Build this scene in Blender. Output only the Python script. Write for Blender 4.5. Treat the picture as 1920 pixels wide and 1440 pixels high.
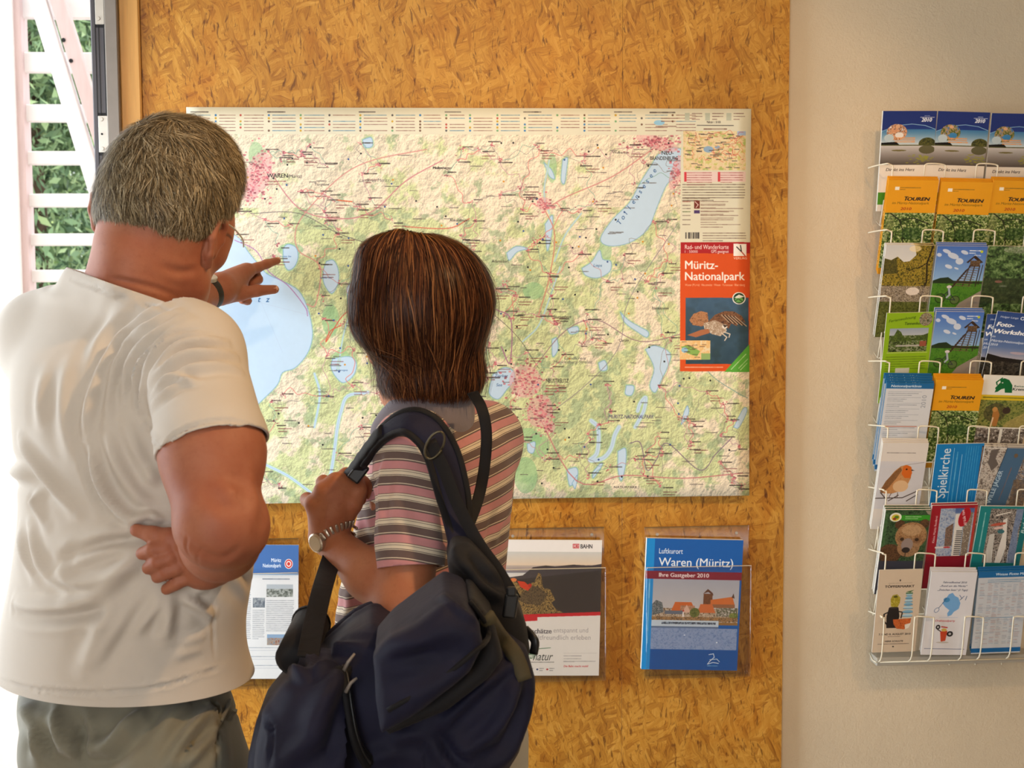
import bpy, bmesh, math, random
import numpy as np
from mathutils import Vector, Matrix

for o in list(bpy.data.objects): bpy.data.objects.remove(o)
scn = bpy.context.scene
COL = scn.collection
rng = np.random.default_rng(7)
random.seed(7)

# ------------------------------------------------------------------ camera
CAM_H, CAM_D, FPX = 1.55, 2.864, 2500.0
PITCH, YAW, ROLL = 0.08167, 0.06746, -0.00539
def cam_axes():
    cp, sp, cy, sy = math.cos(PITCH), math.sin(PITCH), math.cos(YAW), math.sin(YAW)
    cr, sr = math.cos(ROLL), math.sin(ROLL)
    f = Vector((sy*cp, cy*cp, -sp)); r = Vector((cy, -sy, 0)); u = r.cross(f)
    return r*cr + u*sr, -r*sr + u*cr, f
CR, CU, CF = cam_axes()
CAM = np.array((0.0, -CAM_D, CAM_H))
cam_data = bpy.data.cameras.new('camera'); cam = bpy.data.objects.new('camera', cam_data); COL.objects.link(cam)
cam_data.sensor_width = 36.0; cam_data.lens = FPX/1920*36.0; cam_data.clip_start = 0.05
cam.matrix_world = Matrix(((CR.x, CU.x, -CF.x, 0.0), (CR.y, CU.y, -CF.y, -CAM_D), (CR.z, CU.z, -CF.z, CAM_H), (0, 0, 0, 1)))
scn.camera = cam
cam_data.dof.use_dof = True; cam_data.dof.focus_distance = 2.35; cam_data.dof.aperture_fstop = 9.0

def ray(px, py):
    d = CF*FPX + CR*(px-960) - CU*(py-720)
    return np.array(d)
def W(px, py, y):
    """world point on the depth plane y that stands at this spot of the photograph"""
    d = ray(px, py)
    return CAM + d*((y + CAM_D)/d[1])
def SC(px, py, y):
    """metres per photograph pixel at a depth"""
    p = W(px, py, y) - CAM
    return float(p @ np.array(CF))/FPX

# ------------------------------------------------------------------ world, lights, exposure
world = bpy.data.worlds.new('sky'); scn.world = world; world.use_nodes = True
bg = world.node_tree.nodes['Background']
bg.inputs['Color'].default_value = (0.93, 0.97, 1.0, 1); bg.inputs['Strength'].default_value = 2.8
def area(name, loc, target, size, power, color, sy=None, spread=math.pi):
    l = bpy.data.lights.new(name, 'AREA'); l.energy = power; l.color = color
    l.shape = 'RECTANGLE'; l.size = size; l.size_y = sy or size; l.spread = spread
    o = bpy.data.objects.new(name, l); COL.objects.link(o); o.location = loc
    o.rotation_euler = (Vector(target)-Vector(loc)).to_track_quat('-Z', 'Y').to_euler()
    return o
def spot(name, loc, target, power, color, angle, blend=0.6, rad=0.05):
    l = bpy.data.lights.new(name, 'SPOT'); l.energy = power; l.color = color
    l.spot_size = math.radians(angle); l.spot_blend = blend; l.shadow_soft_size = rad
    o = bpy.data.objects.new(name, l); COL.objects.link(o); o.location = loc
    o.rotation_euler = (Vector(target)-Vector(loc)).to_track_quat('-Z', 'Y').to_euler()
    return o
DAY = (0.93, 0.96, 1.0); WARM = (1.0, 0.62, 0.29)
area('added_left_daylight', (-1.60, -.52, 1.05), (0.1, -.05, 0.95), 0.8, 24, (0.74, 0.88, 1.0), 1.9, math.radians(100))  # daylight added at an unseen opening to brighten the map's left part
area('added_rear_fill', (-1.0, -4.85, 1.7), (-0.1, 0.0, 1.2), 1.6, 40, DAY, 1.6)  # added neutral fill from behind the camera, no window is in view
area('doorway_light', (-1.2, 0.30, 1.3), (-0.5, -1.4, 1.0), 0.9, 5, DAY, 2.0)
spot('ceiling_spot_a', (0.75, -1.75, 2.80), (0.55, 0.0, 1.50), 44, WARM, 46, .7)
spot('ceiling_spot_d', (0.05, -1.75, 2.80), (-0.10, 0.0, 1.55), 40, WARM, 46, .7)
spot('ceiling_spot_b', (1.45, -1.75, 2.80), (1.0, 0.0, 0.86), 42, WARM, 50, .9)
spot('ceiling_spot_c', (1.05, -1.55, 2.80), (-0.30, -1.10, 1.35), 85, WARM, 44, .8)
scn.view_settings.view_transform = 'Standard'; scn.view_settings.look = 'None'
scn.view_settings.exposure = 0.0; scn.view_settings.gamma = 1.0; scn.view_settings.use_curve_mapping = False

# ------------------------------------------------------------------ object helpers
def tag(o, label=None, cat=None, group=None, kind=None):
    if label: o['label'] = label
    if cat: o['category'] = cat
    if group: o['group'] = group
    if kind: o['kind'] = kind
    return o
def empty(name, loc, label, cat, group=None, rot=None):
    o = bpy.data.objects.new(name, None); COL.objects.link(o); o.location = loc
    o.empty_display_size = 0.05
    if rot is not None: o.rotation_euler = rot
    return tag(o, label, cat, group)
def setparent(o, p):
    o.parent = p
    if p is not None:
        o.matrix_parent_inverse = p_world(p).inverted()
def p_world(p):
    m = p.matrix_basis.copy()
    if p.parent: m = p_world(p.parent) @ p.matrix_parent_inverse @ m
    return m
def mesh_obj(name, verts, faces, mat, parent=None, smooth=True, uvs=None, attrs=None):
    me = bpy.data.meshes.new(name)
    verts = np.asarray(verts, dtype=np.float32)
    if isinstance(faces, np.ndarray):
        n = faces.shape[1]
        me.vertices.add(len(verts)); me.vertices.foreach_set('co', verts.ravel())
        me.loops.add(faces.size); me.loops.foreach_set('vertex_index', faces.astype(np.int32).ravel())
        me.polygons.add(len(faces)); me.polygons.foreach_set('loop_start', np.arange(0, faces.size, n, dtype=np.int32))
        me.update(calc_edges=True)
    else:
        me.from_pydata([tuple(map(float, v)) for v in verts], [], faces)
    if uvs is not None:
        lay = me.uv_layers.new(name='UVMap')
        li = np.empty(len(me.loops), dtype=np.int32); me.loops.foreach_get('vertex_index', li)
        lay.data.foreach_set('uv', np.asarray(uvs, dtype=np.float32)[li].ravel())
    for k, v in (attrs or {}).items():
        a = me.attributes.new(k, 'FLOAT', 'POINT'); a.data.foreach_set('value', np.asarray(v, dtype=np.float32))
    if smooth: me.polygons.foreach_set('use_smooth', np.ones(len(me.polygons), dtype=bool))
    if mat: me.materials.append(mat)
    me.validate()
    o = bpy.data.objects.new(name, me); COL.objects.link(o)
    if parent is not None: setparent(o, parent)
    return o
def bm_obj(name, bm, mat, parent=None, smooth=False):
    me = bpy.data.meshes.new(name); bm.to_mesh(me); bm.free()
    if smooth: me.polygons.foreach_set('use_smooth', np.ones(len(me.polygons), dtype=bool))
    if mat: me.materials.append(mat)
    o = bpy.data.objects.new(name, me); COL.objects.link(o)
    if parent is not None: setparent(o, parent)
    return o
def add_box(bm, c, s, rot=None, bevel=0.0, seg=1):
    r = bmesh.ops.create_cube(bm, size=1.0)
    vs = r['verts']
    M = Matrix.Translation(Vector(c)) @ (rot.to_4x4() if rot is not None else Matrix.Identity(4)) @ Matrix.Diagonal((*s, 1))
    bmesh.ops.transform(bm, matrix=M, verts=vs)
    if bevel > 0:
        es = list({e for v in vs for e in v.link_edges})
        bmesh.ops.bevel(bm, geom=es, offset=bevel, segments=seg, affect='EDGES', profile=0.5)
def box_obj(name, c, s, mat, parent=None, rot=None, bevel=0.0, seg=1):
    bm = bmesh.new(); add_box(bm, c, s, rot, bevel, seg)
    return bm_obj(name, bm, mat, parent)
def frame_dir(t, up=(0, 0, 1)):
    t = t/np.linalg.norm(t); u = np.array(up, float)
    if abs(t @ u) > 0.95: u = np.array((0, 1, 0.0))
    s = np.cross(t, u); s /= np.linalg.norm(s)
    return t, s, np.cross(s, t)
def smooth_path(pts, n=8):
    pts = np.asarray(pts, float); out = []
    P = np.vstack([2*pts[0]-pts[1], pts, 2*pts[-1]-pts[-2]])
    for i in range(1, len(P)-2):
        for k in range(n):
            t = k/n
            out.append(0.5*((2*P[i]) + (-P[i-1]+P[i+1])*t + (2*P[i-1]-5*P[i]+4*P[i+1]-P[i+2])*t*t + (-P[i-1]+3*P[i]-3*P[i+1]+P[i+2])*t**3))
    out.append(pts[-1]); return np.array(out)
def tube_geo(path, rad, sides=8, closed_ends=True):
    path = np.asarray(path, float); n = len(path)
    rad = np.full(n, rad) if np.isscalar(rad) else np.asarray(rad)
    V, F = [], []; prev = None
    for i in range(n):
        t = path[min(i+1, n-1)]-path[max(i-1, 0)]; t /= np.linalg.norm(t)+1e-12
        if prev is None: _, s, u = frame_dir(t)
        else:
            s = prev - t*(prev @ t); s /= np.linalg.norm(s); u = np.cross(s, t)
        prev = s
        for k in range(sides):
            a = 2*math.pi*k/sides
            V.append(path[i] + rad[i]*(math.cos(a)*s + math.sin(a)*u))
    for i in range(n-1):
        for k in range(sides):
            a, b = i*sides+k, i*sides+(k+1) % sides
            F.append((a, b, b+sides, a+sides))
    if closed_ends:
        F.append(tuple(range(sides))[::-1]); F.append(tuple(range((n-1)*sides, n*sides)))
    return V, F
def tube_obj(name, path, rad, mat, parent=None, sides=8):
    V, F = tube_geo(path, rad, sides)
    return mesh_obj(name, V, F, mat, parent)
def ribbon_obj(name, path, nrm, width, thick, mat, parent=None, round_=True, attrs=False):
    """a strap: path (n,3), outward direction per point (n,3), width scalar or (n,)"""
    path = np.asarray(path, float); nrm = np.asarray(nrm, float); n = len(path)
    if nrm.ndim == 1: nrm = np.tile(nrm, (n, 1))
    width = np.full(n, width) if np.isscalar(width) else np.asarray(width)
    prof = [(-.5, -.2), (-.42, .5), (-.2, .62), (.2, .62), (.42, .5), (.5, -.2), (.42, -.5), (-.42, -.5)] if round_ else [(-.5, -.5), (-.5, .4), (-.47, .5), (.47, .5), (.5, .4), (.5, -.5)]
    m = len(prof); V, F = [], []
    for i in range(n):
        t = path[min(i+1, n-1)]-path[max(i-1, 0)]; t /= np.linalg.norm(t)+1e-12
        u = nrm[i]-t*(nrm[i] @ t); u /= np.linalg.norm(u)+1e-9; s = np.cross(t, u)
        for a, b in prof: V.append(path[i]+s*a*width[i]+u*b*thick)
    for i in range(n-1):
        for k in range(m):
            a, b = i*m+k, i*m+(k+1) % m
            F.append((a, b, b+m, a+m))
    F.append(tuple(range(m))[::-1]); F.append(tuple(range((n-1)*m, n*m)))
    return mesh_obj(name, V, F, mat, parent)

# ------------------------------------------------------------------ materials
def srgb(r, g=None, b=None):
    if g is None: r, g, b = r
    c = [x/255 for x in (r, g, b)]
    return tuple(x/12.92 if x <= .04045 else ((x+.055)/1.055)**2.4 for x in c)+(1.0,)
class NT:
    def __init__(s, name, rough=0.5, spec=0.5):
        s.m = bpy.data.materials.new(name); s.m.use_nodes = True
        s.t = s.m.node_tree; s.n = s.t.nodes; s.b = s.n['Principled BSDF']
        s.b.inputs['Roughness'].default_value = rough; s.b.inputs['Specular IOR Level'].default_value = spec
    def add(s, typ, **kw):
        nd = s.n.new(typ)
        for k, v in kw.items():
            if k.startswith('i_'):
                key = k[2:]; key = int(key) if key.isdigit() else key.replace('_', ' ')
                nd.inputs[key].default_value = v
            else: setattr(nd, k, v)
        return nd
    def link(s, a, b): s.t.links.new(a, b)
    def coord(s, kind='Object', scale=(1, 1, 1), rot=(0, 0, 0), loc=(0, 0, 0)):
        tc = s.add('ShaderNodeTexCoord'); mp = s.add('ShaderNodeMapping')
        mp.inputs['Scale'].default_value = scale; mp.inputs['Rotation'].default_value = rot; mp.inputs['Location'].default_value = loc
        s.link(tc.outputs[kind], mp.inputs['Vector']); return mp.outputs[0]
    def noise(s, vec, scale, detail=4, rough=.55, dist=0.0):
        nd = s.add('ShaderNodeTexNoise'); nd.inputs['Scale'].default_value = scale; nd.inputs['Detail'].default_value = detail
        nd.inputs['Roughness'].default_value = rough; nd.inputs['Distortion'].default_value = dist
        s.link(vec, nd.inputs['Vector']); return nd.outputs['Fac']
    def ramp(s, fac, stops, interp='LINEAR'):
        nd = s.add('ShaderNodeValToRGB'); cr = nd.color_ramp; cr.interpolation = interp
        while len(cr.elements) < len(stops): cr.elements.new(0.5)
        for e, (p, c) in zip(cr.elements, stops): e.position = p; e.color = c if len(c) == 4 else srgb(c)
        s.link(fac, nd.inputs['Fac']); return nd.outputs['Color']
    def mix(s, fac, a, b, mode='MIX'):
        nd = s.add('ShaderNodeMix', data_type='RGBA', blend_type=mode)
        for sock, v in ((nd.inputs[0], fac), (nd.inputs[6], a), (nd.inputs[7], b)):
            if hasattr(v, 'is_output'): s.link(v, sock)
            else: sock.default_value = v
        return nd.outputs[2]
    def math(s, op, a, b=None, c=None):
        nd = s.add('ShaderNodeMath', operation=op)
        for i, v in enumerate((a, b, c)):
            if v is None: continue
            if hasattr(v, 'is_output'): s.link(v, nd.inputs[i])
            else: nd.inputs[i].default_value = v
        return nd.outputs[0]
    def color(s, c):
        if hasattr(c, 'is_output'): s.link(c, s.b.inputs['Base Color'])
        else: s.b.inputs['Base Color'].default_value = c
    def bump(s, h, strength=.3, dist=.002):
        nd = s.add('ShaderNodeBump'); nd.inputs['Strength'].default_value = strength; nd.inputs['Distance'].default_value = dist
        s.link(h, nd.inputs['Height']); s.link(nd.outputs[0], s.b.inputs['Normal'])
def simple_mat(name, c, rough=.5, spec=.5, metal=0.0, vary=0.12, scale=30, bump=0.0, bscale=200, stretch=(1, 1, 1)):
    t = NT(name, rough, spec); v = t.coord('Object', stretch)
    f = t.noise(v, scale)
    a = srgb(c); lo = tuple(x*(1-vary) for x in a[:3])+(1,); hi = tuple(min(1, x*(1+vary)) for x in a[:3])+(1,)
    t.color(t.ramp(f, [(.3, lo), (.7, hi)])); t.b.inputs['Metallic'].default_value = metal
    if bump: t.bump(t.noise(t.coord('Object', stretch), bscale, 3), bump)
    return t.m
# ------------------------------------------------------------------ printed matter: drawn here into memory, pixel by pixel
_font_cache = {}
def text_tris(body, bold=0.0, shear=0.0, spacing=1.0):
    key = (body, shear, spacing)
    if key in _font_cache: return _font_cache[key]
    c = bpy.data.curves.new('t', 'FONT'); c.body = body; c.shear = shear; c.space_character = spacing
    c.resolution_u = 3; c.fill_mode = 'FRONT'
    o = bpy.data.objects.new('t', c); me = o.to_mesh()
    me.calc_loop_triangles()
    n = len(me.vertices); v = np.empty(n*3, dtype=np.float32); me.vertices.foreach_get('co', v); v = v.reshape(-1, 3)[:, :2]
    t = np.empty(len(me.loop_triangles)*3, dtype=np.int32); me.loop_triangles.foreach_get('vertices', t)
    tri = v[t.reshape(-1, 3)].astype(float) if len(t) else np.zeros((0, 3, 2))
    o.to_mesh_clear(); bpy.data.objects.remove(o); bpy.data.curves.remove(c)
    _font_cache[key] = tri; return tri
class Canvas:
    def __init__(s, w, h, c=(255, 255, 255), sx=1.0, sy=None):
        s.w, s.h = w, h; s.a = np.empty((h, w, 3), dtype=np.float32); s.a[:] = c
        s.sx = sx; s.sy = sy or sx; s.xf = None            # drawing units -> pixels
    def T(s, pts):
        pts = np.asarray(pts, float)
        if s.xf is not None: pts = s.xf(pts)
        return pts*np.array((s.sx, s.sy))
    def _bb(s, p, pad=1):
        x0, y0 = np.floor(p.min(0)-pad).astype(int); x1, y1 = np.ceil(p.max(0)+pad).astype(int)+1
        return max(x0, 0), max(y0, 0), min(x1, s.w), min(y1, s.h)
    def blend(s, sl, mask, c, al=1.0):
        m = (mask*al)[..., None]; s.a[sl] = s.a[sl]*(1-m)+np.asarray(c, dtype=np.float32)*m
    def poly_mask(s, p):
        x0, y0, x1, y1 = s._bb(p)
        if x1 <= x0 or y1 <= y0: return None, None
        X, Y = np.meshgrid(np.arange(x0, x1)+.5, np.arange(y0, y1)+.5)
        ins = np.zeros(X.shape, bool); q = np.roll(p, -1, 0)
        for (ax, ay), (bx, by) in zip(p, q):
            if ay == by: continue
            ins ^= ((ay > Y) != (by > Y)) & (X < (bx-ax)*(Y-ay)/(by-ay)+ax)
        return (slice(y0, y1), slice(x0, x1)), ins
    def poly(s, pts, c, al=1.0, tex=None, raw=False):
        p = np.asarray(pts, float) if raw else s.T(pts)
        sl, m = s.poly_mask(p)
        if sl is None: return
        m = m.astype(np.float32)
        if tex is not None: c = tex(*m.shape) if callable(tex) else tex
        s.blend(sl, m, c, al)
    def rect(s, x0, y0, x1, y1, c, al=1.0, tex=None): s.poly([(x0, y0), (x1, y0), (x1, y1), (x0, y1)], c, al, tex)
    def ell(s, cx, cy, rx, ry, c, al=1.0, rot=0.0, tex=None):
        t = np.linspace(0, 2*np.pi, 40, endpoint=False); x, y = rx*np.cos(t), ry*np.sin(t)
        s.poly(np.stack([cx+x*math.cos(rot)-y*math.sin(rot), cy+x*math.sin(rot)+y*math.cos(rot)], 1), c, al, tex)
    def grad(s, x0, y0, x1, y1, c0, c1):
        p = s.T([(x0, y0), (x1, y0), (x1, y1), (x0, y1)]); sl, m = s.poly_mask(p)
        if sl is None: return
        t = np.linspace(0, 1, m.shape[0])[:, None, None]
        s.blend(sl, m.astype(np.float32), np.asarray(c0)*(1-t)+np.asarray(c1)*t)
    def line(s, pts, w, c, al=1.0):
        p = s.T(pts); w = w*s.sx
        for a, b in zip(p[:-1], p[1:]):
            x0, y0, x1, y1 = s._bb(np.stack([a, b]), w/2+1)
            if x1 <= x0 or y1 <= y0: continue
            X, Y = np.meshgrid(np.arange(x0, x1)+.5, np.arange(y0, y1)+.5); d = b-a; L = d @ d+1e-9
            t = np.clip(((X-a[0])*d[0]+(Y-a[1])*d[1])/L, 0, 1)
            dist = np.hypot(X-a[0]-t*d[0], Y-a[1]-t*d[1])
            s.blend((slice(y0, y1), slice(x0, x1)), np.clip(w/2+.5-dist, 0, 1).astype(np.float32), c, al)
    def text(s, x, y, size, body, c, bold=0.0, shear=0.0, rot=0.0, width=None, spacing=1.0, al=1.0):
        """baseline start x,y; size = cap-ish em height; width squeezes the line to that many units"""
        tri = text_tris(body, bold, shear, spacing)
        if not len(tri): return
        t = tri*size
        if bold > .003: t = np.concatenate([t+np.array((dx*bold*size*1.5, dy*bold*size*.8)) for dx, dy in ((-1, 0), (1, 0), (0, 1), (0, -1), (0, 0))])
        if width: 
            mn, mx = t[..., 0].min(), t[..., 0].max(); t = t.copy(); t[..., 0] = (t[..., 0]-mn)*width/(mx-mn)
        ca, sa = math.cos(rot), math.sin(rot)
        q = np.stack([x+t[..., 0]*ca+t[..., 1]*sa, y+t[..., 0]*sa-t[..., 1]*ca], -1)
        p = s.T(q.reshape(-1, 2)).reshape(-1, 3, 2)
        x0, y0, x1, y1 = s._bb(p.reshape(-1, 2))
        if x1 <= x0 or y1 <= y0: return
        K = 2; H, Wd = (y1-y0)*K, (x1-x0)*K
        M = np.zeros((H, Wd), bool)
        for tr in (p-np.array((x0, y0)))*K:
            bx0, by0 = np.maximum(np.floor(tr.min(0)).astype(int), 0); bx1, by1 = np.ceil(tr.max(0)).astype(int)+1
            bx1, by1 = min(bx1, Wd), min(by1, H)
            if bx1 <= bx0 or by1 <= by0: continue
            X = np.arange(bx0, bx1)[None]+.5; Y = np.arange(by0, by1)[:, None]+.5
            (ax, ay), (bx, by), (cx, cy) = tr
            e0 = (bx-ax)*(Y-ay)-(by-ay)*(X-ax); e1 = (cx-bx)*(Y-by)-(cy-by)*(X-bx); e2 = (ax-cx)*(Y-cy)-(ay-cy)*(X-cx)
            M[by0:by1, bx0:bx1] |= ((e0 >= -1e-6) & (e1 >= -1e-6) & (e2 >= -1e-6)) | ((e0 <= 1e-6) & (e1 <= 1e-6) & (e2 <= 1e-6))
        s.blend((slice(y0, y1), slice(x0, x1)), M.reshape(y1-y0, K, x1-x0, K).mean((1, 3)).astype(np.float32), c, al)
    def greek(s, x, y, w, size, c, rows=1, lead=1.5, al=.8, rot=0.0):
        """rows of illegibly small print"""
        ca, sa = math.cos(rot), math.sin(rot)
        for r in range(rows):
            cx = 0.0; end = w*(1 if r < rows-1 or rows == 1 else random.uniform(.4, .9))
            yy = r*lead*size
            while cx < end:
                L = min(random.uniform(1.2, 4.5)*size*.55, end-cx)
                if L > size*.3:
                    a = (x+cx*ca-yy*sa, y+yy*ca+cx*sa); b = (a[0]+L*ca, a[1]+L*sa)
                    s.line([a, b], size*.55, c, al*random.uniform(.55, 1.0))
                cx += L+size*.45
    def image(s, name):
        im = bpy.data.images.new(name, s.w, s.h)
        px = np.ones((s.h, s.w, 4), dtype=np.float32); px[..., :3] = np.clip(s.a[::-1]/255, 0, 1)
        im.pixels.foreach_set(px.ravel()); im.update(); im.pack(); return im
def vnoise(h, w, cell, seed=None):
    r = rng if seed is None else np.random.default_rng(seed)
    gh, gw = int(h/cell)+3, int(w/cell)+3
    g = r.random((gh, gw)).astype(np.float32)
    y = np.arange(h)/cell; x = np.arange(w)/cell
    yi, xi = y.astype(int), x.astype(int); fy, fx = (y-yi), (x-xi)
    fy = (fy*fy*(3-2*fy))[:, None].astype(np.float32); fx = (fx*fx*(3-2*fx))[None].astype(np.float32)
    a = g[yi][:, xi]; b = g[yi][:, xi+1]; c = g[yi+1][:, xi]; d = g[yi+1][:, xi+1]
    return (a*(1-fx)+b*fx)*(1-fy)+(c*(1-fx)+d*fx)*fy
def fbm(h, w, cell, oct=4, gain=.5):
    o = np.zeros((h, w), np.float32); amp, tot = 1.0, 0.0
    for k in range(oct):
        if cell < 1.2: break
        o += amp*vnoise(h, w, cell); tot += amp; amp *= gain; cell /= 2
    return o/tot
def speckle(cols, cell=6, oct=4, con=2.2):
    """a natural-looking blotchy fill (foliage, water, crowds) between several colours"""
    cols = np.asarray(cols, dtype=np.float32)
    def f(h, w):
        n = np.clip((fbm(h, w, cell, oct, .7)-.5)*con+.5, 0, .999)*(len(cols)-1)
        i = n.astype(int); t = (n-i)[..., None]
        return cols[i]*(1-t)+cols[np.minimum(i+1, len(cols)-1)]*t
    return f
def print_mat(name, canvas, rough=.35, spec=.45):
    t = NT(name, rough, spec); im = canvas.image(name)
    tx = t.add('ShaderNodeTexImage', image=im, interpolation='Linear', extension='EXTEND')
    tc = t.add('ShaderNodeTexCoord'); t.link(tc.outputs['UV'], tx.inputs['Vector'])
    # faint paper mottling
    f = t.noise(t.coord('Object'), 60, 3)
    t.color(t.mix(.06, tx.outputs['Color'], t.ramp(f, [(.3, (.55, .53, .5, 1)), (.7, (1, 1, 1, 1))]), 'MULTIPLY'))
    return t.m
# ------------------------------------------------------------------ the big map sheet
MX0, MX1, MZ0, MZ1 = -0.4838, 0.7090, CAM_H-0.4825, CAM_H+0.3515
MAP_Y = -0.012
def draw_map():
    U = (MX1-MX0)/1056.0                                   # metres per drawing unit
    cw, ch = 2112, int((MZ1-MZ0)/U*2)
    c = Canvas(cw, ch, (240, 230, 202), 2.0)
    def xf(p):
        d = np.array(CF)[None]*FPX + np.array(CR)[None]*(p[:, :1]-960) - np.array(CU)[None]*(p[:, 1:]-720)
        q = CAM[None]+d*((MAP_Y+CAM_D)/d[:, 1:2])
        return np.stack([(q[:, 0]-MX0)/U, (MZ1-q[:, 2])/U], 1)
    c.xf = xf
    # relief: woodland and fields with hill shading
    h = fbm(ch, cw, 150, 6, .55); n2 = fbm(ch, cw, 75, 5, .6)
    yy = np.linspace(0, 1, ch)[:, None]; xx = np.linspace(0, 1, cw)[None]
    bias = .30*np.exp(-((xx-.36)**2/.03+(yy-.42)**2/.03))+.26*np.exp(-((xx-.62)**2/.05+(yy-.72)**2/.06))+.25*np.exp(-((xx-.80)**2/.03+(yy-.85)**2/.02))+.16*np.exp(-((xx-.62)**2/.02+(yy-.42)**2/.02))+.12*np.exp(-((xx-.25)**2/.02+(yy-.9)**2/.02))-.10*(yy < .25)
    wood = np.clip((n2+bias-.56)*9, 0, 1)[..., None]
    wood2 = np.clip((fbm(ch, cw, 40, 4, .6)+bias*.4-.64)*10, 0, 1)[..., None]
    base = np.array((236, 222, 196), np.float32)*(1-wood)+np.array((206, 213, 160), np.float32)*wood
    base = base*(1-wood2*.7)+np.array((186, 208, 162), np.float32)*wood2*.6
    g = fbm(ch, cw, 46, 5, .62); gy, gx = np.gradient(g)
    sh = np.clip(1+(gx*1.0+gy*.8)*5.0, .80, 1.08)[..., None]
    fine = (1+.05*(vnoise(ch, cw, 5)-.5))[..., None]
    c.a = np.clip(base*sh*fine, 0, 255).astype(np.float32)
    wet = (176, 214, 166); lake = (196, 220, 240); edge = (120, 168, 205)
    def water(pts, halo=True, w=1.6):
        pts = smooth_path(np.array([(*p, 0) for p in pts]+[(*pts[0], 0)]), 4)[:, :2]
        if halo: c.line(pts, 6, wet, .35)
        c.poly(pts, lake); c.line(pts, w, edge, .6)
    # marsh greens first
    for x, y, rx, ry in ((480, 290, 14, 24), (545, 468, 24, 12), (1035, 315, 9, 28), (1135, 470, 12, 20), (990, 820, 26, 18), (985, 890, 22, 34), (640, 675, 18, 20), (1000, 545, 20, 16), (1010, 835, 20, 22), (620, 600, 16, 30)):
        c.ell(x, y, rx, ry, (142, 196, 140), .55)
    water([(400, 430), (425, 434), (448, 446), (464, 470), (480, 490), (500, 513), (530, 527), (560, 545), (577, 578), (586, 620), (582, 650), (570, 672), (552, 690), (530, 698), (521, 720), (497, 745), (470, 770), (430, 800), (360, 800), (350, 600), (370, 450)])
    water([(1262, 277), (1278, 281), (1282, 300), (1268, 330), (1250, 346), (1231, 390), (1214, 430), (1180, 455), (1142, 461), (1126, 447), (1150, 410), (1180, 380), (1202, 340), (1220, 312), (1236, 288)])
    water([(1091, 503), (1110, 490), (1124, 469), (1130, 486), (1145, 490), (1143, 509), (1120, 521), (1098, 516)])
    water([(531, 465), (540, 458), (555, 464), (559, 482), (552, 500), (540, 506), (532, 490)])
    water([(612, 490), (625, 488), (634, 505), (634, 530), (622, 550), (608, 532), (606, 510)])
    water([(624, 672), (655, 668), (668, 680), (664, 702), (645, 717), (630, 706), (621, 688)])
    water([(924, 702), (945, 689), (962, 695), (964, 712), (950, 730), (934, 748), (917, 736)])
    water([(1210, 655), (1228, 648), (1256, 662), (1250, 690), (1240, 710), (1228, 735), (1218, 722), (1226, 690)])
    water([(1163, 585), (1178, 600), (1198, 612), (1215, 622), (1212, 632), (1195, 622), (1172, 605)])
    water([(1055, 300), (1064, 296), (1062, 320), (1058, 344), (1052, 336)]); water([(1020, 305), (1034, 318), (1040, 335), (1030, 330)])
    water([(1063, 616), (1082, 612), (1084, 622), (1070, 626)]); water([(1035, 636), (1044, 634), (1046, 655), (1036, 668)])
    water([(950, 474), (968, 462), (990, 466), (970, 472), (955, 488)]); water([(1122, 680), (1134, 676), (1138, 692), (1126, 694)])
    water([(1174, 722), (1188, 724), (1184, 740), (1172, 738)]); water([(1158, 845), (1172, 840), (1172, 870), (1164, 900), (1158, 880)])
    water([(1110, 885), (1125, 868), (1128, 872), (1112, 895)]); water([(1062, 880), (1080, 876), (1082, 892), (1068, 910)])
    water([(1072, 905), (1082, 890), (1078, 915)], False); water([(988, 832), (1003, 828), (1000, 848), (990, 846)], False)
    water([(650, 540), (660, 530), (664, 560), (655, 585)]); water([(615, 890), (640, 886), (642, 905), (618, 908)])
    water([(680, 262), (696, 258), (698, 274), (684, 276)]); water([(1022, 420), (1036, 404), (1034, 440), (1026, 470)])
    water([(1282, 770), (1288, 760), (1290, 775), (1276, 795)], False); water([(1374, 800), (1392, 765), (1399, 770), (1384, 800)], False)
    for pts, w in (([(1108, 788), (1120, 800), (1122, 825), (1118, 850), (1106, 862), (1130, 858), (1145, 840), (1152, 815), (1160, 800)], 8), ([(1195, 770), (1200, 755), (1210, 745), (1206, 770), (1190, 800)], 7),
                   ([(690, 735), (652, 742), (640, 770), (633, 800), (628, 840), (622, 880), (615, 915)], 6), ([(668, 560), (646, 620), (634, 690)], 2), ([(590, 700), (600, 740), (590, 800)], 4), ([(500, 870), (540, 890), (575, 915), (600, 935)], 5),
                   ([(980, 640), (1010, 610), (1030, 560), (1050, 500)], 2), ([(1040, 490), (1060, 440), (1090, 400)], 2), ([(1030, 300), (1020, 360), (1030, 400)], 2)):
        p = smooth_path(np.array([(*q, 0) for q in pts]), 5)[:, :2]; c.line(p, w+4, wet, .4); c.line(p, w, lake, .95); c.line(p, .8, edge, .4)
    # towns as clusters of small blocks
    towns = [(485, 325, 26, 46, 150), (470, 360, 16, 22, 60), (1232, 268, 46, 14, 150), (1268, 325, 12, 36, 70), (985, 715, 34, 34, 160), (1012, 770, 26, 34, 120), (1020, 382, 16, 14, 60), (1030, 800, 12, 12, 30)]
    trnd = random.Random(11); minor = []
    while len(minor) < 190:
        x, y = trnd.uniform(430, 1390), trnd.uniform(262, 915)
        if x > 1272 and y < 700: continue
        q = np.array([(x, y)]); px = c.T(q)[0].astype(int)
        if not (0 <= px[0] < cw and 0 <= px[1] < ch): continue
        v = c.a[px[1], px[0]]
        if v[2] > v[0]+5: continue
        minor.append((x, y))
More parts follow.
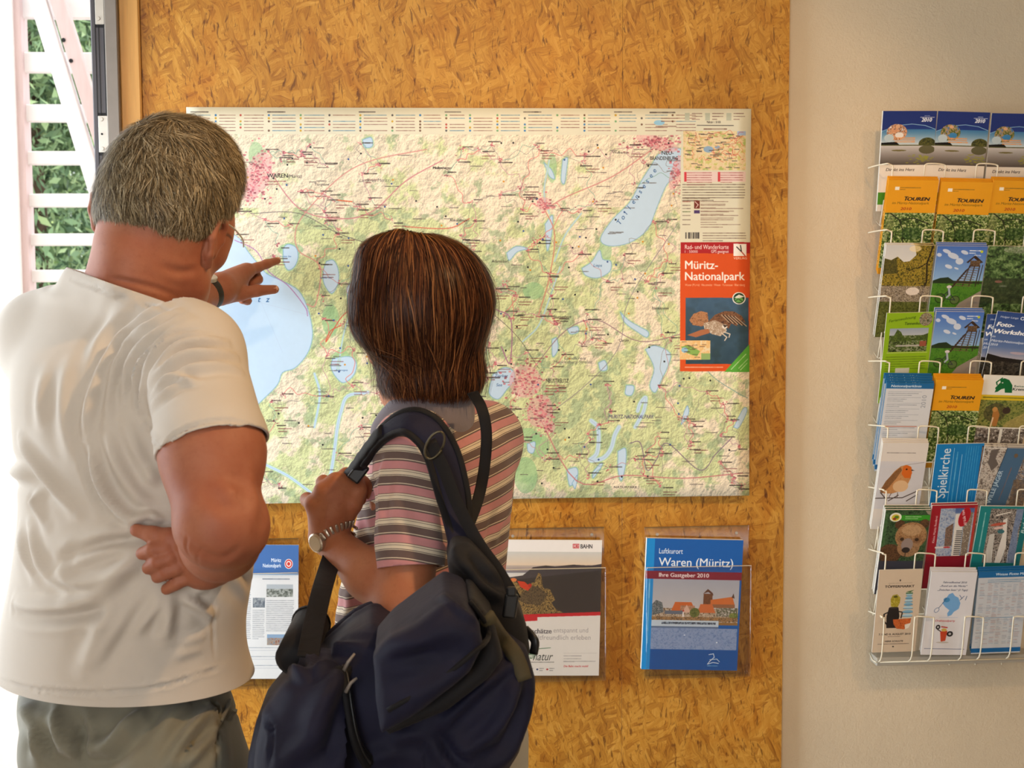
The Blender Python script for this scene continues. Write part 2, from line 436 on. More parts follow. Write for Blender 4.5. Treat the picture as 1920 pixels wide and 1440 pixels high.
    # roads between neighbours
    def wig(a, b, n=7, amp=.07):
        a, b = np.array(a, float), np.array(b, float); L = np.linalg.norm(b-a); nrm = np.array((-(b-a)[1], (b-a)[0]))/max(L, 1)
        t = np.linspace(0, 1, n); off = np.array([0]+[trnd.gauss(0, amp*L) for _ in range(n-2)]+[0])
        p = a[None]+(b-a)[None]*t[:, None]+nrm[None]*off[:, None]
        return smooth_path(np.concatenate([p, np.zeros((n, 1))], 1), 4)[:, :2]
    pts = minor+[(t[0], t[1]) for t in towns]; P = np.array(pts)
    done = set()
    for i in range(len(P)):
        for j in np.argsort(((P-P[i])**2).sum(1))[1:4]:
            k = (min(i, j), max(i, j))
            if k in done: continue
            done.add(k); r = trnd.random()
            if P[i][0] < 590 and 430 < P[i][1] < 760 and P[j][0] < 590 and trnd.random() < .7: continue
            col, w = (((222, 138, 130), 2.2) if r < .22 else ((196, 150, 160), 1.8) if r < .45 else ((128, 122, 120), 1.1) if r < .8 else ((120, 170, 150), 1.4))
            c.line(wig(P[i], P[j]), w*.7, col, .75)
    for pts_, col, w in (([(492, 300), (560, 390), (640, 410), (700, 395), (760, 340), (830, 300)], (205, 132, 140), 3), ([(575, 570), (592, 390+180), (600, 500), (560, 470), (555, 430), (580, 390), (640, 330), (700, 300), (800, 280)], (214, 150, 140), 3),
                         ([(470, 400), (560, 400), (640, 440), (760, 480), (860, 540), (960, 620), (1010, 690)], (95, 90, 92), 1.6), ([(1020, 395), (1060, 370), (1150, 330), (1230, 275)], (210, 140, 135), 3), ([(1000, 760), (1080, 900), (1170, 890), (1280, 895), (1390, 885)], (200, 120, 125), 3),
                         ([(1000, 690), (1060, 620), (1120, 600), (1200, 640), (1300, 620)], (150, 120, 130), 2.4), ([(1010, 590), (1030, 520), (1040, 440), (1020, 390)], (212, 140, 120), 3), ([(1270, 420), (1180, 560), (1160, 650), (1100, 720), (1010, 790)], (140, 130, 140), 1.8),
                         ([(640, 610), (620, 620), (612, 640), (640, 595), (665, 575)], (214, 90, 70), 2.6), ([(630, 375), (660, 378)], (220, 100, 60), 3), ([(760, 425), (840, 428), (880, 410)], (214, 110, 90), 2.8), ([(930, 580), (958, 600), (956, 680), (940, 650)], (170, 110, 150), 3),
                         ([(440, 450), (480, 470), (505, 510), (540, 535), (572, 575), (577, 592)], (176, 120, 178), 2.4), ([(1180, 830), (1200, 830), (1212, 880), (1230, 860), (1250, 830), (1310, 880), (1340, 850), (1370, 820)], (130, 110, 130), 2.6),
                         ([(1290, 640), (1330, 700), (1380, 735), (1400, 745)], (120, 160, 150), 2), ([(460, 560), (586, 592)], (190, 205, 225), .8), ([(470, 520), (530, 660)], (186, 205, 228), .8), ([(430, 660), (455, 690)], (90, 130, 190), 1.0)):
        c.line(smooth_path(np.array([(*q, 0) for q in pts_]), 6)[:, :2], w*.72, col, .85)
    for x, y, rx, ry, n in towns+[(x, y, trnd.uniform(3, 8), trnd.uniform(3, 8), trnd.randint(4, 14)) for x, y in minor]:
        if n > 20: c.ell(x, y, rx*.9, ry*.9, (230, 170, 175), .55, .3)
        for _ in range(n):
            a, b = trnd.gauss(0, rx*.5), trnd.gauss(0, ry*.5); s = trnd.uniform(1, 2.6 if n > 20 else 1.6)
            c.rect(x+a-s, y+b-s*.7, x+a+s, y+b+s*.7, trnd.choice(((214, 120, 130), (196, 100, 115), (226, 150, 150), (150, 80, 90))), .8)
    for x, y in minor:
        c.greek(x+trnd.uniform(-6, 8), y+trnd.uniform(-8, 8), trnd.uniform(12, 26), 4.2, (60, 52, 50), 1, al=.95)
        if trnd.random() < .3: c.greek(x+6, y+12, 24, 3.4, (120, 60, 60), 2)
    for _ in range(420):
        x, y = trnd.uniform(430, 1395), trnd.uniform(262, 920)
        if x > 1272 and y < 700: continue
        if x < 590 and y > 430 and y < 770: continue
        if trnd.random() < .5: c.greek(x, y, trnd.uniform(10, 26), 3.2, (86, 78, 76), 1)
        else: c.ell(x, y, 1.8, 1.8, trnd.choice(((40, 40, 44), (60, 90, 150), (214, 150, 50), (40, 40, 44))))
    dk = (48, 42, 44); bl = (46, 92, 150)
    c.text(501, 333, 11, 'WAREN', dk, .012); c.text(540, 333, 8, '(Müritz)', dk, .004)
    c.greek(502, 340, 34, 3.6, (130, 60, 60), 2)
    c.text(1240, 290, 10, 'NEU-', dk, .008); c.text(1219, 300, 10, 'BRANDENBURG', dk, .008, width=52)
    for i, ch_ in enumerate('Tollensesee'):
        t = i/10; c.text(1165+66*t-3, 423-98*t, 13, ch_, bl, .004, .2, rot=-.98)
    c.text(1112, 500, 8, 'Lieps', bl, 0, .2)
    for i, ch_ in enumerate('müritz'): c.text(421+i*15.5, 566, 15, ch_, (40, 96, 150), .004, .25)
    c.text(927, 707, 8, 'Zierker', bl, 0, .2); c.text(930, 724, 8, 'See', bl, 0, .2)
    c.text(1024, 717, 10.5, 'NEUSTRELITZ', dk, .012, width=42); c.greek(1024, 723, 36, 3.6, (130, 60, 60), 4)
    c.text(1141, 784, 10, 'MÜRITZ-NATIONALPARK', (70, 60, 110), .004, .2, width=84)
    c.text(674, 341, 9, 'Landkreis Müritz', (90, 88, 88), 0, .15, width=56); c.text(1058, 674, 8, 'Landkreis', (90, 88, 88), 0, .15, width=40); c.text(1038, 681, 8, 'Mecklenburg-Strelitz', (90, 88, 88), 0, .15, width=72)
    c.text(986, 374, 8, 'Penzlin', dk, .008); c.text(811, 317, 7, 'Möllenhagen', dk, .004)
    for x, y, b in ((640, 695, 'Rederangsee'), (534, 482, 'Warnker See'), (610, 522, 'Specker See')): c.text(x-10, y, 4.6, b, bl, 0, .2, width=22)
    for x, y, b in ((812, 317, 'Moltzow'), (843, 415, 'Ankershagen'), (1222, 580, 'Blankensee'), (1038, 596, 'Blumenholz'), (922, 492, 'Adamsdorf'), (1148, 288, 'Wulkenzin'), (590, 348, 'Torgelow'), (500, 790, 'Röbel'), (1160, 640, 'Carpin')):
        c.text(x, y, 7, b, dk, .004)
    c.text(1150, 914, 6, 'NATURPARK', dk, .004, width=44)
    # legend strip on top and the cream side column
    cream = (228, 223, 198)
    c.poly([(345, 195), (1415, 200), (1415, 254), (345, 251)], cream); c.poly([(1277, 240), (1415, 240), (1412, 456), (1275, 456)], cream)
    x = 358; k = 0
    while x < 1270:
        w = trnd.uniform(26, 44)
        if k % 3 == 0: c.greek(x, 210, 32, 4.4, (70, 60, 56), 1)
        for r in range(6):
            y = 216+r*5.8
            if trnd.random() < .75: c.ell(x+2, y, 2, 2, trnd.choice(((90, 90, 90), (70, 130, 180), (200, 160, 50), (120, 90, 70), (120, 170, 120), (190, 80, 70))))
            if trnd.random() < .9: c.greek(x+9, y, w, 2.7, (140, 96, 84) if trnd.random() < .8 else (80, 130, 160), 1, al=.9)
        x += w+17; k += 1
    c.greek(1219, 211, 46, 5, (80, 70, 66)); c.ell(1236, 230, 10, 5, (150, 200, 225)); c.greek(1240, 222, 30, 3.6, (120, 80, 70), 2); c.greek(1230, 237, 40, 3.6, (120, 80, 70), 1)
    for xx_ in (1284, 1322, 1362): c.rect(xx_, 212, xx_+9, 226, (190, 196, 176)); c.greek(xx_+14, 213, 20, 3.6, (130, 100, 90), 3)
    c.text(1325, 231, 6, 'Maßstab 1 : 50 000', dk, .004, width=26); c.line([(1307, 235), (1375, 235.5)], 1.2, dk)
    c.greek(1320, 242, 42, 4, (110, 70, 60))
    c.rect(1281, 246, 1398, 319, (232, 214, 160), 1, speckle([(214, 206, 120), (240, 222, 180), (238, 206, 160), (180, 196, 110)], 18, 4, 2))
    c.ell(1328, 280, 9, 6, (150, 180, 205)); c.ell(1345, 276, 5, 3, (150, 180, 205)); c.rect(1382, 246, 1398, 254, (170, 190, 220))
    for _ in range(34):
        a = (trnd.uniform(1283, 1396), trnd.uniform(248, 317)); b = (a[0]+trnd.gauss(0, 22), a[1]+trnd.gauss(0, 14)); b = (min(max(b[0], 1283), 1396), min(max(b[1], 248), 317))
        c.line(wig(a, b, 5, .12), .8, trnd.choice(((222, 110, 80), (230, 150, 90), (200, 90, 90))), .9)
    for _ in range(46): c.greek(trnd.uniform(1284, 1385), trnd.uniform(249, 316), trnd.uniform(6, 12), 2.6, (70, 60, 60), al=1)
    c.rect(1282, 322, 1345, 341, (240, 214, 206)); c.rect(1346, 322, 1398, 341, (240, 214, 206))
    for y in range(324, 340, 3): c.line([(1284, y), (1286, y)], 3, (214, 60, 70)); c.line([(1347, y), (1349, y)], 3, (214, 60, 70))
    c.greek(1288, 324, 46, 3.0, (170, 90, 90), 6); c.greek(1351, 324, 42, 3.0, (170, 90, 90), 5)
    c.greek(1280, 346, 116, 3.3, (100, 84, 72), 7); c.greek(1280, 372, 50, 3.3, (100, 84, 72), 2)
    for y, col in ((378, (150, 60, 50)), (385, (110, 90, 80)), (391, (110, 90, 80)), (397, (90, 110, 60)), (404, (110, 90, 80)), (412, (110, 90, 80)), (421, (110, 90, 80))):
        c.greek(1280, y, 14, 3.2, col, 1); c.greek(1314, y, trnd.uniform(40, 80), 3.2, (140, 110, 96), 2)
    c.rect(1301, 376, 1312, 391, (120, 50, 40)); c.line([(1303, 378), (1309, 384), (1305, 389)], 1.5, (230, 200, 190)); c.rect(1301, 394, 1312, 400, (80, 60, 110))
    for i in range(22): 
        if trnd.random() < .7: c.line([(1284+i*1.25, 436), (1284+i*1.25, 447)], trnd.choice((.7, 1.1)), (40, 36, 40))
    c.greek(1318, 437, 80, 3.2, (120, 96, 84), 4)
    # cover
    c.poly([(1276, 454), (1415, 454), (1415, 478), (1276, 478)], (178, 32, 40)); c.poly([(1275.5, 475), (1415, 475), (1410, 695), (1274.5, 696)], (221, 84, 30))
    wh = (250, 244, 236)
    c.text(1284, 467, 12, 'Rad- und Wanderkarte', wh, .004, width=82); c.text(1284, 474, 7, '1 : 50000', wh, 0, width=24); c.text(1333, 474, 8, 'GPS geeignet', wh, .008, width=33)
    c.rect(1375, 457, 1399, 480, wh); c.line([(1381, 463), (1390, 472), (1388, 460)], 2.0, (60, 50, 50)); c.line([(1390, 472), (1397, 480)], 1.8, (180, 50, 40)); c.text(1375, 486, 6, 'VERLAG', wh, 0, width=25)
    c.text(1284, 504, 22, 'Müritz-', wh, .014, width=62); c.text(1284, 525, 22, 'Nationalpark', wh, .014, width=112)
    c.text(1284, 536, 6, 'Waren (Müritz) · Neustrelitz · Wesen · Fürstensee · Rheinsberg', (250, 210, 180), .002, width=112)
    x0, y0, x1, y1 = 1285, 558, 1403, 682
    c.grad(x0, y0, x1, y1, (70, 98, 126), (40, 62, 70)); c.rect(x0, y0, x1, y1, None, .35, speckle([(52, 84, 112), (70, 104, 130), (46, 70, 80), (60, 86, 84)], 60, 3, 1.5))
    # diving bird of prey
    br, dkb = (120, 76, 50), (58, 42, 36)
    c.poly([(1292, 600), (1300, 588), (1314, 583), (1326, 586), (1328, 602), (1316, 612), (1298, 609)], (166, 112, 74), 1, speckle([(150, 94, 58), (196, 142, 100), (110, 72, 50)], 6, 3, 2))
    c.poly([(1326, 604), (1340, 590), (1358, 583), (1376, 584), (1390, 592), (1398, 606), (1388, 600), (1392, 610), (1380, 602), (1382, 612), (1370, 606), (1366, 616), (1352, 610), (1340, 618)], br, 1, speckle([(104, 70, 52), (140, 96, 66), (70, 48, 40)], 7, 3, 2))
    for i in range(9): c.line([(1352+i*3.2, 590+i*.4), (1366+i*4.1, 604+i*.9)], 1.7, dkb if i % 2 else (190, 160, 130))
    c.poly([(1318, 606), (1340, 600), (1358, 608), (1362, 620), (1350, 630), (1334, 626), (1320, 616)], (206, 190, 168), 1, speckle([(222, 208, 188), (160, 130, 104), (232, 222, 204)], 6, 3, 2))
    c.poly([(1288, 628), (1314, 618), (1328, 616), (1330, 624), (1304, 632)], (176, 110, 74)); c.ell(1358, 612, 5, 4, (236, 228, 214)); c.line([(1352, 624), (1362, 632), (1358, 638)], 2, (220, 206, 186)); c.line([(1356, 622), (1368, 626), (1366, 632)], 2, (220, 206, 186)); c.poly([(1354, 608), (1364, 610), (1358, 614)], dkb)
    c.rect(1274, 638, 1331, 674, (238, 206, 156), 1, speckle([(238, 206, 156), (236, 190, 120), (240, 220, 180)], 12, 3, 2)); c.poly([(1276, 650), (1290, 646), (1312, 658), (1306, 668), (1288, 662)], (140, 180, 90)); c.ell(1283, 656, 6, 5, (150, 196, 220)); c.rect(1314, 662, 1331, 674, (150, 180, 110))
    for _ in range(14): c.greek(trnd.uniform(1276, 1318), trnd.uniform(640, 672), 9, 2.4, (80, 50, 50))
    c.poly([(1404, 645), (1404, 697), (1357, 697)], (92, 170, 60)); c.greek(1370, 692, 40, 3, (226, 240, 200), 1, rot=-.8); c.greek(1384, 690, 24, 3, (226, 240, 200), 2, rot=-.8)
    c.ell(1385, 559, 12.5, 11.5, (240, 238, 228)); c.ell(1385, 559, 10.5, 9.8, (30, 60, 40)); c.ell(1385, 562, 8, 5, (110, 170, 90)); c.poly([(1376, 558), (1385, 552), (1395, 556), (1385, 559)], (240, 238, 228))
    c.line([(1378, 564), (1384, 560), (1391, 565)], 1.4, (30, 60, 40))
    c.greek(1284, 688, 70, 3.4, (250, 200, 170), 1)
    return c
map_mat = print_mat('map_print', draw_map(), .42, .35)
def build_map():
    root = empty('wall_map', (0.11, MAP_Y, CAM_H-.06), 'large printed hiking map of a lake district fixed on the chipboard wall', 'map')
    nx, nz = 40, 28; V, UV, F = [], [], []
    for j in range(nz+1):
        for i in range(nx+1):
            u, v = i/nx, j/nz
            y = MAP_Y - .010*(1-v)**3 - .004*math.sin(u*7+.6)*(1-v)**2 - .004*abs(u-.5)**2
            V.append((MX0+(MX1-MX0)*u, y, MZ0+(MZ1-MZ0)*v)); UV.append((u, v))
    for j in range(nz):
        for i in range(nx):
            a = j*(nx+1)+i; F.append((a, a+1, a+nx+2, a+nx+1))
    o = mesh_obj('map_sheet', V, np.array(F), map_mat, root, True, UV)
    s = o.modifiers.new('thickness', 'SOLIDIFY'); s.thickness = .0014; s.offset = -1
    # clear rail that holds the top edge
    box_obj('backing_strip', ((MX0+MX1)/2, -.005, MZ1-.03), (MX1-MX0-.02, .008, .03), simple_mat('map_backing', (214, 206, 186), .6), root)
    return root
build_map()
# ------------------------------------------------------------------ the room
def osb_mat():
    t = NT('chipboard', .42, .35); base = t.coord('Object')
    warp = t.add('ShaderNodeTexNoise'); warp.inputs['Scale'].default_value = 7.0; warp.inputs['Detail'].default_value = 3; t.link(base, warp.inputs['Vector'])
    wv = t.add('ShaderNodeVectorMath', operation='MULTIPLY_ADD'); t.link(warp.outputs['Color'], wv.inputs[0]); wv.inputs[1].default_value = (.06, .06, .06); t.link(base, wv.inputs[2])
    col = hgt = None
    for k, (ang, sx, sz, thr) in enumerate(((.08, 17, 60, 0), (1.35, 12, 60, .58), (.75, 15, 90, .62), (2.30, 15, 90, .62), (-.25, 9, 42, .70), (1.9, 24, 130, .66), (.35, 26, 140, .68))):
        mp = t.add('ShaderNodeMapping'); t.link(wv.outputs[0], mp.inputs['Vector'])
        mp.inputs['Rotation'].default_value = (0, math.pi/2+ang, 0); mp.inputs['Location'].default_value = (k*1.7, 0, k*.9)
        sc = t.add('ShaderNodeVectorMath', operation='MULTIPLY'); t.link(mp.outputs[0], sc.inputs[0]); sc.inputs[1].default_value = (sx, .001, sz)
        vo = t.add('ShaderNodeTexVoronoi'); vo.inputs['Scale'].default_value = 1.0; t.link(sc.outputs[0], vo.inputs['Vector'])
        sep = t.add('ShaderNodeSeparateColor'); t.link(vo.outputs['Color'], sep.inputs[0])
        gs = t.add('ShaderNodeVectorMath', operation='MULTIPLY'); t.link(mp.outputs[0], gs.inputs[0]); gs.inputs[1].default_value = (16, 1, 300)
        gadd = t.add('ShaderNodeVectorMath', operation='MULTIPLY_ADD'); t.link(vo.outputs['Color'], gadd.inputs[0]); gadd.inputs[1].default_value = (40, 40, 40); t.link(gs.outputs[0], gadd.inputs[2])
        gr = t.noise(gadd.outputs[0], 1.0, 5, .66, .9)
        tone = t.math('ADD', t.math('MULTIPLY', sep.outputs['Red'], .26), t.math('MULTIPLY', gr, .74))
        flake = t.ramp(tone, [(.14, (98, 58, 14)), (.34, (162, 108, 34)), (.50, (188, 134, 46)), (.66, (202, 150, 60)), (.90, (222, 178, 90))])
        if col is None: col, hgt = flake, tone
        else:
            m = t.math('GREATER_THAN', sep.outputs['Green'], thr)
            col = t.mix(m, col, flake); nx = t.add('ShaderNodeMix'); t.link(m, nx.inputs[0]); t.link(hgt, nx.inputs[2]); t.link(tone, nx.inputs[3]); hgt = nx.outputs[0]
    for ang, lo in ((.2, .655), (1.0, .675), (-.7, .67)):        # short dark slivers and knots
        mp = t.add('ShaderNodeMapping'); t.link(wv.outputs[0], mp.inputs['Vector']); mp.inputs['Rotation'].default_value = (0, ang, 0); mp.inputs['Scale'].default_value = (120, 1, 26); mp.inputs['Location'].default_value = (ang*9, 0, ang*5)
        dk = t.ramp(t.noise(mp.outputs[0], 1.0, 3, .55, .4), [(lo-.05, (0, 0, 0, 1)), (lo+.03, (1, 1, 1, 1))]); col = t.mix(t.math('MULTIPLY', dk, .75), col, srgb(92, 50, 16))
    big = t.noise(base, 5.0, 4); col = t.mix(1.0, col, t.ramp(big, [(.3, (.84, .79, .72, 1)), (.7, (1.08, 1.07, 1.06, 1))]), 'MULTIPLY')
    hue = t.noise(t.coord('Object', (9, 1, 4)), 1.6, 5, .62, .8); col = t.mix(1.0, col, t.ramp(hue, [(.32, (.86, .70, .50, 1)), (.5, (1.0, .97, 1.02, 1)), (.68, (1.07, 1.10, 1.35, 1))]), 'MULTIPLY')
    t.color(col); t.bump(hgt, .30, .0015)
    return t.m
def plaster_mat(name, c, rough=.85, b=.35):
    t = NT(name, rough, .2); v = t.coord('Object')
    big = t.noise(v, 3, 4); a = srgb(c)
    t.color(t.ramp(big, [(.3, tuple(x*.95 for x in a[:3])+(1,)), (.7, tuple(min(1, x*1.04) for x in a[:3])+(1,))]))
    n1 = t.noise(v, 260, 5, .65); n2 = t.noise(v, 70, 3, .6, .5)
    t.bump(t.math('ADD', n1, t.math('MULTIPLY', n2, .8)), b, .004); return t.m
plaster = plaster_mat('rough_plaster', (214, 196, 168))
m_osb = osb_mat()
m_pine = simple_mat('pine_trim', (214, 160, 88), .45, .4, vary=.10, scale=8, bump=.05, bscale=60, stretch=(14, 14, .8))
m_frame = simple_mat('grey_frame', (74, 70, 74), .35, .5, vary=.06)
m_frame2 = simple_mat('grey_brown_frame', (132, 122, 112), .4, .5, vary=.06)
m_steel = simple_mat('steel_plate', (196, 190, 180), .35, .5, metal=.6, vary=.06)
m_dark = simple_mat('dark_rubber', (28, 27, 29), .6, .3)
def st(o): o['kind'] = 'structure'; return o
FLOOR = st(box_obj('floor', (0, -1.9, -.05), (6.4, 5.2, .1), simple_mat('floor_tile', (168, 152, 132), .5, .4, vary=.08, scale=4)))
CEIL_Z = 2.95
st(box_obj('ceiling', (0, -2.4, CEIL_Z+.05), (6.4, 5.6, .1), plaster_mat('ceiling_paint', (236, 232, 224), .9, .1)))
XL = W(200, 0, 0)[0]                                         # left edge of the solid back wall
zc = CEIL_Z/2
wb = st(box_obj('wall_back', ((XL+3.2)/2, .07, zc), (3.2-XL, .12, CEIL_Z), plaster))
st(box_obj('wall_back_header', ((XL-1.82)/2, .07, 2.72), (1.82+XL, .12, .46), plaster))
st(box_obj('wall_right', (3.14, -2.4, zc), (.12, 5.0, CEIL_Z), plaster))
# left wall with an unseen opening added to admit daylight, rear wall likewise
st(box_obj('wall_left', (-1.76, -3.0, zc), (.12, 4.0, CEIL_Z), plaster)); st(box_obj('wall_left_lintel', (-1.76, -.5, 2.66), (.12, 1.0, .58), plaster))
st(box_obj('wall_rear', (1.35, -5.0, zc), (3.7, .12, CEIL_Z), plaster))
st(box_obj('wall_rear_sill', (-1.1, -5.0, .4), (1.2, .12, .8), plaster)); st(box_obj('wall_rear_lintel', (-1.1, -5.0, 2.78), (1.2, .12, .34), plaster))
# chipboard lining: two boards with a hairline joint
xs, xe = W(268, 200, -.006)[0], W(1473, 720, -.006)[0]; xm = W(1166, 1100, -.006)[0]
def slab(name, x0, x1, y0, y1, z0, z1, mat, parent=None, bev=.0008):
    return box_obj(name, ((x0+x1)/2, (y0+y1)/2, (z0+z1)/2), (x1-x0, y1-y0, z1-z0), mat, parent, None, bev)
slab('chipboard_panel', xs, xm-.0002, -.006, .011, .06, 2.75, m_osb, wb, .0003)
slab('chipboard_panel', xm+.0002, xe, -.006, .011, .06, 2.75, m_osb, wb, .0003)
xt = W(224, 100, -.014)[0]
st(slab('trim_1', xt, xs-.001, -.016, .012, .0, 2.75, m_pine, None, .003))
st(slab('baseboard_back', xs, 3.05, -.012, .01, 0, .06, m_pine, None, .002))
# door frame with striker plates
x0, x1, x2 = W(172, 100, -.02)[0], W(199, 100, -.02)[0], W(223, 100, -.02)[0]
door = st(slab('door_1', x0, x1, -.024, .13, 0, 2.49, m_frame, None, .002))
fl = slab('frame_flange', x1, x2, -.030, .02, 0, 2.49, m_frame2, door, .002)
slab('rubber_seal', x1-.0025, x1+.001, -.0275, -.02, 0, 2.49, m_dark, door, .0004)
for k in range(6):                                            # fine extruded grooves on the dark post
    xx = x0+.006+k*(x1-x0-.012)/5
    if k in (1, 3): slab('groove_bead', xx-.0006, xx+.0006, -.0252, -.024, 0, 2.49, m_dark, door, 0)
def plate(pyt, pyb, pxl, pxr):
    a = W(pxl, pyt, -.026); b = W(pxr, pyb, -.026)
    p = slab('hinge_plate', a[0], b[0], -.028, -.0235, b[2], a[2], m_steel, door, .0008)
    h = a[2]-b[2]; w = b[0]-a[0]
    for f in (.10, .9):
        bm = bmesh.new(); bmesh.ops.create_cone(bm, cap_ends=True, segments=14, radius1=.0042, radius2=.0034, depth=.002, matrix=Matrix.Translation((a[0]+w*.35, -.029, b[2]+h*f)) @ Matrix.Rotation(math.pi/2, 4, 'X'))
        bm_obj('screw', bm, m_steel, p)
    bm = bmesh.new(); bmesh.ops.create_cone(bm, cap_ends=True, segments=12, radius1=.0022, radius2=.0022, depth=.001, matrix=Matrix.Translation((a[0]+w*.35, -.0285, b[2]+h*.5)) @ Matrix.Rotation(math.pi/2, 4, 'X'))
    bm_obj('screw_hole', bm, m_dark, p)
    slab('plate_recess', a[0]-.001, b[0]+.001, -.0246, -.0238, b[2]-.006, a[2]+.006, m_dark, door, 0)
plate(-60, 46, 176, 196); plate(217, 286, 184, 205)

# ------------------------------------------------------------------ outside, seen past the door frame
ground = st(box_obj('ground_outside', (-4, 9, -.17), (24, 18, .1), simple_mat('pale_gravel', (214, 206, 196), .9, .2, vary=.1, scale=20)))
m_white = simple_mat('white_paint', (236, 232, 232), .6, .3, vary=.03); m_pinkw = simple_mat('bare_pinkish_timber', (208, 184, 182), .7, .3, vary=.08, scale=12, stretch=(4, 4, .6))
SY = 1.55
scr = empty('slatted_screen', (W(100, 700, SY)[0], SY, -.12), 'white timber slatted screen with a diagonal brace standing outside the doorway', 'screen')
def sslab(name, px0, px1, py0, py1, y0, y1, mat, bev=.004):
    a = W(px0, py0, y0); b = W(px1, py1, y0)
    return slab(name, a[0], b[0], y0, y1, b[2], a[2], mat, scr, bev)
zt, zb = 3.0, -.12
a = W(-150, 100, SY-.05)[0]; b = W(24, 100, SY-.05)[0]; slab('post', a, b, SY-.05, SY+.0, zb, zt, m_white, scr, .004)
a = W(25, 100, SY-.03)[0]; b = W(40, 100, SY-.03)[0]; slab('post', a, b, SY-.03, SY+.05, zb, zt, m_pinkw, scr, .003)
for t, bt in ((-70, 36), (97, 137), (195, 229), (283, 309), (363, 388), (438, 460), (506, 528), (575, 596), (642, 662), (706, 726), (770, 790), (832, 850), (894, 912)):
    sslab('slat', 30, 330, t, bt, SY, SY+.03, m_white)
a = W(260, 100, SY+.04)[0]; slab('post', a, a+.09, SY+.03, SY+.1, zb, zt, m_white, scr, .004)
def beam(p0, p1, w, y0, y1, mat):
    A, B = W(*p0, y0), W(*p1, y0); d = B-A; L = np.linalg.norm(d); ang = math.atan2(d[2], d[0])
    c = (A+B)/2; c[1] = (y0+y1)/2
    return box_obj('diagonal_brace', c, (L, y1-y0, w), mat, scr, Matrix.Rotation(-ang, 3, 'Y'), .003)
beam((45, -80), (215, 470), .05, SY-.09, SY-.05, m_white)
br = beam((82, -80), (212, 340), .045, SY-.10, SY-.06, m_pinkw)
for p in ((119, 75), (133, 114)):
    c = W(*p, SY-.101); bm = bmesh.new(); bmesh.ops.create_cone(bm, cap_ends=True, segments=10, radius1=.007, radius2=.006, depth=.006, matrix=Matrix.Translation(Vector(c)) @ Matrix.Rotation(math.pi/2, 4, 'X')); bm_obj('bolt', bm, m_dark, br)
m_bark = simple_mat('bark', (88, 70, 56), .9, .2, vary=.25, scale=20)
def leaf_mat(name, c0, c1, c2):
    t = NT(name, .55, .3); oi = t.add('ShaderNodeAttribute', attribute_name='tone')
    t.color(t.ramp(oi.outputs['Fac'], [(0, c0), (.5, c1), (1, c2)]))
    t.b.inputs['Transmission Weight'].default_value = 0; t.b.inputs['Subsurface Weight'].default_value = 0
    return t.m
m_conif = leaf_mat('spruce_needles', (60, 84, 62), (112, 140, 100), (176, 198, 144)); m_leaf = leaf_mat('sunlit_leaves', (96, 130, 60), (150, 184, 92), (214, 230, 150))
def foliage(centers, n, size, spread, droop, mat, parent, seed):
    r = np.random.default_rng(seed); C = np.asarray(centers); k = r.integers(0, len(C), n)
    p = C[k, :3]+r.normal(0, 1, (n, 3))*C[k, 3:4]*spread
    d = r.normal(0, 1, (n, 3)); d[:, 2] -= droop; d /= np.linalg.norm(d, axis=1)[:, None]
    s = np.cross(d, r.normal(0, 1, (n, 3))); s /= np.linalg.norm(s, axis=1)[:, None]
    L = size*r.uniform(.6, 1.8, n)[:, None]; w = L*r.uniform(*((.08, .2) if droop > .5 else (.2, .4)), n)[:, None]
    V = np.stack([p, p+d*L*.5+s*w, p+d*L, p+d*L*.5-s*w], 1).reshape(-1, 3)
    o = mesh_obj('foliage', V, np.arange(n*4).reshape(-1, 4), mat, parent, False, None, {'tone': np.repeat(np.clip(r.normal(.5, .25, n), 0, 1), 4)})
    o['kind'] = 'stuff'; return o
def tree(px, y, label, mat, n, h, rad, seed, droop=.8, leaf=.055, name='spruce_tree'):
    x = W(px, 400, y)[0]; g = -.12
    root = empty(name, (x, y, g), label, 'tree', 'trees beyond the slatted screen')
    V, F = tube_geo([(x, y, g), (x+.04, y, h*.35), (x-.03, y+.02, h*.7), (x, y, h)], (.14, .11, .07, .02), 10); mesh_obj('trunk', V, F, m_bark, root)
    r = np.random.default_rng(seed); C = []
    for i in range(60):
        z = r.uniform(.2, h-.4); rr = rad*(1-.6*z/h); a = r.uniform(0, 6.28); q = math.sqrt(r.uniform(.1, 1))*rr
        C.append((x+q*math.cos(a), y+q*math.sin(a), z, .19))
    foliage(C, n, leaf, 1.0, droop, mat, root, seed)
tree(30, 3.5, 'dark drooping spruce behind the left end of the white slatted screen', m_conif, 40000, 5.0, .55, 1)
tree(200, 5.9, 'dark drooping spruce close beside the grey door frame', m_conif, 40000, 5.0, .55, 2)
tree(90, 8.6, 'sunlit broadleaf shrub showing bright green between the lower white slats', m_leaf, 12000, 1.9, .9, 3, .2, .10, 'leafy_shrub')
tree(60, 12.6, 'tall pale green tree farthest back beyond the white slatted screen', m_leaf, 22000, 6.0, 1.9, 4, .3, .12, 'broadleaf_tree')
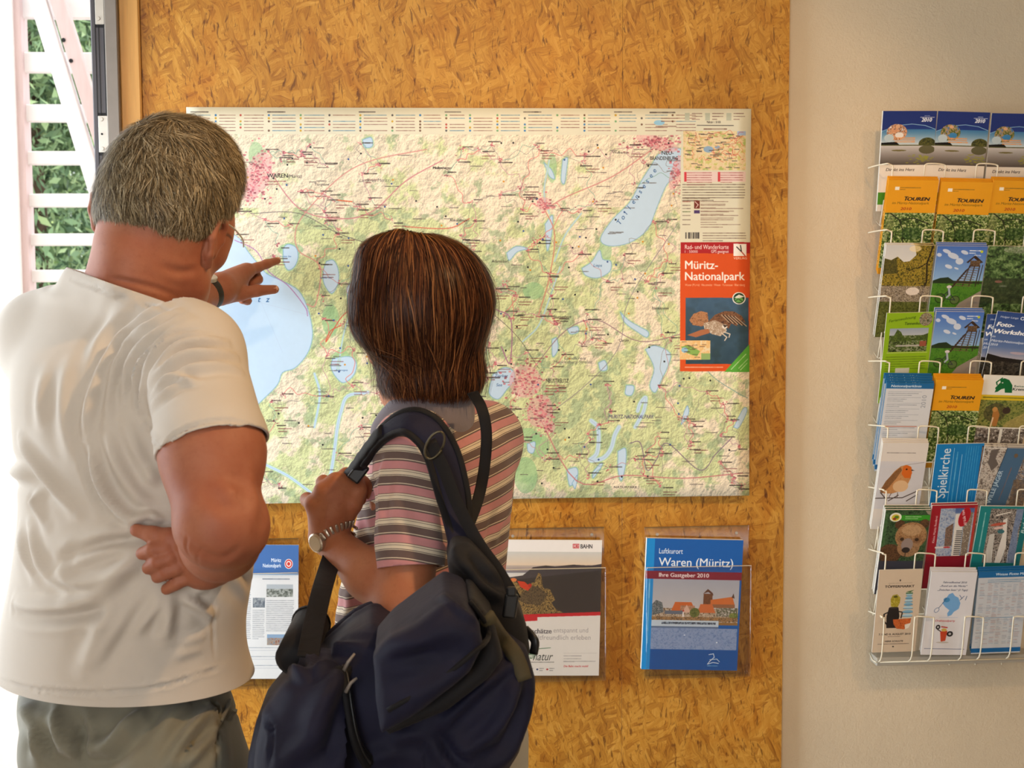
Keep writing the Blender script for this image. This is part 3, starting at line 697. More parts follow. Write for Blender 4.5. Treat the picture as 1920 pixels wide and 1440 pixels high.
# ------------------------------------------------------------------ leaflets and the wire rack
m_paper = simple_mat('paper_edge', (222, 214, 200), .7, .2, vary=.05)
m_wire = simple_mat('cream_wire', (228, 216, 190), .4, .5, vary=.04)
def sheet_thing(name, label, cat, group, mat, tl, tr, ytop, ybot, h, thick=.003, curl=.0, edge=None, twist=0.0, lift=0.0):
    """a leaflet: top corners given where they stand in the photograph, leaning from ytop down to ybot"""
    A, B = W(*tl, ytop), W(*tr, ytop); A[2] += lift; B[2] += lift
    right = B-A; w = np.linalg.norm(right); right /= w
    down = np.array((0, 0, -1.0)); down[1] = (ybot-ytop)/h; down -= right*(down @ right); down /= np.linalg.norm(down)
    nrm = np.cross(right, down)                       # away from the camera
    if nrm[1] < 0: nrm = -nrm
    nu, nv = 6, 8; V, UV = [], []
    for side in (0, 1):
        for j in range(nv+1):
            for i in range(nu+1):
                u, v = i/nu, j/nv
                off = curl*((u-.5)**2*4-1)*(1-v*.6) + twist*(u-.5)*(1-v)
                V.append(A+right*u*w+down*v*h+nrm*(off+side*thick)); UV.append((u, 1-v))
    n = (nu+1)*(nv+1); F = []; mi = []
    for j in range(nv):
        for i in range(nu):
            a = j*(nu+1)+i
            F.append((a, a+nu+1, a+nu+2, a+1)); mi.append(0)
            F.append((n+a, n+a+1, n+a+nu+2, n+a+nu+1)); mi.append(1)
    rim = [i for i in range(nu+1)]+[j*(nu+1)+nu for j in range(1, nv+1)]+[nv*(nu+1)+i for i in range(nu-1, -1, -1)]+[j*(nu+1) for j in range(nv-1, 0, -1)]
    for a, b in zip(rim, rim[1:]+rim[:1]): F.append((a, b, n+b, n+a)); mi.append(1)
    c = A+right*w/2+down*h
    V = [v-c for v in V]
    o = mesh_obj(name, V, F, mat, None, False, UV); o.location = c
    o.data.materials.append(edge or m_paper)
    o.data.polygons.foreach_set('material_index', np.array(mi, dtype=np.int32))
    return tag(o, label, cat, group)
FW, FH = 100, 210
def fc(c=(255, 255, 255)): return Canvas(240, 504, c, 2.4)
GREEN = [(30, 42, 20), (58, 82, 34), (92, 118, 48), (150, 166, 96), (206, 206, 160)]
def d_lake(variant):
    c = fc((236, 226, 206)); c.grad(0, 0, 100, 60, (24, 44, 112), (34, 66, 140))
    c.grad(0, 38, 100, 72, (60, 120, 165), (220, 222, 218)); c.poly([(0, 0), (100, 0), (100, 38), (80, 30), (55, 27), (30, 30), (0, 42)], (26, 48, 118))
    c.line([(0, 42), (30, 30), (55, 27), (80, 30), (100, 38)], 1.2, (150, 190, 215))
    c.ell(86, 68, 16, 13, (64, 66, 26), 1, 0, speckle([(40, 44, 18), (78, 80, 34), (100, 96, 40)], 4)); c.poly([(0, 66), (28, 64), (34, 70), (30, 80), (0, 78)], (60, 56, 30), 1, 0 and None)
    c.rect(0, 70, 100, 72, (90, 90, 50)); c.grad(0, 72, 100, 112, (206, 200, 196), (84, 74, 66)); c.ell(86, 80, 15, 9, (74, 70, 34), .8)
    for i in range(40): c.ell(random.gauss(80, 14), random.gauss(99, 4), 3, 1, (150, 150, 50), .7)
    c.ell(34, 82, 14, 1.6, (110, 100, 50)); 
    skin = [(214, 150, 110), (232, 180, 140), (120, 70, 46), (236, 230, 224)] if variant else [(70, 90, 40), (120, 120, 60), (214, 160, 110), (40, 110, 170)]
    c.ell(28, 44, 19, 17, (200, 150, 110), 1, 0, speckle(skin, 9, 3, 2.6)); c.ell(14, 56, 9, 8, (190, 205, 210)); c.ell(33, 50, 8, 6, (60, 130, 180) if not variant else (236, 226, 216)); c.ell(29, 32, 4, 3.5, (220, 170, 130))
    for r in range(3): c.greek(26, 56+r*4, 36, 4, (240, 160, 90), 1, al=1)
    c.text(72, 22, 11, '2010', (244, 244, 244), .03, .2, width=20); c.line([(70, 13), (96, 13)], .9, (230, 230, 240)); c.greek(78, 10, 10, 2.6, (230, 230, 240))
    c.rect(0, 112, 100, 210, (240, 230, 214)); c.text(12, 125, 9, 'Direkt ins Herz', (60, 52, 48), .008, .2, width=54); c.rect(0, 170, 100, 196, (80, 150, 40))
    return c
def d_touren():
    c = fc((232, 158, 26)); c.rect(0, 0, 100, 72, (232, 160, 28)); c.rect(14, 15, 23, 22, (246, 238, 220)); c.greek(25, 17, 40, 3.2, (120, 90, 40)); c.greek(25, 21, 10, 2.6, (120, 90, 40))
    c.text(34, 45, 12.5, 'T', (36, 28, 30), .03, .2); c.text(41, 45, 10.5, 'OUREN', (36, 28, 30), .03, .2, width=46)
    c.text(12, 53, 7.5, 'im Müritz-Nationalpark', (120, 90, 20), .004, .15, width=74); c.text(30, 66, 8.5, '2010', (160, 40, 24), .01, .15, width=22)
    c.rect(0, 72, 100, 210, None, 1, speckle(GREEN, 7, 5, 2.4)); c.poly([(8, 72), (22, 72), (20, 100), (6, 140), (2, 110)], (150, 156, 100), .5, speckle([(170, 170, 120), (110, 120, 60)], 4))
    c.line([(12, 74), (30, 88), (60, 84), (90, 96)], 2.2, (28, 30, 18)); c.line([(30, 88), (40, 110), (44, 150)], 1.8, (34, 36, 20)); c.ell(60, 118, 24, 14, (40, 74, 30), .5); c.rect(0, 196, 100, 210, (206, 140, 30)); return c
def d_river():
    c = fc(); c.grad(0, 0, 100, 60, (206, 204, 202), (226, 222, 214)); c.rect(0, 64, 100, 210, None, 1, speckle([(52, 44, 22), (90, 76, 34), (140, 116, 50), (60, 52, 30)], 8))
    c.poly([(0, 30), (14, 34), (26, 26), (40, 38), (52, 36), (64, 22), (58, 0), (100, 0), (100, 100), (0, 90)], None, 1, speckle([(56, 50, 18), (94, 86, 26), (150, 130, 40), (190, 160, 60), (70, 58, 22)], 6, 5, 2.4))
    c.poly([(0, 30), (14, 34), (24, 28), (30, 64), (0, 66)], None, .7, speckle([(50, 50, 26), (80, 78, 36)], 6)); c.line([(96, 0), (88, 40), (92, 80), (84, 120)], 3, (34, 26, 14)); c.line([(88, 40), (70, 52)], 2, (40, 30, 16))
    c.rect(0, 92, 100, 128, None, .8, speckle([(90, 76, 66), (150, 136, 126), (230, 216, 200), (110, 96, 80)], 4, 4, 2.6)); c.ell(66, 104, 14, 9, (250, 236, 222), .8); c.ell(60, 8, 12, 7, (248, 226, 180), .7); c.rect(0, 128, 100, 210, None, 1, speckle([(56, 60, 24), (90, 96, 34), (110, 110, 60)], 6)); return c
def d_tower():
    c = fc(); c.grad(0, 0, 100, 84, (72, 112, 190), (150, 186, 220))
    for x, y, rx, ry in ((20, 12, 9, 4), (34, 22, 12, 6), (48, 34, 8, 7), (56, 14, 8, 4), (28, 46, 8, 4), (6, 20, 5, 4), (44, 50, 5, 2)): c.ell(x, y, rx, ry, (222, 226, 236), .85, .4)
    c.rect(0, 78, 100, 210, None, 1, speckle([(52, 104, 26), (84, 136, 40), (60, 112, 30)], 14)); c.poly([(0, 78), (14, 72), (30, 70), (42, 78), (100, 80), (100, 84), (0, 84)], (36, 52, 28))
    br = (58, 40, 30)
    c.poly([(62, 36), (78, 20), (96, 36), (90, 38), (76, 26), (66, 38)], br); c.rect(70, 32, 90, 46, (92, 70, 50), 1, speckle([(70, 50, 38), (120, 96, 70)], 3))
    for x in (70, 80, 90): c.line([(x, 44), (x-6+(x-80)*.3, 90)], 2.2, br)
    for i in range(9): c.line([(70-i*3.4, 48+i*5), (88-i*1.2, 50+i*5)], 1.4, (110, 88, 66)); c.line([(70-i*3.2, 48+i*5), (62-i*3.2, 56+i*5)], 1.6, br)
    c.line([(72, 44), (42, 92)], 2, br); c.line([(96, 42), (92, 86)], 1.6, br)
    c.poly([(100, 100), (60, 128), (40, 160), (100, 160)], (150, 138, 126)); c.ell(20, 118, 11, 11, (30, 40, 24), .8); c.ell(20, 118, 9, 9, (70, 112, 36)); c.ell(50, 122, 10, 10, (30, 40, 24), .8); c.ell(50, 122, 8.4, 8.4, (90, 112, 60)); c.line([(20, 118), (34, 102), (50, 122), (34, 120), (34, 100)], 1.5, (40, 44, 60)); c.ell(35, 92, 5, 3.6, (220, 210, 208)); c.line([(35, 96), (38, 110), (33, 116)], 4, (170, 180, 190))
    c.greek(66, 10, 24, 3.6, (244, 246, 248), 2, al=1); c.ell(90, 12, 3, 3, (190, 200, 60)); c.text(76, 22, 5, 'Müritz', (250, 250, 250), .01, .2); return c
def d_wood():
    c = fc(); c.rect(0, 0, 100, 210, None, 1, speckle([(28, 40, 24), (52, 76, 40), (84, 112, 60), (130, 156, 100)], 14, 5, 2.3)); c.ell(60, 8, 30, 8, (210, 206, 190), .6, 0, speckle([(226, 220, 206), (120, 140, 90)], 6)); c.rect(0, 72, 100, 130, None, .75, speckle([(30, 38, 24), (50, 62, 38), (70, 78, 50)], 10)); c.ell(30, 80, 7, 3, (150, 100, 90), .8); c.ell(40, 90, 8, 2, (120, 130, 110), .7); return c
def d_green():
    c = fc((140, 178, 28)); c.text(6, 22, 9, 'Ferienwohnung', (70, 100, 16), .012, .3, rot=-.16, width=58); c.text(40, 28, 9, 'Tannenhof', (50, 76, 16), .02, .2, width=36); c.ell(84, 16, 14, 15, (96, 88, 70), 1, 0, speckle([(60, 70, 40), (170, 160, 140), (120, 96, 70)], 6))
    c.rect(10, 36, 92, 90, None, 1, speckle([(34, 38, 22), (70, 90, 34), (110, 126, 70), (150, 150, 130)], 7, 5, 2.4)); c.grad(10, 36, 92, 52, (150, 160, 176), (180, 184, 186)); c.poly([(20, 52), (26, 38), (34, 44), (40, 56), (60, 60), (92, 48), (92, 64), (10, 66)], None, 1, speckle([(50, 64, 26), (96, 116, 44)], 5)); c.rect(76, 66, 90, 78, (150, 80, 60)); c.rect(26, 74, 76, 78, (176, 170, 158))
    c.line([(8, 92), (94, 92)], .8, (220, 220, 160)); c.greek(8, 102, 84, 3.4, (84, 110, 20), 7, 1.6); c.rect(30, 128, 60, 140, (206, 200, 180)); return c
def d_foto():
    c = fc(); c.grad(0, 0, 100, 80, (44, 72, 132), (96, 120, 166)); c.grad(0, 80, 100, 108, (96, 120, 166), (190, 180, 184)); c.rect(0, 106, 100, 210, None, 1, speckle([(24, 22, 20), (60, 54, 46), (90, 84, 74)], 8))
    c.poly([(0, 98), (30, 104), (100, 108), (100, 116), (0, 112)], (30, 26, 24)); c.ell(60, 92, 16, 3, (214, 180, 180), .6); c.text(8, 14, 6, 'Holger Lange', (214, 222, 236), .01, .2, width=36); c.ell(52, 12, 4, 4, (230, 236, 244)); c.ell(52, 12, 2.6, 2.6, (48, 76, 136))
    c.text(4, 34, 14, 'Foto-', (250, 250, 250), .03, .2, width=36); c.text(2, 50, 14, 'Workshop', (250, 250, 250), .03, .2, width=74); c.text(1, 60, 7, 'im', (224, 230, 240), .01, .2); c.text(1, 70, 7.5, 'Müritz-Nationalpark', (224, 230, 240), .012, .2, width=72); c.text(1, 79, 7.5, '2010', (224, 230, 240), .012, .2); return c
def d_sched(title, foot=True, year=True):
    c = fc((216, 216, 218)); c.rect(0, 0, 100, 13, (34, 104, 158)); c.text(10, 9.5, 8, title, (226, 236, 244), .014, .1, width=64)
    if year: c.text(88, 58, 14, '2010', (150, 156, 166), 0, 0, rot=-math.pi/2, width=30)
    for r in range(12): c.line([(6, 20+r*13.5), (76, 20+r*13.5)], .7, (150, 156, 166)); c.greek(6, 24+r*13.5, random.uniform(30, 66), 2.8, (120, 128, 140), 2, 1.6, .7)
    c.line([(6, 102), (76, 102)], 1.6, (206, 120, 90)); 
    if foot: c.rect(0, 194, 100, 206, (34, 104, 158))
    return c
def d_table():
    c = fc((204, 206, 210)); c.rect(0, 0, 100, 16, (28, 104, 162)); c.text(34, 11, 9, 'Weisse Flotte Müritz', (232, 240, 246), .014, .1, width=70); c.greek(20, 22, 74, 3.2, (80, 130, 170), 2)
    for r in range(40):
        y = 32+r*3.9
        for x in (6, 22, 34, 46, 60, 72, 84):
            if random.random() < .8: c.greek(x, y, random.uniform(5, 10), 2.3, random.choice(((160, 110, 110), (120, 124, 140), (110, 140, 170))), 1, al=.7)
        if r % 8 == 0: c.line([(4, y-2), (96, y-2)], .6, (150, 160, 176))
    c.line([(4, 118), (96, 118)], 1.2, (90, 140, 180)); c.rect(0, 196, 100, 207, (24, 100, 160)); return c
def d_horse():
    c = fc((238, 232, 220)); c.poly([(26, 40), (28, 28), (34, 16), (32, 10), (40, 6), (50, 10), (58, 22), (60, 40), (46, 40), (44, 30), (38, 32), (32, 38)], (16, 104, 52)); c.line([(36, 6), (26, 16), (28, 22)], 2.5, (16, 104, 52)); c.line([(34, 20), (28, 30)], 5, (16, 104, 52)); c.ell(38, 17, 1.6, 1.2, (236, 232, 220))
    c.text(62, 26, 6, 'Reiterhof', (40, 80, 50), .006, width=34); c.text(60, 34, 9, 'Kremserfahrten', (50, 56, 50), .02, width=66); c.rect(0, 46, 100, 58, (222, 190, 40)); c.greek(6, 52, 88, 4.5, (80, 90, 30), 1, al=.9)
    c.rect(0, 58, 100, 124, None, 1, speckle([(56, 70, 30), (96, 110, 50), (160, 156, 80), (80, 94, 44)], 10, 5, 2)); c.ell(34, 88, 22, 22, (40, 36, 26), .6, 0, speckle([(34, 30, 22), (80, 66, 44), (60, 60, 34)], 5)); c.line([(14, 76), (34, 64), (60, 74)], 1, (60, 60, 56)); c.poly([(30, 76), (38, 78), (44, 92), (42, 120), (34, 120), (30, 100)], (176, 116, 56)); c.ell(33, 80, 5, 6, (196, 140, 76)); c.line([(32, 100), (30, 122)], 3, (232, 200, 160)); c.ell(56, 82, 8, 8, (60, 44, 36)); c.poly([(60, 110), (100, 80), (100, 124), (52, 124)], None, .8, speckle([(160, 140, 80), (190, 170, 100)], 4))
    c.rect(0, 124, 100, 210, None, 1, speckle([(60, 50, 44), (150, 140, 130), (96, 84, 76), (214, 206, 196)], 9, 3, 2.6)); c.rect(50, 126, 56, 160, (240, 236, 226)); c.rect(0, 122, 100, 125, (240, 236, 226)); return c
def d_robin():
    c = fc((226, 216, 206)); c.rect(0, 44, 100, 160, (208, 204, 206)); c.grad(0, 44, 100, 60, (214, 208, 208), (206, 204, 208)); c.greek(12, 24, 64, 3, (120, 110, 104), 1, al=.9); c.line([(60, 52), (96, 46)], .8, (130, 120, 120))
    c.poly([(8, 116), (20, 90), (34, 68), (46, 56), (58, 52), (68, 56), (72, 66), (72, 84), (66, 104), (54, 116), (36, 122), (18, 122)], (190, 130, 76), 1, speckle([(170, 110, 60), (206, 150, 96), (186, 126, 72)], 5, 3, 1.6))
    c.poly([(8, 116), (18, 92), (34, 70), (46, 58), (50, 66), (40, 86), (26, 108), (14, 122)], (132, 88, 52), 1, speckle([(120, 80, 48), (150, 104, 62)], 5, 3, 1.6)); c.poly([(52, 56), (60, 53), (70, 58), (73, 72), (70, 84), (58, 84), (50, 74)], (214, 104, 34)); c.ell(52, 104, 17, 14, (222, 182, 138)); c.ell(60, 63, 2, 2, (28, 22, 20)); c.poly([(71, 63), (78, 66), (71, 67)], (60, 50, 44))
    c.line([(34, 121), (30, 132)], 1.6, (110, 76, 56)); c.line([(48, 120), (48, 132)], 1.6, (110, 76, 56))
    for a, b in (((0, 134), (60, 132)), ((10, 120), (26, 138)), ((60, 132), (90, 116)), ((70, 140), (92, 124)), ((30, 140), (50, 126))): c.line([a, b], 2.2, (70, 54, 46))
    c.rect(0, 160, 100, 210, (220, 210, 200)); return c
def d_church():
    c = fc((22, 124, 190)); c.text(31, 131, 29, 'Spielkirche', (214, 228, 238), .006, 0, rot=-math.pi/2, width=120)
    c.line([(38, 10), (38, 150)], .8, (160, 206, 232)); c.line([(56, 26), (56, 150)], .9, (180, 214, 236)); c.greek(46, 150, 130, 4.6, (120, 190, 226), 1, rot=-math.pi/2)
    for x in range(64, 94, 5): c.greek(x, 152, 146, 2.6, (90, 176, 220), 1, rot=-math.pi/2, al=.7)
    c.line([(98, 8), (98, 96)], 3.6, (60, 50, 48)); c.greek(98, 94, 84, 3, (200, 160, 130), 1, rot=-math.pi/2); c.rect(0, 170, 100, 210, (120, 120, 90), 1, speckle([(150, 130, 120), (214, 180, 150), (90, 80, 100)], 7)); return c
def d_hunter():
    c = fc((170, 160, 150)); c.rect(0, 0, 46, 210, None, 1, speckle([(96, 84, 76), (170, 160, 148), (214, 204, 192), (130, 112, 100)], 12, 4, 2.2)); c.poly([(14, 10), (30, 6), (26, 30), (34, 44), (22, 60), (12, 40)], (104, 94, 88)); c.rect(0, 4, 100, 6, (232, 224, 210))
    c.poly([(46, 4), (86, 4), (62, 150), (20, 150)], (74, 106, 136)); c.line([(46, 4), (20, 150)], 1.4, (44, 60, 76)); c.ell(66, 22, 4, 5, (110, 90, 70)); c.text(32, 140, 13, 'WILLE JÄGER', (190, 212, 226), .01, 0, rot=-1.40, width=82); c.greek(48, 130, 80, 4, (130, 96, 90), 1, rot=-1.4)
    c.poly([(86, 4), (100, 4), (100, 150), (62, 150)], None, 1, speckle([(90, 66, 50), (206, 190, 170), (60, 80, 110), (150, 120, 90)], 10, 4, 2.4)); c.rect(70, 80, 100, 150, None, .6, speckle([(90, 66, 50), (126, 100, 70), (64, 60, 70)], 10)); return c
def d_bear():
    c = fc(); c.rect(0, 0, 100, 210, None, 1, speckle([(26, 44, 26), (46, 74, 44), (78, 104, 66), (40, 60, 40)], 8)); c.rect(0, 8, 8, 110, (80, 120, 70), .5); c.rect(24, 13, 100, 26, (58, 148, 40)); c.poly([(88, 2), (100, 2), (100, 13), (94, 10)], (150, 140, 120)); c.greek(46, 17, 36, 3, (210, 230, 190), 2)
    fur = speckle([(110, 76, 46), (150, 108, 70), (186, 144, 100), (134, 94, 58)], 5, 4, 1.8); dfur = speckle([(64, 44, 30), (92, 64, 42), (110, 76, 48)], 5)
    c.ell(36, 36, 11, 11, None, 1, 0, dfur); c.ell(90, 34, 11, 11, None, 1, 0, dfur); c.poly([(20, 110), (14, 92), (26, 74), (100, 80), (100, 130), (0, 130), (0, 104)], None, 1, None, False) if 0 else None
    c.ell(22, 108, 26, 24, None, 1, 0, dfur); c.ell(64, 64, 35, 34, None, 1, 0, fur); c.ell(62, 92, 25, 24, None, 1, 0, speckle([(120, 90, 62), (170, 130, 92), (150, 112, 78)], 5)); c.ell(64, 50, 22, 14, (206, 170, 128), .55)
    c.ell(58, 86, 13, 16, (150, 132, 124)); c.ell(57, 99, 9, 7, (48, 40, 38)); c.ell(45, 72, 4.5, 4, (30, 22, 18)); c.ell(78, 73, 4.5, 4, (30, 22, 18)); c.line([(57, 105), (57, 114), (44, 118)], 1.6, (60, 44, 36)); c.ell(80, 74, 10, 8, (100, 66, 44), .4); c.ell(42, 72, 8, 7, (110, 76, 50), .4)
    c.ell(24, 18, 13, 11, (240, 236, 214)); c.ell(24, 19, 9, 8, (214, 190, 60)); c.ell(26, 18, 5, 4, (90, 130, 40)); c.ell(22, 22, 4, 3, (150, 60, 40)); c.rect(0, 126, 100, 210, (60, 60, 70)); return c
def d_red():
    c = fc((160, 30, 44)); c.rect(20, 8, 94, 126, None, 1, speckle([(110, 130, 170), (150, 164, 190), (190, 196, 204), (96, 110, 150)], 12, 4, 1.6)); c.grad(52, 8, 100, 20, (80, 100, 150), (96, 116, 160)); c.rect(94, 4, 100, 126, (180, 60, 50))
    c.poly([(54, 22), (72, 22), (74, 126), (56, 126)], (226, 220, 210)); 
    for i in range(13): c.line([(61, 64+i*4.8), (73, 64+i*4.8)], 2.2, (44, 40, 44))
    c.poly([(74, 20), (92, 18), (90, 126), (76, 126)], None, 1, speckle([(200, 186, 166), (110, 96, 84), (150, 130, 110)], 5)); c.poly([(36, 56), (52, 44), (54, 100), (38, 104)], None, 1, speckle([(70, 56, 52), (150, 130, 110), (110, 60, 50)], 5)); c.ell(74, 30, 12, 24, (188, 34, 48), 1, .22); c.ell(74, 30, 10.4, 22, (174, 26, 40), 1, .22)
    c.text(82, 50, 9, 'All Volle Vane', (244, 226, 226), .01, .2, rot=-1.85, width=40); c.text(15, 92, 7, 'Kleine Müritz Reederei', (232, 206, 206), .01, 0, rot=-math.pi/2, width=66); c.line([(20, 104), (48, 104)], 5, (222, 216, 214)); c.ell(44, 104, 8, 2, (190, 40, 50)); c.rect(0, 126, 100, 210, (140, 26, 42)); return c
def d_teal():
    c = fc((30, 130, 130)); c.rect(22, 6, 98, 140, None, 1, speckle([(44, 42, 46), (120, 106, 92), (206, 196, 184), (84, 74, 70)], 6, 4, 2.6)); c.poly([(74, 6), (90, 6), (84, 60), (92, 140), (72, 140)], (120, 140, 176), .8); c.poly([(50, 34), (58, 28), (66, 100), (60, 140), (48, 140), (54, 70)], (230, 222, 212)); c.poly([(28, 70), (38, 66), (42, 140), (26, 140)], (206, 200, 190)); c.ell(42, 44, 16, 3.6, (190, 90, 70), 1, -.2); c.ell(44, 53, 10, 3, (226, 190, 180), 1, -.2); c.ell(50, 62, 7, 5, (60, 110, 116)); c.line([(36, 22), (62, 14)], 3, (230, 222, 210))
    for i in range(6): c.line([(30+i*8, 108), (34+i*8, 138)], .8, (226, 224, 220))
    c.greek(12, 112, 96, 4.4, (180, 220, 216), 1, rot=-math.pi/2); c.rect(88, 6, 100, 140, (22, 112, 116)); c.text(97, 66, 9, 'Radeln', (220, 236, 230), .006, .2, rot=-math.pi/2, width=46); c.rect(0, 140, 100, 210, (30, 120, 122)); return c
def d_pottery():
    c = fc((214, 192, 166)); ink = (52, 44, 40); c.ell(50, 27, 1.6, 2.4, ink); c.greek(24, 34, 54, 2.2, (150, 130, 110)); c.text(16, 45, 8.4, 'TÖPFERMARKT', ink, .022, 0, width=68)
    c.poly([(30, 96), (52, 96), (56, 118), (52, 148), (28, 148), (26, 118)], (40, 34, 34)); c.line([(28, 108), (20, 112), (22, 130), (28, 138)], 3, (40, 34, 34)); c.line([(54, 106), (62, 108), (60, 122)], 3, (40, 34, 34)); c.ell(41, 96, 11, 2.4, (64, 56, 52))
    c.poly([(34, 92), (32, 74), (36, 64), (46, 62), (54, 70), (54, 84), (50, 94), (38, 94)], (170, 150, 30), 1, speckle([(190, 170, 50), (140, 124, 24), (206, 190, 90)], 4)); c.ell(43, 68, 5, 3, (90, 84, 30))
    for i, (y, w) in enumerate(((64, 7), (72, 8), (80, 9), (88, 10), (97, 11), (107, 12), (117, 12))): c.ell(74, y, w, 4.4, (130, 176, 200) if i % 2 else (176, 206, 218)); c.line([(74-w, y+2), (74+w, y+2)], 1.1, (50, 90, 120))
    c.rect(66, 58, 82, 62, (96, 130, 100)); c.poly([(66, 56), (84, 52), (76, 58)], (70, 110, 60)); c.poly([(42, 126), (84, 124), (82, 140), (70, 152), (52, 150), (44, 138)], (204, 96, 40), 1, speckle([(190, 84, 34), (222, 120, 60), (150, 64, 30)], 5)); c.poly([(70, 140), (84, 136), (80, 148), (72, 152)], (236, 226, 210))
    c.text(12, 166, 6.4, '7. UND 8. AUGUST 2010', ink, .02, 0, width=74); c.greek(34, 170, 28, 3, (130, 110, 96)); c.text(28, 184, 5.6, 'HERR SCHULTE', ink, .018, 0, width=42); c.greek(12, 189, 72, 3, (90, 76, 66)); c.ell(48, 196, 2.2, 1.8, ink); return c
def d_comic():
    c = fc((228, 224, 226)); nv = (70, 76, 100); c.text(28, 28, 6.4, 'Fahrradfestival 2010', nv, .012, .25, width=52); c.text(22, 37, 6.4, '„Rund um die Müritz“', nv, .012, .25, width=60); c.text(18, 47, 6.4, '„Zwischen Seen“ (2 Tage)', nv, .012, .25, width=66)
    c.poly([(44, 56), (52, 52), (58, 60), (66, 64), (72, 78), (70, 92), (60, 100), (56, 108), (48, 112), (46, 104), (50, 96), (40, 88), (32, 78), (38, 68)], (120, 172, 220)); c.ell(41, 70, 7, 6, (70, 140, 190)); c.line([(40, 66), (30, 84), (22, 96)], 1.2, (60, 80, 110)); c.ell(22, 96, 5, 7, (110, 130, 160), 1, .6); c.ell(22, 96, 3.6, 5.6, (228, 224, 226), 1, .6); c.line([(68, 58), (74, 66), (70, 70), (78, 60)], 1.4, (90, 110, 140)); c.line([(84, 60), (82, 70)], 1.4, (90, 110, 140)); c.greek(30, 114, 40, 2.4, (170, 190, 220))
    c.text(22, 125, 7, 'Drahteselparty', (190, 66, 70), .012, .2, width=44); c.ell(30, 139, 5, 6, (36, 32, 34)); c.ell(30, 139, 2, 2.6, (200, 196, 196)); c.ell(58, 156, 7, 7, (36, 32, 34)); c.ell(58, 156, 3, 3, (200, 196, 196)); c.line([(30, 145), (40, 152)], 2.4, (60, 50, 48)); c.poly([(36, 150), (52, 148), (50, 174), (40, 176)], (206, 76, 44)); c.ell(44, 146, 6, 4, (214, 180, 90)); c.line([(38, 138), (50, 140)], 3, (190, 56, 50)); c.ell(44, 178, 14, 2, (196, 186, 176))
    c.line([(6, 194), (94, 195)], 1.2, (80, 90, 130)); return c
PM = {}
def pm(key, fn, *a):
    if key not in PM: PM[key] = print_mat('print_'+key, fn(*a), .32, .45)
    return PM[key]
m_orange = simple_mat('orange_edge', (228, 150, 30), .6, .2); m_blue_edge = simple_mat('blue_edge', (60, 116, 150), .6, .2)
YT, YB = -.098, -.040
def leaf(key, fn, label, tl, tr, copies=0, copy_label=None, thick=.003, yt=YT, yb=YB, h=.205, edge=None, curl=.0, args=(), step=.0045, name='leaflet', rise=.004, twist=0.0, cat='leaflet'):
    mat = pm(key, fn, *args)
    front = sheet_thing(name, label, cat, None, mat, tl, tr, yt, yb, h, thick, curl, edge, twist)
    for k in range(1, copies+1):
        o = front.copy(); COL.objects.link(o); o.location = front.location+Vector((random.uniform(-.0012, .0012), step*k, rise*k))
        o['label'] = copy_label+(' (%s)' % ORD[min(k, copies)-1] if 0 else ''); o['group'] = copy_label
        if copies > 1: o['label'] = ('nearest ' if k == 1 else 'rearmost ' if k == copies else 'middle ' if copies == 3 else 'second ' if k == 2 else 'third ')+copy_label
    return front
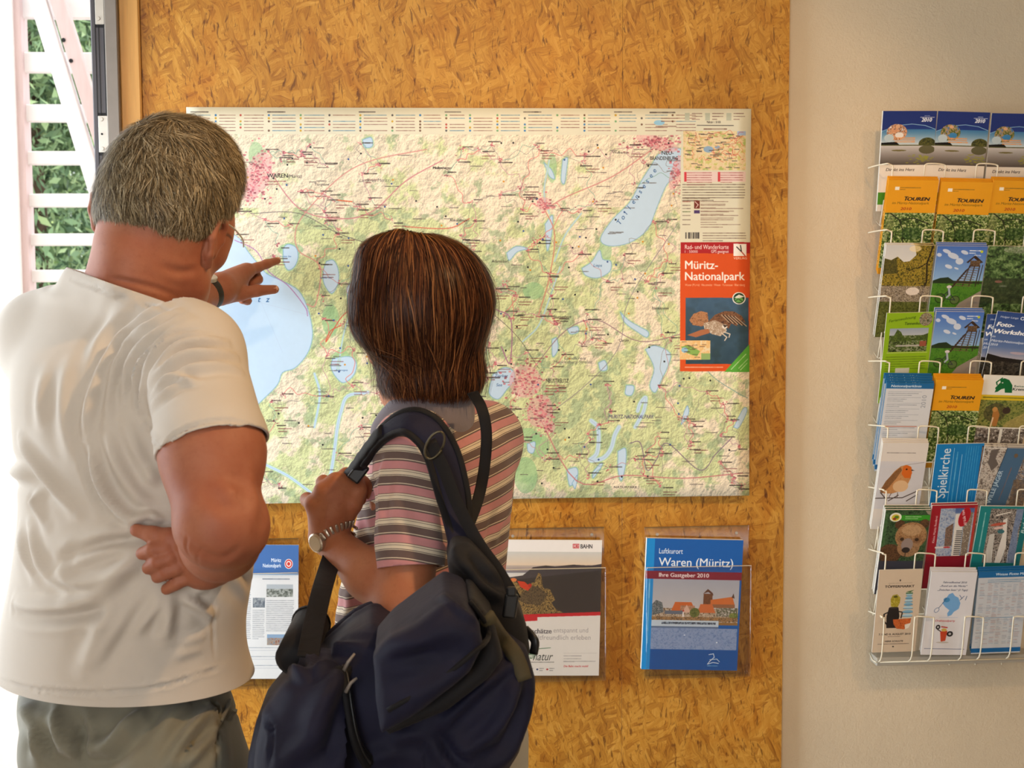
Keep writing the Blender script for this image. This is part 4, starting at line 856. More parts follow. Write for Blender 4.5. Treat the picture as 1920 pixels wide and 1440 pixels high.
def build_rack():
    X0 = W(1650, 700, -.02)[0]
    root = empty('leaflet_rack', (X0+.17, -.001, W(1650, 1243, -.03)[2]), 'cream wire leaflet rack hanging on the plastered wall beside the chipboard', 'rack')
    r = .0016
    cols = ((307, 1674, 1734, 1773, 1831, 1871, 1927, 1967), (431, 1672, 1730, 1769, 1826, 1866, 1922, 1962), (555, 1670, 1726, 1766, 1823, 1862, 1918, 1958), (677, 1668, 1724, 1763, 1820, 1859, 1915, 1955),
            (799, 1665, 1722, 1760, 1816, 1855, 1912, 1951), (918, 1662, 1719, 1757, 1814, 1851, 1908, 1947), (1037, 1661, 1716, 1754, 1811, 1847, 1904, 1943), (1156, 1658, 1715, 1751, 1809, 1844, 1900, 1939))
    m = (-.082, -.060)
    for ri, row in enumerate(cols):
        y, xs_ = row[0], row[1:]
        zb_ = W(1700, y+(68 if ri < 7 else 84), -.05)[2]
        def leg(px): 
            t = W(px, y, m[0]); return t
        def loop(pa, pb):
            A, B = leg(pa), leg(pb); rr = .007; dx = B[0]-A[0]; pts = []
            if pa > 1656: pts += [(A[0], -.050, zb_), (A[0], -.070, zb_+.02), (A[0], m[0], A[2]-rr), (A[0]+rr*.3, m[0], A[2]-rr*.3), (A[0]+rr, m[0], A[2])]
            else: pts += [(A[0]-.004, -.02, A[2]-.004), (A[0], -.05, A[2]-.002)]
            mid = ((A[0]+B[0])/2, m[0]-.002, (A[2]+B[2])/2); pts += [mid]
            pts += [(B[0]-rr, m[0], B[2]-.0015), (B[0]-rr*.3, m[0], B[2]-rr*.3-.0015), (B[0], m[0], B[2]-rr-.0015), (B[0], -.070, zb_+.02), (B[0], -.050, zb_)]
            tube_obj('wire_loop', smooth_path(pts, 3), r, m_wire, root, 7)
        loop(1650, xs_[0])
        for k in (1, 3, 5): loop(xs_[k], xs_[k+1])
        # floor wire of the pocket row, its cut end pokes out on the left
        zr = W(1646, y-7+123 if ri < 7 else 1238, -.03)[2]
        L = W(1641+(7-ri)*1.6, y, -.03)[0]; R = W(1962-ri*3, y, -.03)[0]
        tube_obj('shelf_wire', [(L, -.03, zr), (R, -.03, zr)], r*.9, m_wire, root, 7)
        tube_obj('shelf_wire', [(L+.004, -.052, zb_), (R, -.052, zb_)], r*.9, m_wire, root, 7)
        for px in (1652, 1752, 1850, 1946):
            x = W(px-ri*2, y, -.03)[0]; tube_obj('cross_wire', [(x, -.006, zr+.01), (x, -.03, zr), (x, -.052, zb_)], r*.9, m_wire, root, 6)
    for px in (1660, 1700, 1755, 1800, 1850, 1900, 1950):
        x = W(px-8, 700, -.006)[0]; tube_obj('upright_wire', [(x, -.006, W(px, 215, -.006)[2]), (x, -.006, W(px, 1246, -.006)[2])], .002, m_wire, root, 6)
    a = W(1644, 1232, -.05); b = W(1890, 1246, -.05)
    t = NT('clear_grey_tray', .3, .5); t.color(srgb(196, 188, 174)); t.b.inputs['Transmission Weight'].default_value = .35
    slab('bottom_tray', a[0], W(1945, 1246, -.05)[0], -.050, -.004, b[2]+.004, a[2]-.002, t.m, root, .001)
    return root
build_rack()
L = leaf
L('lakea', d_lake, 'blue lake booklet with a close family picture, top left pocket of the rack', (1656, 208), (1757, 208), thick=.006, yt=-.062, yb=-.030, h=.212, args=(1,), name='booklet', cat='booklet')
L('lakeb', d_lake, 'blue lake booklet in the middle pocket of the top rack row', (1759, 208), (1857, 211), thick=.006, yt=-.062, yb=-.030, h=.212, args=(0,), name='booklet', cat='booklet')
L('lakeb', d_lake, 'blue lake booklet cut by the right picture edge, top rack row', (1860, 212), (1958, 214), thick=.006, yt=-.062, yb=-.030, h=.212, args=(0,), name='booklet', cat='booklet')
for tl, tr, wh in (((1667, 337), (1761, 338), 'left pocket of the second rack row'), ((1766, 340), (1863, 342), 'middle pocket of the second rack row'), ((1863, 338), (1958, 340), 'right pocket of the second rack row')):
    L('touren', d_touren, 'front yellow tour leaflet, '+wh, tl, tr, 2, 'yellow tour leaflet behind, in the '+wh, edge=m_orange)
L('river', d_river, 'leaflet with a sunlit golden river bank, left pocket of the third row', (1662, 459), (1754, 460), 1, 'leaflet tucked behind the golden river leaflet', thick=.004)
L('tower', d_tower, 'leaflet with a wooden lookout tower on blue sky, third row from the top', (1758, 461), (1852, 462), 2, 'spare leaflet behind the upper lookout tower leaflet')
L('wood', d_wood, 'leaflet with dark green wooded water, right pocket of the third row', (1854, 461), (1952, 463), thick=.004)
L('green', d_green, 'lime green holiday flat leaflet with a small garden photo', (1663, 587), (1752, 585), thick=.002)
L('tower', d_tower, 'leaflet with a wooden lookout tower, in the fourth row beside the lime leaflet', (1756, 584), (1846, 585), 2, 'spare leaflet behind the lower lookout tower leaflet')
L('foto', d_foto, 'blue photo workshop leaflet standing askew over its copy', (1871, 583), (1965, 592), thick=.002, yt=YT-.010, yb=YB-.008)
L('foto', d_foto, 'blue photo workshop leaflet half hidden behind the askew one', (1851, 589), (1945, 589), thick=.002, yt=YT+.003)
L('sched', d_sched, 'front blue headed timetable sheet, left pocket of the fifth row', (1663, 718), (1752, 719), 4, 'blue headed timetable sheet fanned behind the front one, fifth row', edge=m_blue_edge, args=('Nationalparklinie',), thick=.002, rise=.005, step=.004)
L('touren', d_touren, 'front yellow tour leaflet alone in the fifth rack row', (1756, 712), (1845, 713), 3, 'yellow tour leaflet tucked behind in the fifth rack row', edge=m_orange)
L('horse', d_horse, 'leaflet with a green horse head and a carriage photo', (1846, 703), (1942, 706), thick=.003)
L('robin', d_robin, 'leaflet with a robin perched on a twig', (1656, 830), (1742, 831), 2, 'cream leaflet tucked behind the robin leaflet', thick=.003)
L('church', d_church, 'bright blue leaflet with sideways white church lettering', (1757, 833), (1846, 831), thick=.003)
L('hunter', d_hunter, 'grey brown leaflet with a slanted blue band and sideways lettering', (1847, 836), (1940, 838), 1, 'leaflet tucked behind the slanted blue band leaflet', thick=.004)
L('bear', d_bear, 'leaflet with a brown bear face and green band', (1661, 956), (1746, 956), 2, 'booklet tucked behind the brown bear leaflet', thick=.004)
L('red', d_red, 'red edged boat leaflet with a tilted red badge', (1748, 948), (1834, 946), 1, 'leaflet tucked behind the red edged boat leaflet', thick=.003)
L('teal', d_teal, 'teal edged cycling leaflet in the right pocket below the slanted band one', (1839, 949), (1932, 950), thick=.004)
L('pottery', d_pottery, 'beige pottery market leaflet with drawn jugs, bottom left pocket', (1649, 1069), (1731, 1067), thick=.002, h=.197, yb=-.056)
L('comic', d_comic, 'white leaflet with blue cartoon drawings, bottom middle pocket', (1747, 1072), (1833, 1073), 2, 'white leaflet tucked behind the cartoon leaflet', thick=.002, h=.197, yb=-.060)
L('table', d_table, 'blue headed timetable full of figures, bottom right pocket', (1836, 1072), (1930, 1069), 2, 'timetable sheet tucked behind the one in the bottom right pocket', thick=.002, h=.197, yb=-.058, edge=m_blue_edge)

# ------------------------------------------------------------------ clear holders on the chipboard with their brochures
def acrylic():
    t = NT('clear_acrylic', .05, .5)
    tr = t.add('ShaderNodeBsdfTransparent'); tr.inputs[0].default_value = (.985, .985, .98, 1)
    gl = t.add('ShaderNodeBsdfGlossy'); gl.inputs['Roughness'].default_value = .05
    lw = t.add('ShaderNodeLayerWeight'); lw.inputs['Blend'].default_value = .25
    mx = t.add('ShaderNodeMixShader'); t.link(t.math('MULTIPLY_ADD', lw.outputs['Facing'], .22, .03), mx.inputs[0]); t.link(tr.outputs[0], mx.inputs[1]); t.link(gl.outputs[0], mx.inputs[2])
    t.link(mx.outputs[0], t.n['Material Output'].inputs['Surface']); return t.m
m_acryl = acrylic()
m_acredge = simple_mat('acrylic_edge', (206, 190, 160), .25, .5, vary=.04)
def holder(label, pxl, pxr, pytop, pylip, pybot, name='leaflet_holder'):
    a = W(pxl, pytop, -.01); b = W(pxr, pybot, -.01); zl = W(pxl, pylip, -.03)[2]
    root = empty(name, ((a[0]+b[0])/2, -.006, b[2]), label, 'leaflet holder')
    slab('back_panel', a[0], b[0], -.0095, -.0065, b[2], a[2], m_acryl, root, .0006)
    slab('front_panel', a[0], b[0], -.034, -.0315, b[2], zl, m_acryl, root, .0006)
    slab('bottom_panel', a[0], b[0], -.0315, -.0095, b[2], b[2]+.0025, m_acryl, root, .0004)
    slab('front_lip', a[0], b[0], -.0346, -.0314, zl-.0004, zl+.0008, m_acredge, root, .0002)
    for x in (a[0], b[0]-.0016): slab('side_panel', x, x+.0016, -.0315, -.0095, b[2], zl, m_acryl, root, .0003)
    slab('top_edge', a[0], b[0], -.0098, -.0062, a[2]-.0006, a[2]+.0004, m_osb_edge, root, .0001)
    for f in (.12, .88):
        bm = bmesh.new(); bmesh.ops.create_cone(bm, cap_ends=True, segments=12, radius1=.0034, radius2=.0028, depth=.0016, matrix=Matrix.Translation((a[0]+(b[0]-a[0])*f, -.0103, a[2]-.016)) @ Matrix.Rotation(math.pi/2, 4, 'X'))
        bm_obj('screw', bm, m_steel, root)
    return root
m_osb_edge = simple_mat('dim_acrylic_edge', (120, 92, 52), .3, .5, vary=.04)
holder('clear leaflet holder between the two people with the blue headed sheet', 430, 564, 1012, 1076, 1284)
holder('clear leaflet holder behind the navy bag with the railway poster', 938, 1133, 992, 1068, 1270)
holder('clear leaflet holder at the right with the blue town brochure', 1209, 1402, 989, 1064, 1263)
def c_park():
    c = Canvas(424, 600, (244, 244, 246), 2.0); c.rect(0, 0, 212, 64, (70, 110, 170)); c.text(140, 38, 12, 'Müritz', (236, 240, 246), .012, width=26); c.text(118, 50, 12, 'Nationalpark', (236, 240, 246), .012, width=48)
    c.ell(186, 42, 11, 11, (236, 230, 226)); c.ell(186, 42, 9.5, 9.5, (206, 50, 50)); c.ell(186, 42, 6.5, 6.5, (238, 230, 226)); c.ell(186, 42, 4, 4, (206, 60, 50)); c.rect(0, 64, 212, 67, (150, 176, 206))
    c.greek(118, 76, 70, 5, (120, 130, 150), 1); c.rect(128, 88, 198, 116, None, 1, speckle([(90, 96, 90), (150, 156, 150), (206, 208, 206)], 8)); c.rect(128, 88, 198, 98, (196, 204, 212)); c.rect(92, 118, 124, 140, None, 1, speckle([(100, 110, 124), (180, 186, 192)], 8)); c.rect(130, 200, 200, 224, None, 1, speckle([(150, 90, 80), (190, 170, 150), (120, 140, 170)], 8)); c.rect(130, 200, 200, 208, (150, 180, 214))
    c.greek(128, 124, 72, 3.4, (150, 154, 164), 17, 1.25, .7); c.greek(20, 90, 66, 3.4, (150, 154, 164), 30, 1.25, .7); c.greek(92, 146, 30, 3.4, (150, 154, 164), 16, 1.25, .7)
    for y in (236, 256, 276): c.line([(30, y), (190, y)], .7, (190, 194, 204)); c.greek(60, y-6, 100, 3, (150, 160, 176))
    return c
def c_rail():
    c = Canvas(424, 600, (238, 234, 230), 2.0); c.text(165, 18, 13, 'BAHN', (60, 56, 60), .02, width=26); c.rect(148, 8, 162, 18, (196, 40, 50)); c.rect(149.4, 9.4, 160.6, 16.6, (238, 232, 230)); c.text(150.4, 16, 8.6, 'DB', (196, 40, 50), .03, width=9.4)
    c.grad(0, 26, 212, 62, (204, 204, 200), (226, 200, 170)); c.grad(0, 56, 212, 72, (190, 176, 164), (150, 140, 146)); c.poly([(0, 84), (40, 78), (62, 60), (90, 56), (110, 58), (150, 54), (190, 56), (212, 52), (212, 160), (0, 168)], (62, 54, 54)); c.poly([(0, 84), (40, 78), (62, 60), (212, 54), (212, 70), (0, 96)], (84, 78, 84), .6); c.poly([(0, 90), (212, 66), (212, 160), (0, 168)], (54, 47, 46), .8)
    rock = speckle([(70, 54, 34), (140, 110, 60), (190, 160, 96), (110, 84, 48), (60, 48, 34)], 6, 5, 2.6)
    c.poly([(0, 96), (18, 84), (34, 100), (52, 98), (66, 92), (74, 72), (80, 76), (86, 106), (100, 108), (112, 132), (104, 138), (112, 150), (130, 160), (0, 168)], None, 1, rock); c.poly([(26, 130), (60, 100), (76, 104), (96, 120), (80, 144), (50, 140)], (60, 50, 44), .55); c.ell(20, 88, 7, 4, (230, 130, 70)); c.poly([(28, 90), (44, 92), (58, 104), (52, 112), (36, 104)], (214, 64, 34)); c.ell(56, 100, 4, 4, (190, 40, 30))
    c.poly([(0, 166), (212, 158), (212, 166), (74, 170), (74, 178), (0, 182)], (206, 30, 44)); c.rect(0, 182, 74, 300, (238, 234, 230))
    c.text(26, 206, 15, 'Naturschätze', (110, 106, 112), .022, width=80); c.text(110, 204, 15, 'entspannt und', (176, 170, 172), 0, width=76); c.text(40, 220, 15, 'umweltfreundlich erleben', (176, 170, 172), 0, width=152)
    g = (40, 110, 62); c.text(46, 262, 24, 'fahrtziel', g, 0, .3, width=26); c.text(66, 266, 26, 'natur', (60, 66, 62), 0, .35, width=44); c.line([(40, 270), (58, 252), (80, 240), (104, 238)], 1.3, g); c.line([(40, 270), (44, 282)], 2, g); c.greek(58, 270, 54, 3, (80, 84, 80))
    for x, col in ((52, (190, 60, 60)), (76, (70, 80, 120)), (98, (190, 60, 60))): c.ell(x, 286, 2.4, 2, col); c.greek(x+5, 284, 10, 3, (110, 110, 110), 2)
    c.line([(134, 250), (206, 250)], .5, (190, 186, 186)); c.greek(134, 256, 38, 3.6, (170, 166, 168), 3, 1.8); c.greek(134, 268, 70, 3.6, (170, 166, 168), 1); c.text(134, 281, 6, 'Die Bahn macht mobil', (200, 50, 56), .01, .15, width=54); return c
def c_town():
    c = Canvas(424, 600, (20, 92, 172), 2.0); c.rect(0, 0, 18, 300, (24, 140, 214)); c.greek(10, 240, 150, 5.5, (150, 206, 240), 1, rot=-math.pi/2, al=.9)
    wh = (236, 242, 250); c.text(28, 34, 17, 'Luftkurort', wh, .004, width=52); c.text(28, 62, 27, 'Waren (Müritz)', wh, .006, width=164); c.rect(0, 74, 212, 92, (132, 28, 52)); c.text(30, 87, 13, 'Ihre Gastgeber 2010', (246, 236, 236), .018, width=110)
    c.grad(18, 92, 208, 190, (170, 172, 186), (206, 198, 196)); house = speckle([(90, 70, 56), (176, 150, 124), (214, 200, 184), (120, 90, 60)], 6)
    c.rect(18, 158, 208, 192, None, 1, house); c.poly([(18, 150), (26, 140), (40, 146), (44, 168), (18, 176)], None, 1, speckle([(60, 70, 76), (150, 150, 150)], 5)); c.poly([(60, 164), (68, 144), (104, 144), (114, 164)], (206, 104, 48)); c.rect(80, 152, 112, 168, None, 1, speckle([(206, 150, 120), (150, 110, 84)], 5)); c.poly([(84, 168), (94, 150), (104, 168)], (220, 180, 160))
    c.rect(130, 124, 150, 148, (120, 74, 50), 1, speckle([(126, 80, 52), (100, 60, 40)], 5)); c.poly([(129, 124), (139, 113), (150, 122), (152, 128), (140, 120)], (96, 56, 40)); c.poly([(146, 138), (194, 130), (200, 150), (146, 150)], (208, 112, 54)); c.poly([(192, 132), (196, 122), (199, 134)], (84, 60, 48)); c.rect(146, 148, 200, 156, (150, 100, 70)); c.poly([(118, 168), (124, 148), (150, 148), (158, 168)], (206, 110, 60)); c.rect(160, 156, 206, 176, None, 1, speckle([(226, 220, 210), (120, 110, 100), (80, 96, 60)], 5))
    c.rect(46, 164, 86, 172, (104, 110, 126)); c.ell(112, 168, 11, 11, None, 1, 0, speckle([(80, 90, 44), (120, 124, 64)], 4)); c.ell(198, 174, 10, 7, None, 1, 0, speckle([(90, 110, 50), (150, 150, 80)], 4)); c.poly([(84, 184), (86, 166), (88, 166), (90, 184)], (236, 226, 222)); c.ell(87, 164, 2, 2, (190, 60, 50)); c.rect(18, 178, 208, 188, None, .7, speckle([(60, 50, 44), (190, 130, 60), (120, 84, 56)], 4, 3, 2.6))
    c.rect(18, 186, 166, 204, (196, 210, 226)); c.rect(40, 190, 160, 195, None, 1, speckle([(40, 48, 66), (150, 166, 186)], 4, 2, 3)); c.rect(18, 200, 166, 206, (96, 116, 150)); c.rect(166, 190, 208, 196, (150, 110, 60))
    c.rect(18, 204, 208, 254, None, 1, speckle([(104, 128, 176), (130, 152, 194), (150, 166, 202), (116, 138, 184)], 7, 4, 1.8)); c.ell(92, 220, 2, 1, wh); c.ell(164, 236, 2, 1.4, wh); c.rect(18, 253, 212, 300, (20, 84, 160))
    c.line([(148, 264), (158, 262), (160, 270), (150, 280), (146, 286), (158, 282), (170, 284)], 1.4, wh); c.ell(155, 268, 5, 5, (20, 84, 160), .0); c.line([(150, 276), (166, 274), (172, 280)], 1.2, wh); c.greek(146, 290, 22, 3, (150, 190, 226)); return c
sheet_thing('poster_sheet', 'white park information sheet with blue header and round red emblem', 'leaflet', None, print_mat('print_park', c_park()), (409, 1021), (560, 1022), -.026, -.026, .292, .003)
sheet_thing('brochure', 'white railway brochure with a red stripe and rocky summit photo', 'brochure', None, print_mat('print_rail', c_rail()), (947, 1012), (1129, 1013), -.026, -.026, .300, .004)
sheet_thing('brochure', 'blue town brochure with harbour church photo in the right hand holder', 'brochure', None, print_mat('print_town', c_town()), (1213, 1009), (1394, 1013), -.027, -.027, .291, .012)
# ------------------------------------------------------------------ implicit surfaces: smooth bodies from rounded bones
class SDF:
    """list of primitives blended smoothly; each f(P)->signed distance, k blend radius, op 'add' or 'cut'"""
    def __init__(s): s.p = []
    def rc(s, a, b, ra, rb=None, k=.02, op='add'):
        a, b = np.asarray(a, float), np.asarray(b, float); rb = ra if rb is None else rb; ba = b-a; L = ba @ ba+1e-12
        def f(P):
            q = P-a; t = np.clip(q @ ba/L, 0, 1); q = q-t[:, None]*ba
            return np.sqrt((q*q).sum(1))-(ra+(rb-ra)*t)
        s.p.append((f, k, op)); return s
    def chain(s, pts, rs, k=.02):
        for i in range(len(pts)-1): s.rc(pts[i], pts[i+1], rs[i], rs[i+1], k)
        return s
    def ell(s, c, r, R=None, k=.02, op='add'):
        c = np.asarray(c, float); r = np.asarray(r, float); R = np.eye(3) if R is None else np.asarray(R)
        def f(P):
            q = (P-c) @ R; a = q/r; k0 = np.sqrt((a*a).sum(1)); b = q/(r*r); k1 = np.sqrt((b*b).sum(1))+1e-9
            return np.where(k0 < .05, -r.min(), k0*(k0-1)/k1)
        s.p.append((f, k, op)); return s
    def loft(s, rows, phi, ratio, k=.03, cap=.02):
        """rows: (z, x, y, half-width) bottom to top; cross-sections are ellipses turned by phi"""
        rows = np.array(sorted([tuple(r) for r in rows])); zz = np.linspace(rows[0, 0], rows[-1, 0], 160)
        def cub(c):
            t = rows[:, 0]; m = np.gradient(c, t); i = np.clip(np.searchsorted(t, zz)-1, 0, len(t)-2); h = t[i+1]-t[i]; u = (zz-t[i])/h
            return (2*u**3-3*u**2+1)*c[i]+(u**3-2*u**2+u)*h*m[i]+(-2*u**3+3*u**2)*c[i+1]+(u**3-u**2)*h*m[i+1]
        X, Y, A = cub(rows[:, 1]), cub(rows[:, 2]), cub(rows[:, 3])
        RT = cub(rows[:, 4]) if rows.shape[1] > 4 else None
        PH = cub(rows[:, 5]) if rows.shape[1] > 5 else None
        z0, z1 = zz[0], zz[-1]
        def f(P):
            z = np.clip(P[:, 2], z0, z1); a = np.interp(z, zz, A); rt = ratio if RT is None else np.interp(z, zz, RT); b = a*rt
            ph = phi if PH is None else np.interp(z, zz, PH); cp, sp = np.cos(ph), np.sin(ph)
            dx, dy = P[:, 0]-np.interp(z, zz, X), P[:, 1]-np.interp(z, zz, Y)
            u, v = dx*cp-dy*sp, dx*sp+dy*cp                       # right axis = (cos,-sin): turned clockwise seen from above
            k0 = np.sqrt((u/a)**2+(v/b)**2); k1 = np.sqrt((u/a**2)**2+(v/b**2)**2)+1e-9
            d = np.where(k0 < .05, -b, k0*(k0-1)/k1)
            dz = np.maximum(np.maximum(z0-P[:, 2], P[:, 2]-z1), 0)
            return np.where(dz > 0, np.sqrt(np.maximum(d, 0)**2+dz**2)+np.minimum(d, 0)*0+np.where(d < 0, 0, 0), np.maximum(d, -np.minimum(P[:, 2]-z0, z1-P[:, 2])-.0)) if cap == 0 else np.maximum(d, np.maximum(z0-P[:, 2], P[:, 2]-z1))
        s.p.append((f, k, 'add')); return s
    def poly(s, pts2, y0, y1, rnd=.03, k=.02, fy=None, op='add'):
        """cushion: outline in x,z between two depths with rounded edges; fy(x,z) shifts the depth"""
        p = np.asarray(pts2, float); q = np.roll(p, -1, 0); yc, hy = (y0+y1)/2, (y1-y0)/2
        def f(P):
            X, Z = P[:, 0], P[:, 2]; d2 = np.full(len(P), 1e9); ins = np.zeros(len(P), bool)
            for (ax, az), (bx, bz) in zip(p, q):
                ex, ez = bx-ax, bz-az; wx, wz = X-ax, Z-az; t = np.clip((wx*ex+wz*ez)/(ex*ex+ez*ez+1e-12), 0, 1)
                d2 = np.minimum(d2, (wx-t*ex)**2+(wz-t*ez)**2)
                if az != bz: ins ^= ((az > Z) != (bz > Z)) & (X < ex*(Z-az)/ez+ax)
            d = np.where(ins, -1, 1)*np.sqrt(d2)+rnd
            yy = P[:, 1]-yc-(fy(X, Z) if fy else 0)
            h = np.abs(yy)-hy+rnd
            return np.minimum(np.maximum(d, h), 0)+np.sqrt(np.maximum(d, 0)**2+np.maximum(h, 0)**2)-rnd
        s.p.append((f, k, op)); return s
    def vals(s, P, sel=None):
        D = None
        for i, (f, k, op) in enumerate(s.p):
            if sel is not None and i not in sel: continue
            d = f(P)
            if D is None: D = d; continue
            if op == 'cut':
                h = np.clip(.5-.5*(D+d)/k, 0, 1); D = D*(1-h)-d*h+k*h*(1-h)
            else:
                h = np.clip(.5+.5*(D-d)/k, 0, 1); D = D*(1-h)+d*h-k*h*(1-h)
        return D
    def __call__(s, P): return s.vals(np.atleast_2d(np.asarray(P, float)))
    def grad(s, P, e=.0015):
        P = np.asarray(P, float); g = np.stack([s.vals(P+np.eye(3)[i]*e)-s.vals(P-np.eye(3)[i]*e) for i in range(3)], 1)
        return g/(np.linalg.norm(g, axis=1)[:, None]+1e-9)
    def mesh(s, lo, hi, h, smooth=1, bs=12):
        lo = np.asarray(lo, float); hi = np.asarray(hi, float)
        nb = np.ceil((hi-lo)/(h*bs)).astype(int); N = nb*bs+1
        D = np.full(tuple(N), 1.0, np.float32)
        bi = np.stack(np.meshgrid(*[np.arange(n) for n in nb], indexing='ij'), -1).reshape(-1, 3)
        C = lo+(bi+.5)*bs*h; hd = bs*h*.5*math.sqrt(3)
        vals = np.stack([f(C) for f, k, op in s.p], 1)
        full = s.vals(C); kmax = max(k for _, k, _ in s.p)
        near = np.abs(full) < hd*1.45+kmax*.3
        for b in bi[(~near) & (full < 0)]: D[b[0]*bs:(b[0]+1)*bs+1, b[1]*bs:(b[1]+1)*bs+1, b[2]*bs:(b[2]+1)*bs+1] = -1
        g = np.stack(np.meshgrid(*[np.arange(bs+1)]*3, indexing='ij'), -1).reshape(-1, 3)*h
        addv = np.array([op == 'add' for _, _, op in s.p])
        for b, v in zip(bi[near], vals[near]):
            m = v[addv].min(); sel = set(np.nonzero(v < max(m, 0)+hd*2.4+kmax)[0])
            D[b[0]*bs:(b[0]+1)*bs+1, b[1]*bs:(b[1]+1)*bs+1, b[2]*bs:(b[2]+1)*bs+1] = s.vals(lo+b*bs*h+g, sel).reshape(bs+1, bs+1, bs+1)
        V, Q = surface_nets(D, lo, h)
        for _ in range(smooth): V = lap_smooth(V, Q)
        return V, Q
def surface_nets(D, lo, h):
    S = D < 0; n = np.array(D.shape)-1
    cnt = np.zeros(tuple(n), np.int8); offs = [(i, j, k) for i in (0, 1) for j in (0, 1) for k in (0, 1)]
    for i, j, k in offs: cnt += S[i:n[0]+i, j:n[1]+j, k:n[2]+k]
    act = (cnt > 0) & (cnt < 8); A = np.argwhere(act); idx = np.full(tuple(n), -1, np.int32); idx[act] = np.arange(len(A))
    val = np.stack([D[A[:, 0]+i, A[:, 1]+j, A[:, 2]+k] for i, j, k in offs], 1); O = np.array(offs, float)
    pos = np.zeros((len(A), 3)); c = np.zeros(len(A))
    for a in range(8):
        for b in range(a+1, 8):
            if np.abs(O[a]-O[b]).sum() != 1: continue
            m = (val[:, a] < 0) != (val[:, b] < 0); t = val[m, a]/(val[m, a]-val[m, b])
            pos[m] += O[a]+(O[b]-O[a])*t[:, None]; c[m] += 1
    V = lo+(A+pos/c[:, None])*h; F = []
    for ax in range(3):
        o1, o2 = [i for i in range(3) if i != ax]
        s0 = [slice(None)]*3; s1 = [slice(None)]*3; s0[ax] = slice(0, -1); s1[ax] = slice(1, None)
        E = S[tuple(s0)] != S[tuple(s1)]; e = np.argwhere(E)
        e = e[(e[:, o1] > 0) & (e[:, o2] > 0) & (e[:, o1] < n[o1]) & (e[:, o2] < n[o2])]
        def cell(d1, d2):
            q = e.copy(); q[:, o1] -= d1; q[:, o2] -= d2; return idx[q[:, 0], q[:, 1], q[:, 2]]
        q = np.stack([cell(1, 1), cell(0, 1), cell(0, 0), cell(1, 0)], 1)
        flip = S[e[:, 0], e[:, 1], e[:, 2]]
        if ax == 1: flip = ~flip
        q[~flip] = q[~flip][:, ::-1]; F.append(q)
    F = np.concatenate(F); F = F[(F >= 0).all(1)]
    return V, F
def lap_smooth(V, Q, lam=.5):
    acc = np.zeros_like(V); cn = np.zeros(len(V))
    for a, b in ((0, 1), (1, 2), (2, 3), (3, 0)):
        np.add.at(acc, Q[:, a], V[Q[:, b]]); np.add.at(acc, Q[:, b], V[Q[:, a]]); np.add.at(cn, Q[:, a], 1); np.add.at(cn, Q[:, b], 1)
    return V*(1-lam)+lam*acc/np.maximum(cn, 1)[:, None]
def vnormals(V, Q):
    fn = np.cross(V[Q[:, 2]]-V[Q[:, 0]], V[Q[:, 3]]-V[Q[:, 1]]); N = np.zeros_like(V)
    for i in range(4): np.add.at(N, Q[:, i], fn)
    return N/(np.linalg.norm(N, axis=1)[:, None]+1e-12)
def clip_plane(V, F, co, no, mask=None):
    """cut a mesh cleanly along a plane, dropping what lies on the normal's side (only near the masked vertices)"""
    bm = bmesh.new(); vs = [bm.verts.new(tuple(v)) for v in V]
    if mask is not None:
        for v, k in zip(vs, mask): v.tag = bool(k)
    for f in F:
        try: bm.faces.new([vs[i] for i in f])
        except ValueError: pass
    fs = [f for f in bm.faces if mask is None or all(v.tag for v in f.verts)]
    es = list({e for f in fs for e in f.edges}); vv = list({v for f in fs for v in f.verts})
    bmesh.ops.bisect_plane(bm, geom=fs+es+vv, plane_co=tuple(co), plane_no=tuple(no), clear_outer=True, dist=1e-6)
    lone = [v for v in bm.verts if not v.link_faces]; bmesh.ops.delete(bm, geom=lone, context='VERTS')
    bm.verts.index_update(); V2 = np.array([v.co[:] for v in bm.verts]); F2 = [tuple(v.index for v in f.verts) for f in bm.faces]; bm.free()
    return V2, F2
def keep_faces(V, Q, keepv):
    m = keepv[Q].all(1); Q = Q[m]; u = np.unique(Q); r = np.full(len(V), -1); r[u] = np.arange(len(u)); return V[u], r[Q], u
def hit(px, py, sdf, y0=-1.6, y1=-.05):
    """first point of an implicit surface along the line of sight of this spot of the photograph"""
    d = ray(px, py); d = d/np.linalg.norm(d); t = (y0+CAM_D)/d[1]; tm = (y1+CAM_D)/d[1]
    for _ in range(120):
        P = CAM+d*t; v = float(sdf(P[None])[0])
        if v < .0006: break
        t += max(v*.7, .0008)
        if t > tm: return W(px, py, y1)
    return CAM+d*t
def fold_disp(V, N, folds, sdf, ws=1.0, hs=1.0):
    """press folds (ridges +, creases -) into cloth; each (points in photograph, width, height)"""
    out = V.copy()
    for pts, w, hgt in folds:
        w, hgt = w*ws, hgt*hs
        P = np.array([hit(x, y, sdf) for x, y in pts]); P = smooth_path(P, 4); n = len(P)-1
        bb = ((V > P.min(0)-w*3) & (V < P.max(0)+w*3)).all(1); I = np.nonzero(bb)[0]
        if not len(I): continue
        q = V[I]; best = np.full(len(I), 1e9); env = np.zeros(len(I))
        for i in range(n):
            a, b = P[i], P[i+1]; ba = b-a; t = np.clip((q-a) @ ba/(ba @ ba+1e-12), 0, 1); d2 = ((q-a-t[:, None]*ba)**2).sum(1)
            m = d2 < best; best[m] = d2[m]; env[m] = np.sin(np.pi*np.clip((i+t[m])/n, .02, .98))**.6
        d = np.sqrt(best)
        out[I] += N[I]*(hgt*env*(np.exp(-(d/w)**2)-.35*np.exp(-((d-w*1.9)/w)**2)))[:, None]
    return out
